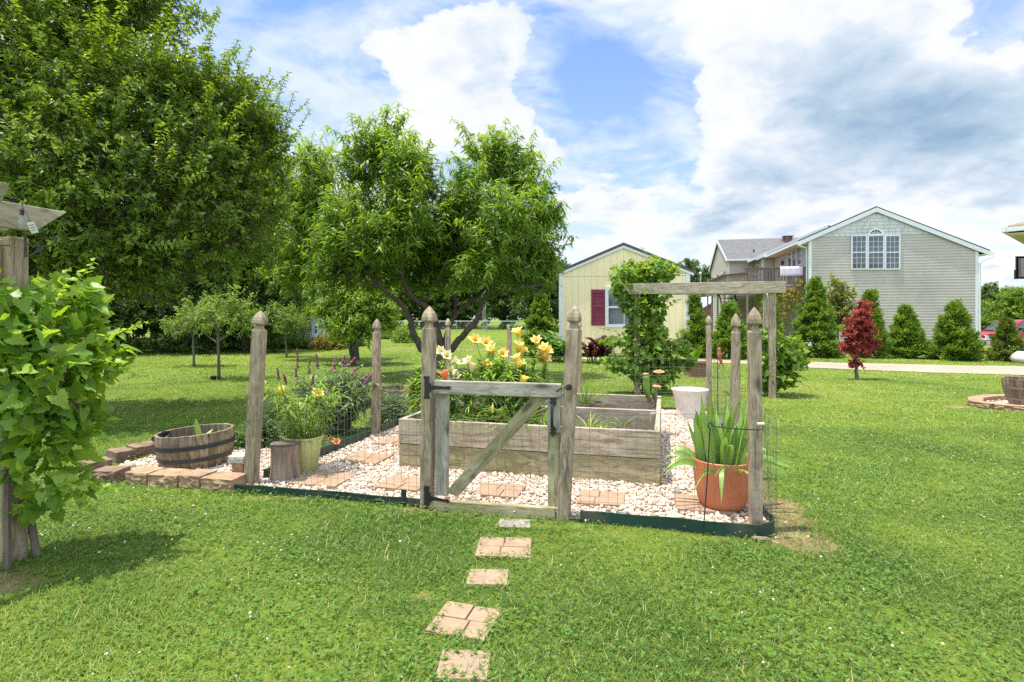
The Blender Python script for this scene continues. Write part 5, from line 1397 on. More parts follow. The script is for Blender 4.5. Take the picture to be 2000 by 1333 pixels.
M_PEACH = leaf_mat('peach_leaves', [(.075, .155, .018), (.13, .235, .026), (.195, .31, .036), (.30, .41, .065)], .48, .42, .35, tcol=(1.6, 1.5, .5))
pbse = A(*G(856, 736)[:2], 0); PY = pbse[1]
def pl(*pts): return [P(px, py, PY + dy) for px, py, dy in pts]
LIMBS = [([pbse - A(0, 0, .1), pbse + A(.0, 0, .15), P(852, 712, PY)], .14, .115),
         (pl((852, 714, 0), (838, 700, 0), (823, 682, -.05), (808, 652, -.1), (799, 621, -.15), (779, 589, -.25), (742, 560, -.35), (716, 534, -.4), (690, 500, -.4)), .085, .025),
         (pl((854, 716, 0), (862, 690, .1), (859, 664, .15), (853, 640, .15), (840, 606, .05), (812, 587, 0), (798, 572, -.05), (787, 544, -.1), (783, 492, -.1), (795, 455, 0), (790, 400, 0), (775, 350, 0)), .085, .02),
         (pl((857, 718, 0), (870, 696, -.1), (886, 677, -.15), (908, 652, -.2), (931, 623, -.25), (944, 584, -.3), (962, 560, -.3), (985, 530, -.3), (1010, 492, -.3), (1030, 440, -.3)), .085, .02),
         (pl((862, 690, .1), (872, 655, .15), (884, 625, .1), (902, 604, .05), (920, 590, 0), (946, 565, .1), (981, 516, .2), (990, 460, .2), (985, 400, .2)), .06, .018),
         (pl((884, 625, .1), (890, 600, .3), (888, 570, .5), (878, 520, .6), (885, 460, .6)), .04, .015), (pl((832, 590, 0), (870, 515, 0), (900, 455, .1), (921, 415, .2)), .022, .01),
         (pl((742, 560, -.35), (700, 550, -.6), (660, 520, -.7)), .03, .012), (pl((787, 544, -.1), (760, 500, .3), (735, 440, .4), (720, 380, .4)), .035, .012), (pl((944, 584, -.3), (990, 570, -.6), (1030, 560, -.7)), .03, .012),
         (pl((783, 492, -.1), (820, 440, -.2), (835, 380, -.2), (830, 320, -.2)), .03, .01)]
def lobe(px, py, dy, rx, ry, Y0=None, d=None, w=1.0):
    Y0 = PY if Y0 is None else Y0; s = (Y0 + dy) / FOC
    return (P(px, py, Y0 + dy), (rx * s, (d if d else (rx + ry) / 2 * s), ry * s), w)
PL = [lobe(757, 295, 0, 50, 48), lobe(708, 315, -.2, 36, 48), lobe(785, 350, -.6, 46, 62), lobe(822, 345, .1, 26, 48), lobe(735, 390, .2, 68, 55), lobe(675, 455, -.4, 55, 55), lobe(650, 490, -.7, 38, 42), lobe(690, 520, -.2, 52, 34), lobe(740, 470, -.8, 60, 50),
      lobe(958, 305, 0, 42, 46), lobe(1000, 340, .2, 50, 58), lobe(1035, 400, 0, 52, 55), lobe(1050, 460, .1, 48, 60), lobe(1022, 520, -.2, 62, 42), lobe(985, 440, -.9, 66, 70), lobe(928, 375, -.5, 34, 50), lobe(880, 450, .2, 64, 50), lobe(860, 480, .8, 85, 55),
      lobe(800, 430, -.9, 55, 52), lobe(930, 490, .9, 80, 55), lobe(960, 530, -.7, 62, 32), lobe(800, 500, .9, 70, 50), lobe(1062, 520, 0, 34, 40, None, None, .8), lobe(905, 535, -.5, 40, 26, None, None, .6), lobe(872, 395, .2, 44, 42), lobe(850, 540, .9, 60, 30), lobe(740, 540, .6, 50, 28), lobe(1040, 555, .2, 45, 25), lobe(640, 540, -.5, 40, 30)]
tree('peach_tree', 'large forked peach tree with drooping narrow leaves in the middle of the lawn', pbse, PL, 1750, 22, .50, .15, .037, M_PEACH, M_BARKD, LIMBS, up=.8, outw=.5, droop=.6, leaf_down=.35, spread=.9, twig_r=.005, join=.25, lump=.34, shoots=120, shoot_len=.62)
M_PEACH2 = leaf_mat('pale_peach_leaves', [(.11, .20, .024), (.17, .28, .034), (.23, .345, .044), (.31, .41, .065)], .48, .45, .3, tcol=(1.6, 1.5, .5))
Y2 = 15.5
tree('peach_tree', 'second peach tree standing behind the large one, with a leafy spire', A(*P(697, 704, Y2)[:2], 0), [lobe(620, 360, 0, 28, 60, Y2), lobe(605, 420, 0, 48, 50, Y2), lobe(580, 400, 0, 36, 50, Y2), lobe(640, 440, 0, 50, 60, Y2), lobe(590, 480, .2, 55, 50, Y2), lobe(640, 520, 0, 50, 40, Y2), lobe(570, 530, 0, 45, 40, Y2)], 620, 22, .6, .17, .042,
     M_PEACH2, M_BARKD, [([A(*P(697, 704, Y2)[:2], -.1), P(692, 660, Y2), P(668, 590, Y2), P(630, 480, Y2), P(620, 340, Y2)], .09, .02)], up=.8, outw=.5, droop=.6, twig_r=.006, join=.15, shoots=60, shoot_len=1.0)
b = G(692, 713); Yb = b[1]
tree('peach_tree', 'small round crowned peach tree on the sunny lawn', b, [lobe(690, 612, 0, 58, 32, Yb), lobe(650, 600, 0, 42, 28, Yb), lobe(735, 605, 0, 40, 32, Yb), lobe(690, 640, -.3, 55, 22, Yb), lobe(720, 580, .3, 40, 24, Yb), lobe(660, 570, .3, 40, 20, Yb), lobe(752, 625, 0, 24, 20, Yb)], 560, 20, .36, .145, .034,
     M_PEACH2, M_BARKD, [([b - A(0, 0, .1), P(688, 690, Yb), P(684, 676, Yb), P(690, 650, Yb), P(692, 610, Yb)], .075, .025), ([P(684, 678, Yb), P(700, 660, Yb), P(720, 630, Yb), P(735, 600, Yb)], .045, .012), ([P(686, 676, Yb), P(670, 655, Yb - .2), P(652, 620, Yb - .2)], .035, .012)], up=.5, droop=.6, twig_r=.005, join=.2, shoots=40, shoot_len=.5)
M_YOUNG = leaf_mat('young_leaves', [(.14, .22, .04), (.21, .31, .06), (.30, .40, .10)], .38, .5)
for px, py, lb_, lobes_, limbs_ in ((380, 716, 'slim young tree with a forked pale trunk, farther of the pair', [(375, 628, 40, 22), (345, 635, 26, 14), (405, 620, 30, 22), (380, 605, 30, 16)], [[(380, 716), (378, 690), (377, 665), (380, 650), (392, 632), (400, 615)], [(378, 665), (374, 650), (366, 635)]]),
                                    (428, 741, 'young open crowned tree with a thin trunk beside a small black pot', [(430, 615, 40, 22), (470, 620, 30, 20), (455, 590, 34, 16), (400, 610, 24, 18), (490, 635, 24, 12)], [[(428, 741), (427, 700), (426, 660), (429, 640), (440, 610), (450, 590)], [(427, 665), (445, 655), (464, 640), (480, 630)], [(428, 655), (418, 630), (410, 610)], [(427, 672), (410, 660), (398, 650)]]),
                                    (560, 698, 'pale leaved sapling in front of the distant outbuilding', [(560, 620, 26, 18), (540, 612, 20, 14), (580, 625, 20, 16), (560, 640, 24, 12)], [[(560, 698), (558, 670), (557, 645), (560, 620)], [(557, 650), (570, 635), (580, 622)]])):
    b = G(px, py); Yb = b[1]
    tree('young_tree', lb_, b, [lobe(a_[0], a_[1], 0, a_[2], a_[3], Yb, .45) for a_ in lobes_], 150, 13, .34, .085, .034, M_YOUNG, M_BARK,
         [([P(x_, y_, Yb) for x_, y_ in l], .032 if i == 0 else .018, .008) for i, l in enumerate(limbs_)], T=T_RHOMB, up=.45, droop=.3, twig_r=.004, join=.5, group='young fruit trees on the lawn')
t = thing('black_pot', 'small black pot standing on the lawn under the young tree', 'pot', G(417, 742)); c = G(417, 742); s_ = c[1] / FOC
mb = MB(); mb.lathe([(.001, 0), (4.5 * s_, 0), (5.5 * s_, 6 * s_), (6 * s_, 6.5 * s_), (5.6 * s_, 7.5 * s_), (4.6 * s_, 7.2 * s_), (.001, 5 * s_)], c, 20); mb.build('shell', M_BLKP, t, True)

# the big near tree on the left
M_PLUM = leaf_mat('glossy_leaves', [(.052, .115, .015), (.098, .178, .02), (.152, .24, .028), (.235, .325, .044), (.42, .13, .04)], .42, .38, .45, tcol=(1.6, 1.5, .5))
bt = A(-5.9, 7.1, 0); YB = 7.0
def lt(px, py, Y, rx, ry, w_=1.0, d=None): s = Y / FOC; return (P(px, py, Y), (rx * s, d or (rx + ry) / 2 * s * .8, ry * s), w_)
BL = [lt(60, 130, 6.8, 130, 130), lt(170, 60, 7.2, 120, 100), lt(290, 30, 7.6, 80, 80, .8), lt(180, 180, 6.3, 120, 80), lt(300, 190, 6.6, 105, 75), lt(390, 200, 7.0, 75, 65), lt(440, 260, 7.3, 85, 70), lt(330, 290, 6.4, 110, 70), lt(500, 270, 7.6, 48, 55), lt(130, 290, 6.0, 120, 80),
      lt(-60, 200, 6.4, 150, 170), lt(30, 400, 6.2, 120, 90), lt(180, 400, 6.0, 110, 75), lt(310, 400, 6.3, 110, 65), lt(420, 370, 6.9, 95, 70), lt(500, 380, 7.5, 62, 80), lt(200, 490, 6.2, 110, 50), lt(330, 500, 6.6, 110, 48), lt(440, 470, 7.2, 80, 50), lt(90, 520, 6.4, 90, 55),
      lt(-100, 480, 6.2, 160, 130), lt(150, -100, 7, 200, 110, .7), lt(-80, -60, 6.6, 200, 160, .7), lt(270, 560, 7.0, 90, 30, .7), lt(530, 310, 7.8, 30, 40, .7), lt(490, 450, 8.5, 70, 60), lt(100, 545, 7.5, 110, 50)]
def bl(*pts): return [P(a, b_, c) for a, b_, c in pts]
BLIMB = [([bt - A(0, 0, .1), bt + A(.05, 0, .9), bt + A(.15, -.1, 1.7)], .20, .16), ([bt + A(.15, -.1, 1.6), *bl((150, 420, 6.9), (230, 330, 6.8), (320, 260, 6.9), (430, 190, 7.1))], .11, .02), ([bt + A(.1, -.1, 1.6), *bl((110, 350, 6.9), (140, 200, 6.9), (190, 80, 7.1), (250, -30, 7.2))], .12, .03),
         ([bt + A(.1, 0, 1.3), *bl((180, 500, 6.8), (280, 430, 6.7), (400, 360, 7.0), (520, 290, 7.5))], .09, .015), ([bt + A(0, -.1, 1.5), *bl((60, 420, 6.5), (20, 250, 6.4), (-40, 80, 6.4))], .11, .03), ([bt + A(.1, -.1, 1.1), *bl((200, 560, 6.7), (320, 520, 6.7), (430, 480, 7.1))], .07, .012),
         ([*bl((230, 330, 6.8), (300, 330, 6.3), (380, 320, 6.2))], .05, .012), ([*bl((140, 200, 6.9), (220, 150, 6.5), (310, 130, 6.5), (380, 110, 6.7))], .05, .012), ([*bl((320, 520, 6.7), (260, 560, 6.6), (330, 600, 6.8))], .03, .01)]
tree('shade_tree', 'big dark green tree with glossy leaves overhanging the lawn at the left', bt, BL, 3900, 30, .44, .070, .034, M_PLUM, M_BARKD, BLIMB, T=T_RHOMB, up=.35, outw=.75, droop=.25, leaf_down=.05, spread=.95, twig_r=.0045, join=.2, shell=.48, alt=.0012, lump=.42, shoots=260, shoot_len=.7)
# long shoots reaching out of its crown
big = bpy.data.objects['shade_tree']; lf = LF(); st = LF()
for a_, b_, c_ in ((bl((370, 70, 7.2), (400, 50, 7.2), (428, 24, 7.2))), (bl((300, 60, 7.2), (345, 30, 7.2), (390, 8, 7.2))), (bl((420, 170, 7.1), (445, 130, 7.1), (468, 95, 7.1))), (bl((520, 285, 7.5), (550, 276, 7.5), (578, 268, 7.5))), (bl((490, 250, 7.4), (520, 240, 7.4), (552, 236, 7.4))),
                   (bl((440, 200, 7.2), (470, 165, 7.2), (492, 150, 7.2))), (bl((480, 300, 7.3), (520, 330, 7.4), (560, 320, 7.4))), (bl((380, 520, 6.6), (410, 500, 6.6), (440, 505, 6.6))), (bl((250, 470, 5.9), (310, 480, 5.9), (360, 470, 5.9))), (bl((300, 330, 5.9), (360, 350, 5.9), (400, 335, 5.9)))):
    ps = smooth_path([a_, b_, c_], 9); st.sticks(ps[:-1], ps[1:], .006, .004); k = len(ps); 
    for rep in range(2):
        aa = np.arange(k) * math.pi + rep * 1.6; d = unit(np.gradient(ps, axis=0) * 8 + np.stack([np.zeros(k), np.cos(aa) * .6, np.sin(aa) * .7 + .15], 1)); lf.add(ps, d, unit(A(0, -.4, .9) + .3 * RG.normal(size=(k, 3))), .062, .032, T_OVAL, .25, .3 + .44 * RG.random(k))
lf.V += st.V; lf.t += st.t; lf.tot += st.tot; lf.lo += [l + lf.n for l in st.lo]; lf.n += st.n; lf.build('foliage_sprays', M_PLUM, big)

# background trees
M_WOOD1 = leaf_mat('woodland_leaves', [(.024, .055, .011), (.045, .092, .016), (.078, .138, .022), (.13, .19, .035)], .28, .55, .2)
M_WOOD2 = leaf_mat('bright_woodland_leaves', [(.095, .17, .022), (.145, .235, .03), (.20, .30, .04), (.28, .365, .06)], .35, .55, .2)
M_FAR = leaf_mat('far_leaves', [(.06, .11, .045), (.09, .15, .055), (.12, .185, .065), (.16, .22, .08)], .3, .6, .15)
def woods(label, px, Y, top, wpx, mat, n=900, per=26, L=.24, bottom=None, group='trees behind the lawn', base_px=None, nl=9, name='broadleaf_tree', seed=1, tl=.9, skirt=0.0):
    r_ = np.random.default_rng(seed); gz_ = float(ground_z(P(px, 0, Y)[0], Y)); s = Y / FOC
    b = P(px, 0, Y); b[2] = gz_; zt_ = EYE + (HOR - top) * s; H = zt_ - gz_; R_ = wpx / 2 * s
    zb = gz_ + (H * .22 if bottom is None else bottom)
    lob = []
    for i in range(nl):
        a = i * 2.4; f = (i + .5) / nl; zc = zb + (zt_ - zb) * (.12 + .74 * f); rr = R_ * (math.sin(math.pi * min(1, .22 + .74 * f)) ** .8)
        q = rr * .58 * (.4 + .6 * r_.random()); lob.append((b + A(math.cos(a) * q, math.sin(a) * q, 0) * 1.0 + A(0, 0, zc - gz_), (R_ * (.42 + .2 * r_.random()),) * 2 + ((zt_ - zb) * (.17 + .08 * r_.random()),)))
    lob.append((b + A(0, 0, zt_ - gz_ - H * .14), (R_ * .35, R_ * .35, H * .13)))
    if skirt: lob.append((b + A(0, -R_ * .3, skirt * .5), (R_ * .95, R_ * .7, skirt * .55), 1.3)); lob.append((b + A(R_ * .3, R_ * .1, skirt * .9), (R_ * .8, R_ * .7, skirt * .5), 1.0))
    tr = [b - A(0, 0, .2), b + A(.05, 0, H * .3), b + A(-.08, .05, H * .6), b + A(.03, 0, H * .85)]
    return tree(name, label, b, lob, n, per, tl, L, L * .5, mat, M_BARKD, [(tr, .05 * R_ + .06, .03)] + [([b + A(0, 0, H * (.25 + .1 * k)), b + A(math.cos(k * 2.4) * R_ * .4, math.sin(k * 2.4) * R_ * .4, H * (.45 + .08 * k)), b + A(math.cos(k * 2.4) * R_ * .7, math.sin(k * 2.4) * R_ * .7, H * (.55 + .09 * k))], .03 * R_ + .03, .02) for k in range(4)],
                T=T_RHOMB, up=.35, outw=.7, droop=.2, spread=.9, group=group, twig_r=.008, join=.08, shell=.3, lump=.28)
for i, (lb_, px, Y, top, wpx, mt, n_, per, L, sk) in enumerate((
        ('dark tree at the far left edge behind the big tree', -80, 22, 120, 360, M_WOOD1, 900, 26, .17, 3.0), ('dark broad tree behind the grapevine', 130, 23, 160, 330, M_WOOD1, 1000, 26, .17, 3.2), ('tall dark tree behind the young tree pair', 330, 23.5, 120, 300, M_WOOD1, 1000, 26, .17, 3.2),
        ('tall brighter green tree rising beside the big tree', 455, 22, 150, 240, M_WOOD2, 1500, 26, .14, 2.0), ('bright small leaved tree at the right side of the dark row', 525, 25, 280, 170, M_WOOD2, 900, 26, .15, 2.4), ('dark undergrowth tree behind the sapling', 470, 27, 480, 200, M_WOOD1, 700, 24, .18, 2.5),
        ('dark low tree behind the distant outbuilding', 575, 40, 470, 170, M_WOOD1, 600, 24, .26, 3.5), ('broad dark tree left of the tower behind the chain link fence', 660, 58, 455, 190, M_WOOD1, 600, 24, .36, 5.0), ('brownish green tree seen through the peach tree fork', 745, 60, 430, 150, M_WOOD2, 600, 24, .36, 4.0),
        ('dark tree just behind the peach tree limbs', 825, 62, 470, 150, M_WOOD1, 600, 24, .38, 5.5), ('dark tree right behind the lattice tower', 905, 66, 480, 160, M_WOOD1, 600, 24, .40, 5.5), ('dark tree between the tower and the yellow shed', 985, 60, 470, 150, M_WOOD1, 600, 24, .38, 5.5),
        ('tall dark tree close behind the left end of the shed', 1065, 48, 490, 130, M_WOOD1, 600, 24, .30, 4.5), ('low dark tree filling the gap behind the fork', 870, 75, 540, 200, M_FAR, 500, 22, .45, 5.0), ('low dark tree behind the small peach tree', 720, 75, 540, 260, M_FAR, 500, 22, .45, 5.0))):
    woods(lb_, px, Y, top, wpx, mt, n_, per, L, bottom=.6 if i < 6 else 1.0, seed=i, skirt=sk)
for i, (px, Y_, top_, w_, lb_) in enumerate(((150, 18.5, 330, 330, 'low branched dark tree behind the grapevine, nearest of the shaded row'), (330, 19, 300, 300, 'low branched dark tree right behind the young pair'), (480, 19.5, 330, 220, 'low branched dark tree beside the pale sapling'))):
    woods(lb_, px, Y_, top_, w_, M_WOOD1, 1000, 26, .13, bottom=.5, seed=80 + i, skirt=2.4, tl=.7)
for i, (px, lb_) in enumerate(((-60, 'far dark tree behind the leftmost edge tree'), (70, 'deep shade tree behind the grapevine, in the second row'), (190, 'second row dark tree left of the young pair'), (300, 'second row dark tree right behind the young pair'), (410, 'second row dark tree between young tree and sapling'), (510, 'second row dark tree left of the outbuilding'))):
    woods(lb_, px, 31 + (i % 2), 430, 210, M_WOOD1, 520, 22, .24, bottom=.3, seed=60 + i, skirt=3.2)
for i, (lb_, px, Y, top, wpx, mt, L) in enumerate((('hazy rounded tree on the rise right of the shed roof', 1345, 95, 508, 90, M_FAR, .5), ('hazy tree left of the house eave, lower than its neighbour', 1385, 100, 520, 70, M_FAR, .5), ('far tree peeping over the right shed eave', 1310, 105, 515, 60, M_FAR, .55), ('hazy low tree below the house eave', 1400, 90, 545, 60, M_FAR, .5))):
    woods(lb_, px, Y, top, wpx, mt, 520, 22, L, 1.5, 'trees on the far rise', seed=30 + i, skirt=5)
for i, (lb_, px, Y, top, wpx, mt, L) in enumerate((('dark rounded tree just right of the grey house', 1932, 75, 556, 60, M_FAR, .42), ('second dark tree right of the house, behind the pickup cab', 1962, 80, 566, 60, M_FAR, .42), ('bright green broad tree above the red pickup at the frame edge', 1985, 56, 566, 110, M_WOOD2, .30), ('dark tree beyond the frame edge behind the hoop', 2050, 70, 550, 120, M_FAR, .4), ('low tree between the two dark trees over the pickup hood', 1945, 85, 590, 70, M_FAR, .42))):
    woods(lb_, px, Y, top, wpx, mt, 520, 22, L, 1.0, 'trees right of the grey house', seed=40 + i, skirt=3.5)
tag(bushlet('shrub', None, A(*P(1920, 0, 60)[:2], float(ground_z(50, 60))), (1.2, 1.2, 1.9), 1400, .3, .16, M_WOOD1, 'shrub', T_RHOMB), 'round dark shrub on the lawn right of the house corner', 'shrub')
tag(bushlet('shrub', None, A(*P(1938, 0, 58)[:2], float(ground_z(50, 58))), (1.4, 1.2, 1.0), 1100, .3, .16, leaf_mat('plum_shrub', [(.05, .02, .02), (.09, .03, .03), (.13, .05, .05)], .3), 'shrub', T_RHOMB), 'low plum coloured shrub beside the round dark shrub', 'shrub')
p = G(641, 683); tag(bushlet('shrub', None, p, (.62, .5, .62), 1900, .12, .05, leaf_mat('golden_leaves', [(.16, .19, .03), (.27, .24, .04), (.34, .22, .05)], .35), 'shrub', T_LONG), 'golden yellow shrub on the lawn by the distant outbuilding', 'shrub')
p = G(542, 679); tag(bushlet('shrub', None, p, (.45, .4, .55), 1200, .12, .05, M_WOOD1, 'shrub', T_LONG), 'small dark green shrub left of the golden one', 'shrub')
p = G(690, 676); tag(bushlet('shrub', None, p, (.5, .5, .65), 1200, .14, .06, M_WOOD1, 'shrub', T_LONG), 'small dark shrub behind the round peach tree', 'shrub')
p = G(795, 670); tag(bushlet('shrub', None, p, (.7, .6, .7), 1200, .16, .07, M_WOOD2, 'shrub', T_LONG), 'sunlit shrub at the foot of the rough bank left of the peach trunk', 'shrub')
p = G(715, 668); tag(bushlet('shrub', None, p + A(0, 4, 0), (2.2, .8, .8), 2600, .18, .06, M_WOOD2, 'shrub', T_LONG), 'long patch of rough weeds on the bank below the chain link fence', 'weeds')
n = 9000; x = RG.uniform(-24, -6.5, n); y = 20.6 - .18 * (x + 6) * 0 + RG.random(n) * 2.4 + .05 * np.abs(x + 15)
lf = LF(); a = RG.random(n) * 6.283; lf.add(np.stack([x, y, np.zeros(n)], 1), np.stack([np.cos(a) * .5, np.sin(a) * .5, np.ones(n)], 1), np.stack([-np.cos(a), -np.sin(a), np.full(n, .6)], 1), (.15 + .5 * RG.random(n) ** 2), .07, T_LONG, .4)
tag(lf.build('undergrowth', M_WOOD1, None), 'dark weedy undergrowth along the foot of the shaded trees', 'undergrowth', kind='stuff')

# arborvitae
M_ARB = leaf_mat('arborvitae_sprays', [(.065, .135, .02), (.115, .205, .028), (.18, .28, .04), (.28, .37, .065)], .38, .55, .2)
M_ARBB = leaf_mat('browning_sprays', [(.065, .125, .02), (.11, .18, .028), (.165, .22, .038), (.25, .20, .05)], .28, .55, .2)
def arborvitae(label, px, base_py, w_, top, mat=M_ARB, n=1500, L=.17, lean=0):
    b = G(px, base_py); Y = b[1]; s = Y / FOC; H = (base_py - top) * s; R_ = w_ / 2 * s; b[2] = float(ground_z(b[0], Y))
    t = thing('arborvitae', label, 'arborvitae', b, 'arborvitae planted along the drive')
    mb = MB(); mb.tube([b - A(0, 0, .1), b + A(0, 0, H * .9)], [.05, .008], 7); mb.build('trunk', M_BARKD, t, True)
    R_ *= .86; m_ = int(n / 9)                                          # separate upswept sprays, each a flat fan of scales
    z = RG.random(m_) ** 1.15 * .95; a = RG.random(m_) * 6.283
    prof = R_ * np.clip((1 - z) ** 1.0, .03, 1) * np.clip(.72 + z * 2.0, 0, 1) * (1 + .16 * RG.normal(size=m_).clip(-1.2, 1.8))
    z[:m_ // 14] = 1 - .10 * RG.random(m_ // 14); prof[:m_ // 14] = .02
    root = b + np.stack([np.cos(a) * prof * .35, np.sin(a) * prof * .35, .02 + z * H * .92], 1)
    ax = unit(np.stack([np.cos(a), np.sin(a), .30 + .75 * z + .25 * RG.normal(size=m_)], 1)); ln = prof * .70 + .05 + .08 * RG.random(m_) * H / 2
    tang = unit(np.cross(ax, A(0, 0, 1)) + .4 * RG.normal(size=(m_, 3)))
    k = 84; I = np.repeat(np.arange(m_), k); u = RG.random(m_ * k) ** .7; w_ = (RG.random(m_ * k) * 2 - 1) * (1 - .75 * u) * .55
    pos = root[I] + ax[I] * (ln[I] * u)[:, None] + tang[I] * (ln[I] * w_)[:, None] + RG.normal(size=(m_ * k, 3)) * .03; pos[:, 2] = np.maximum(pos[:, 2], b[2] + .02)
    pos[:, 2] -= (u ** 2 * .10 * (1 - z[I]) * ln[I])
    d = unit(ax[I] + tang[I] * w_[:, None] * 1.6 + .35 * RG.normal(size=(m_ * k, 3))); nr = unit(np.cross(ax, tang)[I] + A(0, 0, .5) + .45 * RG.normal(size=(m_ * k, 3)))
    tone = np.clip(.34 + .15 * RG.normal(size=m_ * k) + np.repeat(.14 * RG.normal(size=m_), k) + .28 * u, 0, 1)
    lf = LF(); lf.add(pos, d, nr, L * .72 * (.6 + .7 * RG.random(m_ * k)), L * .26, T_RHOMB, .2, tone)
    lf.sticks(root, root + ax * (ln * .8)[:, None], .008, .003, .0)
    lf.build('crown', mat, t)
arborvitae('tall arborvitae touching the left corner of the yellow shed', 1056, 698, 74, 568, n=1300)
arborvitae('arborvitae between the yellow shed and the next pointed post', 1356, 699, 52, 572, n=1000)
arborvitae('bushy arborvitae behind the two right fence posts', 1424, 701, 78, 590, n=1300)
arborvitae('narrow arborvitae seen inside the far arbor', 1502, 700, 60, 578, n=1100)
arborvitae('tallest arborvitae at the left corner of the grey house', 1592, 698, 98, 541, n=1700)
arborvitae('slim arborvitae behind the red maple', 1699, 700, 62, 566, n=1200)
arborvitae('short arborvitae right of the red maple', 1770, 700, 80, 601, n=1200)
arborvitae('wide arborvitae at the right corner of the grey house', 1864, 704, 96, 590, n=1600)
arborvitae('small browning arborvitae in front of the red pickup', 1966, 706, 56, 624, M_ARBB, n=750, L=.14)
# maple, yellow small tree, creeper
M_RED = leaf_mat('red_maple_leaves', [(.13, .024, .026), (.25, .045, .042), (.37, .085, .07), (.47, .20, .15)], .42, .5, .3, tcol=(1.7, .9, .8))
b = G(1673, 742); Ym = b[1]
tree('red_maple', 'small red leaved maple on the lawn in front of the drive', b, [lobe(1685, 610, 0, 9, 20, Ym), lobe(1676, 630, 0, 16, 14, Ym), lobe(1666, 653, 0, 16, 11, Ym), lobe(1688, 648, 0, 14, 16, Ym), lobe(1660, 675, 0, 15, 8, Ym), lobe(1697, 674, 0, 14, 7, Ym), lobe(1679, 682, -.05, 16, 9, Ym), lobe(1673, 712, 0, 16, 6, Ym, None, .7), lobe(1651, 681, 0, 8, 5, Ym), lobe(1707, 670, 0, 7, 4, Ym)], 330, 17, .17, .060, .034, M_RED, M_BARK,
     [([b - A(0, 0, .05), P(1673, 728, Ym), P(1672, 710, Ym), P(1674, 680, Ym), P(1680, 640, Ym), P(1687, 605, Ym)], .038, .007), ([P(1672, 708, Ym), P(1660, 690, Ym), P(1650, 678, Ym)], .014, .005), ([P(1673, 700, Ym), P(1690, 684, Ym), P(1704, 674, Ym)], .014, .005)], T=T_RHOMB, up=.2, outw=.9, droop=.3, leaf_down=.25, twig_r=.003, join=.3, lump=.3, shell=.2)
b = P(1636, 0, 20); b[2] = float(ground_z(b[0], 20)); Ys = 20
tree('yellow_green_tree', 'thin yellow green tree against the grey siding behind the tallest arborvitae', b, [lobe(1632, 575, 0, 20, 20, Ys), lobe(1645, 600, 0, 22, 18, Ys), lobe(1628, 610, 0, 20, 22, Ys), lobe(1655, 575, 0, 12, 9, Ys), lobe(1630, 550, 0, 8, 8, Ys), lobe(1640, 630, 0, 22, 14, Ys)], 200, 13, .4, .13, .07,
     leaf_mat('yellowish_leaves', [(.14, .17, .03), (.20, .23, .035), (.27, .27, .05)], .4), M_BARK, [([b, P(1637, 640, Ys), P(1634, 600, Ys), P(1632, 556, Ys)], .04, .01), ([P(1637, 630, Ys), P(1648, 600, Ys), P(1656, 575, Ys)], .02, .008)], T=T_RHOMB, up=.5, droop=.2, twig_r=.006, join=.5)

# ------------------------------------------------------------------ buildings
M_SIDING = plain('grey_siding', (.44, .40, .34), .6, .07, 1.6, dirt=((.33, .31, .26), .6))
M_SHAKE = plain('pale_shakes', (.53, .545, .51), .7, .10, 4.0, dirt=((.40, .39, .34), .8))
M_ROOF = plain('grey_shingles', (.115, .112, .11), .9, .30, 9, .3, stretch=(.4, .4, 1.6))
M_ROOFD = plain('dark_shingles', (.07, .066, .064), .9, .3, 9, .3)
M_SOFF = plain('cream_soffit', (.62, .57, .44), .7, .06, 6)
M_GLASS = plain('window_glass', (.075, .095, .115), .07, .35, 2.5, spec=.6)
M_CURT = plain('curtain', (.30, .32, .36), .8, .3, 6, stretch=(6, 6, .3))
M_DECK = wood('deck_wood', (.10, .07, .055), (.20, .145, .115), (.29, .22, .18), green=.1)
M_BRICK = plain('red_brick', (.22, .11, .08), .9, .35, 14, .2)


class Frame:
    """A building's own axes: u along its front, v to its back."""
    def __init__(s, O, yaw):
        s.O = np.asarray(O, float); c, n = math.cos(yaw), math.sin(yaw); s.u = A(c, n, 0); s.v = A(-n, c, 0); s.yaw = yaw
    def __call__(s, a, b, z): return A(s.O[0], s.O[1], 0) + s.u * a + s.v * b + A(0, 0, z)
    def hit(s, px, py, t=0.0):
        d = A((px - 1000) / FOC, 1, (HOR - py) / FOC); o_ = s(0, t, 0)
        k = np.dot(o_, s.v) / np.dot(d, s.v); p = A(0, 0, EYE) + d * k; r = p - s(0, 0, 0)
        return np.dot(r, s.u), p[2]
    def box(s, mb, a0, a1, b0, b1, z0, z1):
        V = [s(a, b, z) for z in (z0, z1) for b in (b0, b1) for a in (a0, a1)]
        return mb.add(V, [(0, 2, 3, 1), (4, 5, 7, 6), (0, 1, 5, 4), (2, 6, 7, 3), (0, 4, 6, 2), (1, 3, 7, 5)])


def laps(mb, pt, out_, z0, z1, span, pitch=.15, lip=.020, splits=None, roof=None):
    """Clapboard courses: each tilts out to a lip at its foot. pt(s, z) lies on the wall, out_ points outwards."""
    n = int((z1 - z0) / pitch + .999)
    for i in range(n):
        za, zb_ = z0 + i * pitch, min(z1, z0 + (i + 1) * pitch)
        a0, a1 = span(za); b0, b1 = span(zb_)
        if a1 - a0 < .02: break
        if b1 < b0: b0 = b1 = (b0 + b1) / 2
        mb.quad(pt(a0, za) + out_ * lip, pt(a1, za) + out_ * lip, pt(b1, zb_) + out_ * .001, pt(b0, zb_) + out_ * .001, RG.random())
        mb.quad(pt(a0, za), pt(a1, za), pt(a1, za) + out_ * lip, pt(a0, za) + out_ * lip, .5)


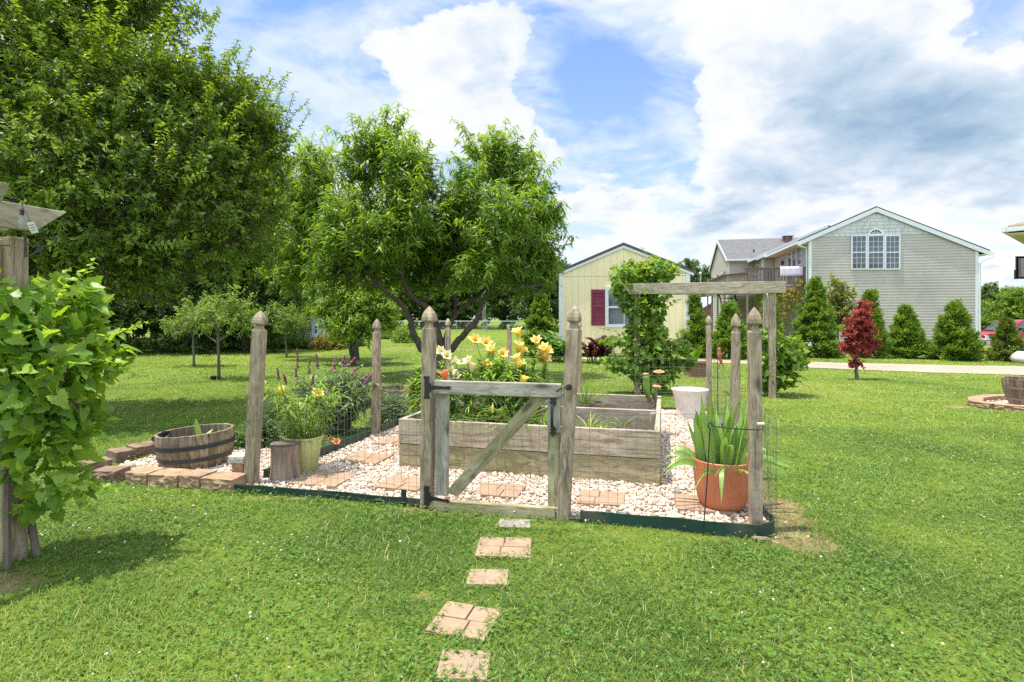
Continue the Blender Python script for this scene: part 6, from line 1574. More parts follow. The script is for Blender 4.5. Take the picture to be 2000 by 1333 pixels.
def window(parent, F, s0, s1, z0, z1, t, cols, rows, side=None, name='window', fw=.07, curtain=True):
    """Frame proud of the wall; glass and glazing bars are its sub-parts. side: (fixed s) when the window looks along -u."""
    if side is None: box = lambda mb, a0, a1, d0, d1, c0, c1: F.box(mb, a0, a1, t - d1, t - d0, c0, c1)
    else: box = lambda mb, a0, a1, d0, d1, c0, c1: F.box(mb, side - d1, side - d0, a0, a1, c0, c1)
    mb = MB()
    box(mb, s0, s0 + fw, .0, .05, z0, z1); box(mb, s1 - fw, s1, .0, .05, z0, z1); box(mb, s0 + fw, s1 - fw, .0, .05, z1 - fw, z1); box(mb, s0 + fw, s1 - fw, .0, .055, z0, z0 + fw)
    box(mb, s0 + fw, s1 - fw, .0, .038, (z0 + z1) / 2 - .03, (z0 + z1) / 2 + .03)
    w_ = mb.build(name, M_TRIM, parent)
    mb = MB(); box(mb, s0 + fw, s1 - fw, .004, .020, z0 + fw, z1 - fw); mb.build('pane', M_GLASS, w_)
    if cols > 1:
        mb = MB()
        for i in range(1, cols): x = s0 + fw + (s1 - s0 - 2 * fw) * i / cols; box(mb, x - .009, x + .009, .005, .028, z0 + fw, z1 - fw)
        for i in range(1, rows):
            if abs(i / rows - .5) > .05: z = z0 + fw + (z1 - z0 - 2 * fw) * i / rows; box(mb, s0 + fw, s1 - fw, .005, .027, z - .009, z + .009)
        mb.build('glazing_bars', M_TRIM, w_)
    return w_


H = Frame((16.42, 30.0), math.radians(-12))
house = thing('grey_house', 'large two storey grey sided house with a shingled gable and wooden deck', 'house', H(0, 0, -.75))
ZB = -.8; WID, RS = 8.07, 3.29; ZR, SL, SR = 7.02, .447, .473
def roofz(s): return ZR - (RS - s) * SL if s < RS else ZR - (s - RS) * SR
def inv(z):
    return max(0, RS - (ZR - z) / SL), min(WID, RS + (ZR - z) / SR)
s_, zsplit = H.hit(1662, 462)
mb = MB(); laps(mb, lambda s, z: H(s, 0, z), -H.v, ZB, zsplit, inv)
DEP = 9.6
laps(mb, lambda s, z: H(0, DEP - s, z), -H.u, ZB, roofz(0) - .05, lambda z: (0, DEP))
F_ = H
mb.quad(H(WID, 0, ZB), H(WID, DEP, ZB), H(WID, DEP, roofz(WID)), H(WID, 0, roofz(WID)))
mb.quad(H(0, DEP, ZB), H(WID, DEP, ZB), H(WID, DEP, roofz(WID)), H(0, DEP, roofz(0)))
mb.build('wall', M_SIDING, house)
mb = MB()
pitch = .19; z = zsplit; i = 0
while z < ZR - .25:                                                     # shake courses, cut into shingles
    a0, a1 = inv(z); b0, b1 = inv(min(z + pitch, ZR - .06)); s = a0
    while s < a1:
        w_ = .26 + .10 * RG.random(); e = min(a1, s + w_)
        c0, c1 = np.clip([s, e], b0, b1)
        lip = .022 + .008 * RG.random()
        if e - s > .03:
            mb.quad(H(s + .006, -lip, z), H(e - .006, -lip, z), H(c1 - .006, -.004, min(z + pitch, ZR - .06)), H(c0 + .006, -.004, min(z + pitch, ZR - .06)), RG.random())
            mb.quad(H(s, .0, z), H(e, .0, z), H(e, -lip, z), H(s, -lip, z))
        s = e
    z += pitch
mb.build('gable_shakes', M_SHAKE, house)
mb = MB(); mb.add([H(inv(zsplit)[0], .012, zsplit - .02), H(inv(zsplit)[1], .012, zsplit - .02), H(RS, .012, ZR - .02)], [(0, 1, 2)]); mb.build('gable_backing', M_SIDING, house)
OV = .10
def slab(mb, p, q, v0, v1, th=.10, frame=H):
    """Roof plane from (s,z) p to q, running v0..v1."""
    (sa, za), (sb, zb_) = p, q
    V = [frame(s, v, z + dz) for dz in (0, th) for v in (v0, v1) for s, z in ((sa, za), (sb, zb_))]
    mb.add(V, [(0, 1, 3, 2), (4, 6, 7, 5), (0, 4, 5, 1), (2, 3, 7, 6), (0, 2, 6, 4), (1, 5, 7, 3)])
mb = MB(); lo, ro = -.55, WID + .50
slab(mb, (RS, ZR + .12), (ro, roofz(ro) + .12), -OV, DEP); slab(mb, (lo, roofz(lo) + .12), (RS, ZR + .12), -OV, DEP)
mb.build('roof', M_ROOFD, house)
mb = MB(); mb.add([H(s, v, z) for v in (-OV - .03, -OV + .002) for s, z in ((lo, roofz(lo) - .08), (RS, ZR - .09), (RS, ZR + .145), (lo, roofz(lo) + .15))], [(0, 1, 2, 3), (4, 7, 6, 5), (0, 4, 5, 1), (3, 2, 6, 7), (0, 3, 7, 4)])
mb.add([H(s, v, z) for v in (-OV - .03, -OV + .002) for s, z in ((RS, ZR - .09), (ro, roofz(ro) - .09), (ro, roofz(ro) + .14), (RS, ZR + .145))], [(0, 1, 2, 3), (4, 7, 6, 5), (0, 4, 5, 1), (3, 2, 6, 7), (1, 5, 6, 2)])
mb.build('rake_board', M_TRIM, house)
mb = MB(); H.box(mb, lo, -.01, -OV, DEP, roofz(lo) + .03, roofz(lo) + .055); H.box(mb, WID + .01, ro, -OV, DEP, roofz(ro) - .03, roofz(ro) - .005)
mb.add([H(lo, -OV + .01, roofz(lo) + .09), H(RS, -OV + .01, ZR + .09), H(RS, -.002, ZR + .09), H(lo, -.002, roofz(lo) + .09)], [(0, 1, 2, 3)])
mb.add([H(RS, -OV + .01, ZR + .09), H(ro, -OV + .01, roofz(ro) + .09), H(ro, -.002, roofz(ro) + .09), H(RS, -.002, ZR + .09)], [(0, 1, 2, 3)])
mb.build('soffit', M_SOFF, house)
mb = MB(); H.box(mb, lo - .11, lo - .002, -OV - .02, DEP, roofz(lo) + .02, roofz(lo) + .14); mb.build('gutter', M_WHITE, house)
mb = MB(); H.box(mb, ro + .002, ro + .11, -OV - .02, DEP, roofz(ro) + .0, roofz(ro) + .12); mb.build('gutter', M_WHITE, house)
for sx, ob in ((0, -1), (WID, 1)):
    mb = MB(); H.box(mb, sx - (.0 if ob > 0 else .022), sx + (.022 if ob > 0 else .0), -.03, .13, ZB, roofz(sx) - .02); H.box(mb, sx - (.13 if ob > 0 else -.0), sx + (.0 if ob > 0 else .13), -.03, -.016 + .0, ZB, roofz(sx) + (.04 if ob < 0 else .02)); mb.build('corner_trim', M_WHITE, house)
mb = MB(); mb.tube([H(ro + .05, -.25, roofz(ro)), H(ro + .05, -.25, roofz(ro) - .12), H(WID + .08, -.12, roofz(ro) - .38), H(WID + .06, -.06, roofz(ro) - .5), H(WID + .06, -.06, ZB)], .04, 8); mb.build('downspout', M_WHITE, house, True)
mb = MB(); mb.tube([H(lo - .05, -.2, roofz(lo) + .03), H(lo - .05, -.2, roofz(lo) - .08), H(-.08, .16, roofz(lo) - .2), H(-.06, .2, roofz(lo) - .35), H(-.06, .2, ZB)], .04, 8); mb.build('downspout', M_WHITE, house, True)
for x0, x1 in ((1662, 1693), (1693.5, 1727), (1727.5, 1758)):
    a, zt_ = H.hit(x0, 460, -.02); b_, zb_ = H.hit(x1, 527, -.02); window(house, H, a, b_, zb_, zt_, -.022, 3, 6)
ca, cz = H.hit(1710, 458.5, -.02); ra = (H.hit(1724.5, 458, -.02)[0] - H.hit(1695, 458, -.02)[0]) / 2; sq = .88
ang = np.linspace(0, math.pi, 19)
mb = MB(); V = []
for a in ang:
    for r, d in ((ra, .0), (ra, .055), (ra - .075, .055), (ra - .075, .0)): V.append(H(ca + r * math.cos(a), -.022 - d, cz + r * math.sin(a) * sq))
mb.add(V, [(i * 4 + k, i * 4 + (k + 1) % 4, i * 4 + 4 + (k + 1) % 4, i * 4 + 4 + k) for i in range(18) for k in range(4)])
H.box(mb, ca - ra, ca + ra, -.08, -.022, cz - .05, cz + .03)
fan = mb.build('fan_window', M_WHITE, house)
mb = MB(); mb.add([H(ca + (ra - .07) * math.cos(a), -.030, cz + (ra - .07) * math.sin(a) * sq) for a in ang], [tuple(range(19))]); mb.build('pane', M_GLASS, fan)
mb = MB(); r2 = ra * .34
for a in (math.pi * k / 5 for k in range(1, 5)):
    mb.tube([H(ca + r2 * math.cos(a), -.042, cz + r2 * math.sin(a) * sq), H(ca + (ra - .06) * math.cos(a), -.042, cz + (ra - .06) * math.sin(a) * sq)], .014, 5)
mb.tube([H(ca + r2 * math.cos(a), -.042, cz + r2 * math.sin(a) * sq) for a in ang], .014, 5); mb.build('glazing_bars', M_WHITE, fan)
# deck-side doors and windows (in the wall that faces left)
def zside(px, py, t): Y = H(0, t, 0)[1]; return EYE + (HOR - py) / FOC * Y
window(house, H, 1.15, 2.0, 3.25, 5.35, 0, 2, 6, side=-.016); window(house, H, 3.1, 3.9, 3.2, 5.3, 0, 1, 1, side=-.016, name='glass_door'); window(house, H, 2.15, 3.0, 3.2, 5.3, 0, 1, 1, side=-.016, name='glass_door')
mb = MB(); c = H(-.10, 4.9, 4.75); mb.lathe([(.001, -.16), (.06, -.12), (.085, .06), (.03, .13), (.001, .18)], c, 8); mb.tube([H(0, 4.9, 4.9), H(-.10, 4.9, 4.93)], .012, 5); mb.build('wall_lamp', M_BLACK, house)
# second block: stands a little farther left behind
B2, E2 = -.77, 5.30
mb = MB(); laps(mb, lambda s, z: H(s, 7.4, z), -H.v, ZB, E2, lambda z: (B2, -.02)); laps(mb, lambda s, z: H(B2, 9.6 - s, z), -H.u, ZB, E2, lambda z: (0, 2.2)); mb.build('wall', M_SIDING, house)
mb = MB(); H.box(mb, B2 - .02, B2 + .12, 7.37, 7.385, ZB, E2); H.box(mb, B2 - .022, B2, 7.37, 7.5, ZB, E2); mb.build('corner_trim', M_WHITE, house)
window(house, H, 7.9, 9.1, 3.6, 5.0, 0, 2, 4, side=B2 - .016)
mb = MB(); lo2 = B2 - .45; f2r = lambda s: 7.22 - (RS - s) * SL
slab(mb, (lo2, f2r(lo2) + .10), (RS, f2r(RS) + .10), 7.05, 11.5); slab(mb, (RS, 7.32), (WID + .4, 7.32 - (WID + .4 - RS) * SR), 7.05, 11.5); mb.build('roof', M_ROOFD, house)
mb = MB(); mb.add([H(s, v, z) for v in (7.02, 7.052) for s, z in ((lo2, f2r(lo2) - .06), (RS, f2r(RS) - .06), (RS, f2r(RS) + .22), (lo2, f2r(lo2) + .22))], [(0, 1, 2, 3), (4, 7, 6, 5), (0, 4, 5, 1), (3, 2, 6, 7), (0, 3, 7, 4)]); mb.build('rake_board', M_TRIM, house)
mb = MB(); H.box(mb, lo2 - .10, lo2, 7.0, 10.2, f2r(lo2) + .02, f2r(lo2) + .14); mb.build('gutter', M_WHITE, house)
# rear wing with its ridge along the front
W0, V0, V1, EW, ZW = -2.59, 9.67, 17.7, 5.5, 7.45; VM = (V0 + V1) / 2
mb = MB(); laps(mb, lambda s, z: H(s, V0, z), -H.v, ZB, EW, lambda z: (W0, B2 + .02))
laps(mb, lambda s, z: H(W0, V1 - s, z), -H.u, ZB, ZW - .15, lambda z: (0, V1 - V0) if z < EW else ((z - EW) / (ZW - EW) * (V1 - V0) / 2, (V1 - V0) * (1 - (z - EW) / (ZW - EW) / 2)))
mb.build('wall', M_SIDING, house)
mb = MB(); H.box(mb, W0 - .02, W0 + .12, V0 - .03, V0 - .016, ZB, EW); H.box(mb, W0 - .022, W0, V0 - .03, V0 + .12, ZB, EW); mb.build('corner_trim', M_WHITE, house)
for t0 in (11.4, 13.0, 15.0): window(house, H, t0, t0 + .9, 3.1, 4.7, 0, 2, 4, side=W0 - .016)
mb = MB()
V = [H(s, v, z + dz) for dz in (0, .10) for s in (W0 - .12, 12) for v, z in ((V0 - .4, EW - .10), (VM, ZW), (V1 + .4, EW - .10))]
mb.add(V, [(6, 7, 10, 9), (7, 8, 11, 10), (0, 3, 4, 1), (1, 4, 5, 2), (0, 1, 7, 6), (1, 2, 8, 7), (0, 6, 9, 3), (2, 5, 11, 8)]); mb.build('roof', M_ROOF, house)
mb = MB()
for (va, za), (vb, zb_) in (((V0 - .42, EW - .12), (VM, ZW - .02)), ((V1 + .42, EW - .12), (VM, ZW - .02))):
    mb.add([H(s, v, z + dz) for s in (W0 - .15, W0 - .12) for v, z, dz in ((va, za, -.12), (vb, zb_, -.14), (vb, zb_, .125), (va, za, .125))], [(0, 1, 2, 3), (4, 7, 6, 5), (0, 4, 5, 1), (3, 2, 6, 7)])
mb.build('rake_board', M_TRIM, house)
mb = MB(); H.box(mb, W0 - .14, 8, V0 - .52, V0 - .405, EW - .12, EW + .01); mb.build('gutter', M_WHITE, house)
mb = MB(); H.box(mb, W0 - .4, 6, V0 - .4, V0, EW - .15, EW - .13); mb.build('soffit', M_SOFF, house)
mb = MB(); H.box(mb, 2.05, 2.6, 12.6, 13.1, 6.2, 7.36); ch = mb.build('chimney', M_BRICK, house)
mb = MB(); H.box(mb, 2.0, 2.65, 12.55, 13.15, 7.363, 7.42); H.box(mb, 1.95, 2.7, 12.5, 13.2, 7.52, 7.56)
for a in (2.06, 2.54): H.box(mb, a, a + .05, 12.62, 13.05, 7.42, 7.52)
mb.build('chimney_cap', plain('chimney_cap', (.12, .09, .08), .7, .2, 10), ch)
mb = MB(); mb.tube([H(-.6, 10.6, 5.7), H(-.6, 10.6, 6.35)], .05, 8); mb.build('vent_pipe', M_BLACK, house)
# deck
deck = thing('wooden_deck', 'raised brown wooden deck with slatted railing against the grey house', 'deck', H(-2, 1, -.75))
zf, zr = 3.02, 4.10
DK = [(-.03, .6), (-3.1, .6), (-4.1, 2.2), (-4.1, 9.4)]
mb = MB(); mb.prism([H(s, t, zf - .05) for s, t in DK + [(-.8, 9.4), (-.8, 7.36), (-.03, 7.36)]], A(0, 0, .05)); mb.build('floor', M_DECK, deck)
mb = MB()
for (a, b_), (c, d) in zip(DK[:-1], DK[1:]):
    L_ = math.hypot(c - a, d - b_); yaw_ = math.atan2((d - b_), (c - a)) + H.yaw
    m_ = H((a + c) / 2, (b_ + d) / 2, zf - .165); mb.box(m_, (L_ + .02, .045, .23), yaw_)
mb.build('rim_joist', M_DECK, deck, bevel=.004)
for k, ((a, b_), (c, d)) in enumerate(zip(DK[:-1], DK[1:])):
    L_ = math.hypot(c - a, d - b_); top_ = zr if k == 0 else zr - .24
    n_ = int(L_ / .155); mb = MB(); yaw_ = math.atan2((d - b_), (c - a)) + H.yaw
    for i in range(n_):
        f = (i + .5) / n_; p = H(a + (c - a) * f, b_ + (d - b_) * f, (zf + top_) / 2 + .02); mb.box(p, (.105, .025, top_ - zf - .12), yaw_)
    mb.build('balusters', M_DECK, deck)
    mb = MB(); m_ = H((a + c) / 2, (b_ + d) / 2, top_ - .02); mb.box(m_, (L_ + .1, .14, .04), yaw_); mb.box(m_ - A(0, 0, .075), (L_, .04, .09), yaw_); mb.box(H((a + c) / 2, (b_ + d) / 2, zf + .12), (L_, .04, .08), yaw_); mb.build('rail', M_DECK, deck)
for a, b_ in ((-.12, .66), (-1.6, .66), (-3.06, .66), (-4.04, 2.25), (-4.04, 4.8), (-4.04, 7.2), (-4.04, 9.3)):
    board('deck_post', H(a, b_, -.9), H(a, b_, zr - .04), .10, .10, deck, M_DECK, up=H.u)
stp = thing('deck_stairs', 'brown wooden stairs coming down under the deck', 'stairs', H(-3.2, 2.5, -.75))
for dx in (0, .95):
    board('stringer', H(-3.9 + dx, 1.0, -.6), H(-3.9 + dx - .0, 5.2, 2.9), .25, .045, stp, M_DECK)
for i in range(13):
    f = (i + .5) / 13; board('tread', H(-3.9, 1.0 + 4.2 * f, -.55 + 3.45 * f), H(-2.95, 1.0 + 4.2 * f, -.55 + 3.45 * f), .05, .24, stp, M_DECK)
tw0, tw1 = H(-.15, .52, 0), H(-1.35, .52, 0)
mb = MB(); V = []; Fc = []; nu, nv = 13, 10
for j in range(nv):
    for i in range(nu):
        p = tw0 + (tw1 - tw0) * (i / (nu - 1)); f = j / (nv - 1); wv = .022 * math.sin(i * 1.9 + f) * f
        if f < .45: q = p - H.v * (.005 + wv + .01) + A(0, 0, zr - .52 * (1 - f / .45) + .02 - .03 * (i / nu) * (1 - f / .45))
        elif f < .6: q = p + H.v * (.16 * (f - .45) / .15) + A(0, 0, zr + .022)
        else: q = p + H.v * (.175 + wv) + A(0, 0, zr + .02 - .45 * (f - .6) / .4)
        V.append(q)
        if i and j: a = (j - 1) * nu + i - 1; Fc.append((a, a + 1, a + nu + 1, a + nu))
mb.add(V, Fc); o = mb.build('towel', plain('lilac_cloth', (.66, .56, .70), .9, .08, 30), None, True, angle=180); m = o.modifiers.new('thickness', 'SOLIDIFY'); m.thickness = .015
tag(o, 'pale lilac blanket hung over the deck railing', 'blanket')
for a, wd, cl, lb_ in ((-2.05, .28, (.10, .17, .30), 'blue cloth hanging behind the deck railing slats'), (-1.72, .14, (.16, .13, .25), 'purple cloth beside the blue one behind the railing')):
    mb = MB(); p = H(a, .75, zf + .62); 
    for k in range(5): mb.box(p + H.u * (wd * (k / 4 - .5)) + H.v * .012 * (k % 2), (wd / 3.6, .02, .62 + .04 * (k % 3)), H.yaw + .3 * (-1) ** k)
    o = mb.build('cloth', plain('deck_cloth', cl, .9, .2, 20), None, bevel=.004); tag(o, lb_, 'cloth')
# creeper on the deck corner
M_CREEP = leaf_mat('orange_creeper', [(.16, .19, .035), (.28, .24, .045), (.32, .19, .045), (.12, .18, .03)], .35)
vine('orange yellow creeper hanging from the deck corner beside the tallest arborvitae', H(-.9, .45, -.75), [[H(-.9, .45, -.75), H(-.9, .42, 1.0), H(-.8, .42, 2.8)]],
     [(H(-.7, .40, 2.55), (.75, .25, .42)), (H(-1.0, .40, 1.9), (.45, .2, .5)), (H(-.3, .42, 3.25), (.35, .2, .25)), (H(-1.15, .4, 1.0), (.25, .2, .6))], 420, .10, M_CREEP, T=T_RHOMB, cat='creeper', name='creeper')

# ------------------------------------------------------------------ yellow shed
S = Frame((1.49, 17.0), math.radians(-7)); SW = 3.93; SE, SP = 2.60, 3.42; SB = 0
shed = thing('yellow_shed', 'pale yellow wooden shed with a dark roof and a red shutter', 'shed', S(0, 0, 0))
M_YEL = plain('yellow_paint', (.83, .70, .42), .6, .05, 5, dirt=((.58, .48, .24), .3), stretch=(1, 1, .4))
M_YELD = plain('yellow_groove', (.54, .46, .24), .7, .05, 5)
def sroof(s): return SE + (SP - SE) * (1 - abs(s / SW * 2 - 1))
zg = EYE + (HOR - 541) / FOC * 17
mb = MB(); n_ = 20
for i in range(n_):
    a, b_ = SW * i / n_ + .002, SW * (i + 1) / n_ - .002; mid = SW / 2
    for z0, z1 in ((.12, lambda s: min(zg - .006, sroof(s))), (zg + .006, sroof)):
        if z1(a) <= z0 + .01 and z1(b_) <= z0 + .01: continue
        pts = [(a, z0), (b_, z0), (b_, max(z0 + .005, z1(b_)))] + ([(mid, z1(mid))] if a < mid < b_ else []) + [(a, max(z0 + .005, z1(a)))]
        poly = [S(s, -.012, z) for s, z in pts]; mb.prism(poly, S.v * .010)
mb.build('wall', M_YEL, shed)
mb = MB(); poly = [S(s, 0, z) for s, z in ((0, .05), (SW, .05), (SW, SE), (SW / 2, SP), (0, SE))]; mb.prism(poly, S.v * 5.0); mb.build('wall_backing', M_YELD, shed)
for a in (0, SW):
    mb = MB(); S.box(mb, a - (.02 if a == 0 else .10), a + (.10 if a == 0 else .02), -.034, -.0125, .05, SE - .03); mb.build('corner_trim', M_WHITE, shed)
mb = MB()
for sg in (-1, 1):
    e = SW / 2 + sg * (SW / 2 + .14); ze = SE - .14 * (SP - SE) / (SW / 2)
    mb.add([S(s, v, z + dz) for dz in (.03, .11) for v in (-.075, 5.1) for s, z in ((e, ze), (SW / 2, SP))], [(0, 1, 3, 2), (4, 6, 7, 5), (0, 4, 5, 1), (2, 3, 7, 6), (0, 2, 6, 4)])
mb.build('roof', plain('dark_metal_roof', (.055, .05, .052), .5, .2, 10), shed)
mb = MB()
for sg in (-1, 1):
    e = SW / 2 + sg * (SW / 2 + .13); ze = SE - .13 * (SP - SE) / (SW / 2)
    mb.add([S(s, v, z + dz) for v in (-.06, -.03) for s, z, dz in ((e, ze, -.055), (SW / 2, SP, -.055), (SW / 2, SP, .027), (e, ze, .027))], [(0, 1, 2, 3), (4, 7, 6, 5), (0, 4, 5, 1), (3, 2, 6, 7), (0, 3, 7, 4)])
mb.build('rake_board', M_WHITE, shed)
a, z1 = S.hit(1182, 561, -.02); b_, z0 = S.hit(1256, 640, -.02)
window(shed, S, a, b_, z0, z1, -.0125, 2, 2, fw=.10)
M_SHUT = plain('red_shutter', (.17, .008, .028), .5, .1, 8)
for x0, x1 in ((1155, 1181.5), (1257, 1284)):
    a0, zt_ = S.hit(x0, 566, -.02); a1, zb_ = S.hit(x1, 636, -.02)
    mb = MB(); fr = .055; zm = zb_ + (zt_ - zb_) * .52
    S.box(mb, a0, a0 + fr, -.045, -.0126, zb_, zt_); S.box(mb, a1 - fr, a1, -.045, -.0126, zb_, zt_)
    for c0, c1 in ((zb_, zb_ + .07), (zm - .03, zm + .03), (zt_ - .12, zt_)): S.box(mb, a0 + fr, a1 - fr, -.043, -.0126, c0, c1)
    for c0, c1 in ((zb_ + .07, zm - .03), (zm + .03, zt_ - .12)):
        k = int((c1 - c0) / .042)
        for i in range(k):
            z = c0 + (c1 - c0) * (i + .5) / k; mb.quad(S(a0 + fr, -.036, z - .021), S(a1 - fr, -.036, z - .021), S(a1 - fr, -.018, z + .024), S(a0 + fr, -.018, z + .024))
    S.box(mb, a0 + fr, a1 - fr, -.0165, -.0128, zb_ + .05, zt_ - .05)
    mb.build('shutter', M_SHUT, shed)

# ------------------------------------------------------------------ other buildings
O = Frame((P(563, 0, 33)[0], 33.0), 0)
ob = thing('outbuilding', 'small pale outbuilding with a light blue door far across the lawn', 'outbuilding', O(0, 0, 0))
mb = MB(); laps(mb, lambda s, z: O(s, 0, z), -O.v, -.1, 2.2, lambda z: (-.6, 1.35), .16); mb.build('wall', plain('tan_siding', (.42, .35, .27), .7, .1, 5), ob)
mb = MB(); O.box(mb, 1.36, 2.0, -.04, 4, -.1, 2.2); O.box(mb, -.6, 1.355, .0, 4, -.1, 2.2); mb.build('side_wall', M_WHITE, ob)
mb = MB(); O.box(mb, 1.46, 1.86, -.085, -.045, -.05, 1.0); d_ = mb.build('door', plain('pale_blue_paint', (.55, .68, .78), .5, .05, 5), ob); mb = MB(); O.box(mb, 1.66, 1.76, -.09, -.08, .3, .8); mb.build('pane', M_GLASS, d_)
mb = MB()
V = [O(s, v, z + dz) for dz in (0, .1) for s in (-.9, 2.3) for v, z in ((-.35, 2.08), (2, 3.3), (4.35, 2.08))]
mb.add(V, [(6, 7, 10, 9), (7, 8, 11, 10), (0, 3, 4, 1), (1, 4, 5, 2), (0, 1, 7, 6), (1, 2, 8, 7), (0, 6, 9, 3), (2, 5, 11, 8), (3, 9, 10, 4), (4, 10, 11, 5)]); mb.build('roof', plain('pale_roof', (.5, .5, .5), .7, .1, 5), ob)
Bk = Frame((P(1366, 0, 60)[0], 60.0), 0)
bk = thing('brick_house', 'small red brick gable of a farther house seen below the deck', 'house', Bk(0, 0, -.7))
mb = MB(); mb.prism([Bk(s, 0, z) for s, z in ((-1, -.9), (6, -.9), (6, 1.6), (2.5, 3.5), (-1, 1.5))], Bk.v * 8); mb.build('wall', M_BRICK, bk)
mb = MB()
for p, q in (((-1.5, 1.25), (2.5, 3.62)), ((2.5, 3.62), (6.5, 1.35))): slab(mb, p, q, -.5, 8.5, .14, Bk)
mb.build('roof', plain('pale_blue_roof', (.45, .52, .6), .5, .1, 5), bk)
E = Frame((P(1968, 0, 16.0)[0], 16.0), math.radians(-50))          # its eave corner points at the camera's right
eh = thing('neighbouring_house', 'roof corner of a house entering the frame at the right edge', 'house', E(2, 2, 0))
mb = MB(); E.box(mb, .62, 8, .62, 7, -.3, 3.62); mb.build('wall', M_SIDING, eh)
mb = MB(); mb.add([E(0, 0, 3.92), E(8.5, 0, 3.92), E(8.5, 3.8, 5.5), E(3.8, 3.8, 5.5), E(0, 7.6, 3.92), E(8.5, 7.6, 3.92)] + [E(0, 0, 3.86), E(8.5, 0, 3.86), E(8.5, 3.8, 5.44), E(3.8, 3.8, 5.44), E(0, 7.6, 3.86), E(8.5, 7.6, 3.86)], [(0, 1, 2, 3), (0, 3, 4), (3, 2, 5, 4), (7, 6, 9, 8), (9, 6, 10), (8, 9, 10, 11), (0, 6, 7, 1), (4, 10, 6, 0), (1, 7, 8, 2), (2, 8, 11, 5), (5, 11, 10, 4)]); mb.build('roof', plain('brown_shingles', (.24, .165, .11), .9, .25, 9, .3), eh)
mb = MB(); E.box(mb, -.02, 8.5, -.12, -.004, 3.74, 3.875); E.box(mb, -.12, -.004, -.12, 7.6, 3.742, 3.873); mb.build('gutter', M_TRIM, eh)
mb = MB(); E.box(mb, .0, 8, .0, 7, 3.66, 3.70); mb.build('soffit', M_SOFF, eh)
mb = MB(); mb.tube([E(.56, .56, 0), E(.56, .56, 3.66)], .09, 12); mb.build('porch_post', M_TRIM, eh, True)

# ------------------------------------------------------------------ basketball hoop
Yh = 20.0; c0 = P(1984.5, 545, Yh); top_h = P(1984.5, 501, Yh)[2]
hp = thing('basketball_hoop', 'basketball backboard with a black frame entering at the right edge', 'basketball hoop', A(c0[0] + .6, Yh + .5, ground_z(c0[0], Yh)))
x0, z0, z1 = c0[0], c0[2], top_h; x1 = x0 + 1.25
mb = MB(); mb.box(((x0 + x1) / 2, Yh, (z0 + z1) / 2), (1.25 - .14, .03, z1 - z0 - .14)); mb.build('backboard', plain('white_board', (.72, .71, .74), .35, .04, 3), hp)
mb = MB()
for c, s in ((((x0 + x1) / 2, Yh, z1 - .035), (1.25, .06, .07)), (((x0 + x1) / 2, Yh, z0 + .035), (1.25, .06, .07)), ((x0 + .035, Yh, (z0 + z1) / 2), (.07, .058, z1 - z0 - .14)), ((x1 - .035, Yh, (z0 + z1) / 2), (.07, .058, z1 - z0 - .14)), ((x0 - .01, Yh - .01, z0 + .16), (.08, .08, .34))): mb.box(c, s)
mb.build('board_frame', M_BLACK, hp)
mb = MB(); cx_ = (x0 + x1) / 2
for c, s in (((cx_, Yh - .018, z0 + .50), (.5, .006, .04)), ((cx_, Yh - .018, z0 + .18), (.5, .006, .04)), ((cx_ - .23, Yh - .018, z0 + .34), (.04, .006, .28)), ((cx_ + .23, Yh - .018, z0 + .34), (.04, .006, .28)), ((x0 + .13, Yh - .018, (z0 + z1) / 2), (.035, .006, .6))): mb.box(c, s)
mb.build('target_square', plain('magenta_line', (.5, .1, .25), .5), hp)
mb = MB(); mb.tube([(cx_ + .23 * math.cos(a), Yh - .30 + .23 * math.sin(a), z0 + .16) for a in np.linspace(0, 6.283, 25)], .010, 6); mb.box((cx_, Yh - .05, z0 + .15), (.12, .08, .05)); mb.build('rim', plain('orange_rim', (.5, .1, .02), .5), hp)
mb = MB(); cp = cx_ + .9; mb.tube([(cp, Yh + .55, float(ground_z(cx_, Yh)) - .1), (cp, Yh + .5, 2.2), (cx_ + .3, Yh + .06, z0 + .35)], .06, 10); mb.build('pole', M_BLACK, hp, True)

# ------------------------------------------------------------------ red pickup
M_CAR = plain('red_paint', (.30, .012, .018), .22, .05, 3, spec=.6); M_CHROME = plain('chrome', (.55, .56, .58), .22, .1, 5, metal=.9); M_TYRE = plain('tyre', (.012, .012, .012), .8, .2, 20)
M_LAMP = plain('lamp_glass', (.5, .53, .55), .15, .2, 20, spec=.7)
th = math.radians(180 + 4); cfx, cfy = P(1911, 0, 31.0)[0], 31.0
Tf = A(math.cos(th), math.sin(th), 0); Tl = A(-Tf[1], Tf[0], 0)        # forward, left of the truck
To = A(cfx, cfy, float(ground_z(cfx + 2, 31))) + Tl * -.5
def tk(f, l, z): return To - Tf * f + Tl * l + A(0, 0, z)             # f metres behind the nose
truck = thing('pickup_truck', 'red pickup truck parked behind the small browning arborvitae', 'pickup truck', tk(2.8, 0, 0))
HW = .95
def shell(mb, prof, hw0, hw1):
    """Side profile [(f, z, inset)] closed between both flanks."""
    n_ = len(prof); V = [tk(f, sg * (hw0 - ins), z) for sg in (-1, 1) for f, z, ins in prof]
    mb.add(V, [tuple(range(n_)), tuple(range(n_, 2 * n_))[::-1]] + [(i, n_ + i, n_ + (i + 1) % n_, (i + 1) % n_) for i in range(n_)])
def arch(c, r=.46, n_=8): return [(c + r * math.cos(a), .42 + r * math.sin(a), .0) for a in np.linspace(math.pi, 0, n_)]
mb = MB()
low = [(.0, .50, .06)] + [(.35, .42, .0)] + arch(1.0)[0:] + arch(4.35) + [(5.55, .45, 0), (5.6, 1.18, .02), (3.6, 1.20, .02), (1.75, 1.18, .03), (.9, 1.14, .05), (.15, 1.06, .08), (.0, .95, .10)]
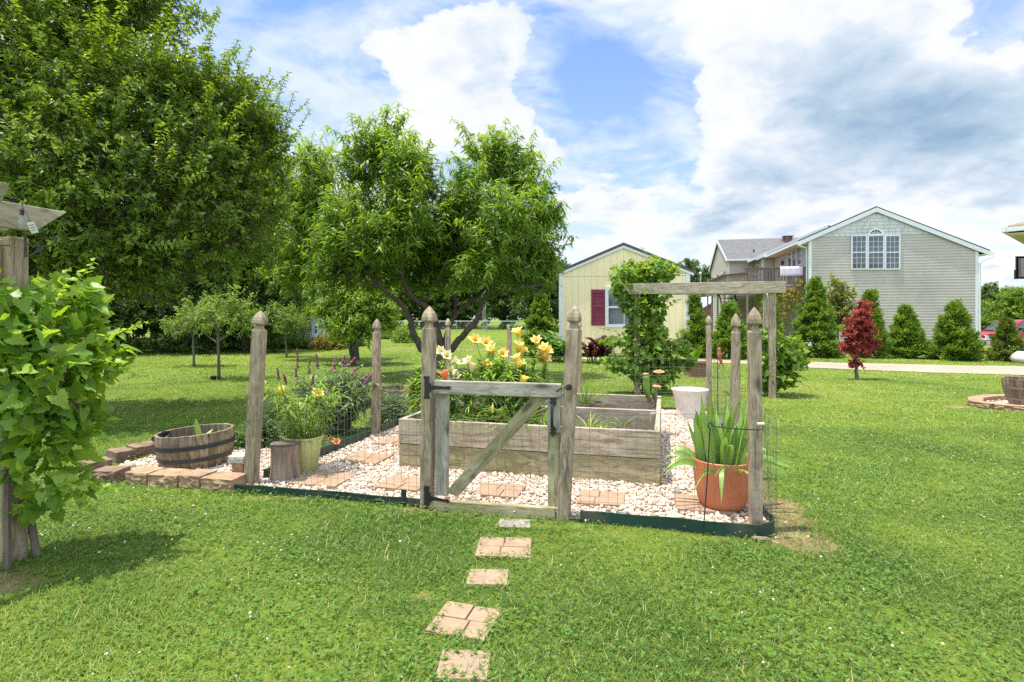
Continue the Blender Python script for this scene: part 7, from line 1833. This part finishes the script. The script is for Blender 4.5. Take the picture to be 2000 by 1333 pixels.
shell(mb, low, HW, HW); mb.build('body', M_CAR, truck, True, bevel=.03, angle=35)
mb = MB(); shell(mb, [(1.55, 1.16, .05), (2.35, 1.80, .20), (2.6, 1.87, .22), (3.35, 1.86, .22), (3.62, 1.20, .05)], HW, HW); mb.build('cab', M_CAR, truck, True, bevel=.03, angle=35)
mb = MB(); mb.add([tk(1.63, -.80, 1.24), tk(1.63, .80, 1.24), tk(2.31, .70, 1.775), tk(2.31, -.70, 1.775)], [(0, 1, 2, 3)]); o = mb.build('windscreen', M_GLASS, truck); o.location = (Vector((Tf * .022 + A(0, 0, .018)).tolist()))
for sg in (-1, 1):
    mb = MB(); mb.add([tk(1.85, sg * .915, 1.25), tk(3.42, sg * .915, 1.25), tk(3.25, sg * .755, 1.77), tk(2.42, sg * .755, 1.77)], [(0, 1, 2, 3)]); o = mb.build('side_window', M_GLASS, truck); o.location = Vector((Tl * sg * .02).tolist())
    mb = MB(); mb.box((0, 0, 0), (.16, .22, .17)); V = mb.v[0]; mb.v[0] = np.array([tk(1.95, sg * 1.10, 1.33) + Tf * v[0] + Tl * v[1] + A(0, 0, v[2]) for v in V]); mb.build('mirror', M_BLACK, truck, bevel=.02)
    mb = MB(); mb.add([tk(-.005, sg * .90, .70), tk(-.01, sg * .52, .70), tk(-.0, sg * .52, .94), tk(.12, sg * .90, .99), tk(.42, sg * .945, .98), tk(.38, sg * .955, .74)], [(0, 1, 2, 3), (0, 3, 4, 5)]); o = mb.build('headlight', M_LAMP, truck); m = o.modifiers.new('t', 'SOLIDIFY'); m.thickness = .03; m.offset = 0
mb = MB(); mb.add([tk(f, l, z) for f in (-.045, .0) for l, z in ((-.50, .66), (.50, .66), (.50, 1.0), (-.50, 1.0))], [(0, 1, 2, 3), (4, 7, 6, 5), (0, 4, 5, 1), (1, 5, 6, 2), (2, 6, 7, 3), (3, 7, 4, 0)]); gr = mb.build('grille', M_BLACK, truck)
mb = MB()
for z in (.67, .83, .99): mb.tube([tk(-.06, -.5, z), tk(-.06, .5, z)], .022, 6)
mb.tube([tk(-.06, 0, .67), tk(-.06, 0, .99)], .02, 6); mb.build('grille_bar', M_CHROME, gr)
mb = MB(); mb.add([tk(f, l, z) for f, l in ((-.10, -.80), (-.10, .80), (.25, .97), (.25, -.97)) for z in (.42, .66)], [(0, 2, 3, 1), (2, 4, 5, 3), (4, 6, 7, 5), (6, 0, 1, 7), (1, 3, 5, 7), (0, 6, 4, 2)]); mb.build('bumper', M_CHROME, truck, bevel=.02)
for f in (1.0, 4.35):
    for sg in (-1, 1):
        whl = None
        ax = Tl * sg; c = tk(f, sg * .82, .39); r_ = [(.001, -.1), (.25, -.1), (.36, -.11), (.39, -.07), (.39, .07), (.36, .11), (.25, .10), (.23, .06), (.001, .05)]
        M3 = np.stack([Tf, np.cross(ax, Tf), ax], 1); V, Fc = lathe(r_, 28); mb = MB(); mb.add(V @ M3.T + c, Fc); whl = mb.build('wheel', M_TYRE, truck, True)
        V, Fc = lathe([(.001, .095), (.06, .095), (.08, .075), (.20, .085), (.245, .11)], 20); mb = MB(); mb.add(V @ M3.T + c, Fc); mb.build('rim', M_CHROME, whl, True)

# ------------------------------------------------------------------ far fence, tower, odds
cf = thing('chain_link_fence', 'galvanised chain link fence at the far end of the lawn', 'fence', A(-4, 46, 0)); zt_ = .95
x0_, x1_ = -15.0, 3.0
mb = MB(); mb.tube([(x0_, 46, zt_), (x1_, 46, zt_)], .03, 6); mb.build('top_rail', plain('galvanised', (.42, .42, .42), .5, .1, 10, metal=.3), cf)
for i in range(8):
    x = x0_ + (x1_ - x0_) * i / 7; mb = MB(); mb.tube([(x, 46.05, -.1), (x, 46.05, zt_ + .06)], .035, 6); mb.build('post', bpy.data.materials['galvanised'], cf)
lf = LF(); xs_ = np.arange(x0_, x1_, .16); n_ = len(xs_)
lf.sticks(np.stack([xs_, np.full(n_, 46.), np.zeros(n_)], 1), np.stack([xs_ + .9, np.full(n_, 46.), np.full(n_, zt_)], 1), .004, .004); lf.sticks(np.stack([xs_ + .9, np.full(n_, 46.02), np.zeros(n_)], 1), np.stack([xs_, np.full(n_, 46.02), np.full(n_, zt_)], 1), .004, .004)
lf.build('chain_link', bpy.data.materials['galvanised'], cf)
tw = thing('lattice_tower', 'thin steel lattice mast rising behind the chain link fence', 'mast', A(P(945, 0, 52)[0], 52, 0)); c = A(P(945, 0, 52)[0], 52, 0); Ht = 6.2
lg = [c + A(.17 * math.cos(a), .17 * math.sin(a), 0) for a in (0.5, 2.6, 4.7)]
for p in lg: mb = MB(); mb.tube([p, p + A(0, 0, Ht)], .022, 6); mb.build('leg', bpy.data.materials['galvanised'], tw)
mb = MB()
for k in range(16):
    for i in range(3): mb.tube([lg[i] + A(0, 0, Ht * k / 16), lg[(i + 1) % 3] + A(0, 0, Ht * (k + 1) / 16)], .010, 4)
mb.build('lacing', bpy.data.materials['galvanised'], tw)
lp3 = thing('lamp_mast', 'thin pole with a round white lamp above the far trees', 'lamp', A(P(1368, 0, 60)[0], 60, 0)); p = P(1368, 536, 60)
mb = MB(); mb.tube([A(p[0], 60, -.2), p], .05, 6); mb.build('pole', bpy.data.materials['galvanised'], lp3)
mb = MB(); V, Fc = icosa(2); mb.add(V * .14 + p + A(0, 0, .12), Fc); mb.build('globe', M_WHITE, lp3, True)
p = G(1366, 738); t = thing('brick_pier', 'low brick pier with a flat pale cap behind the vine', 'brick pier', p)
mb = MB(); mb.box((p[0], p[1] + .2, .14), (.36, .36, .30), .1); mb.build('bricks', M_BRICK, t); mb = MB(); mb.box((p[0], p[1] + .2, .315), (.46, .46, .05), .1); mb.build('cap', M_PAVERG, t, bevel=.005)
p = G(1992, 710); o = scatter_lumps('rock', np.array([[p[0] + .15, p[1], .12]]), np.array([.30]), .62, plain('white_rock', (.5, .45, .4), .9, .3, 5, .4), np.array([.5]), 2, .08); tag(o, 'pale boulder at the drive edge on the right', 'rock')
p = G(600, 664);
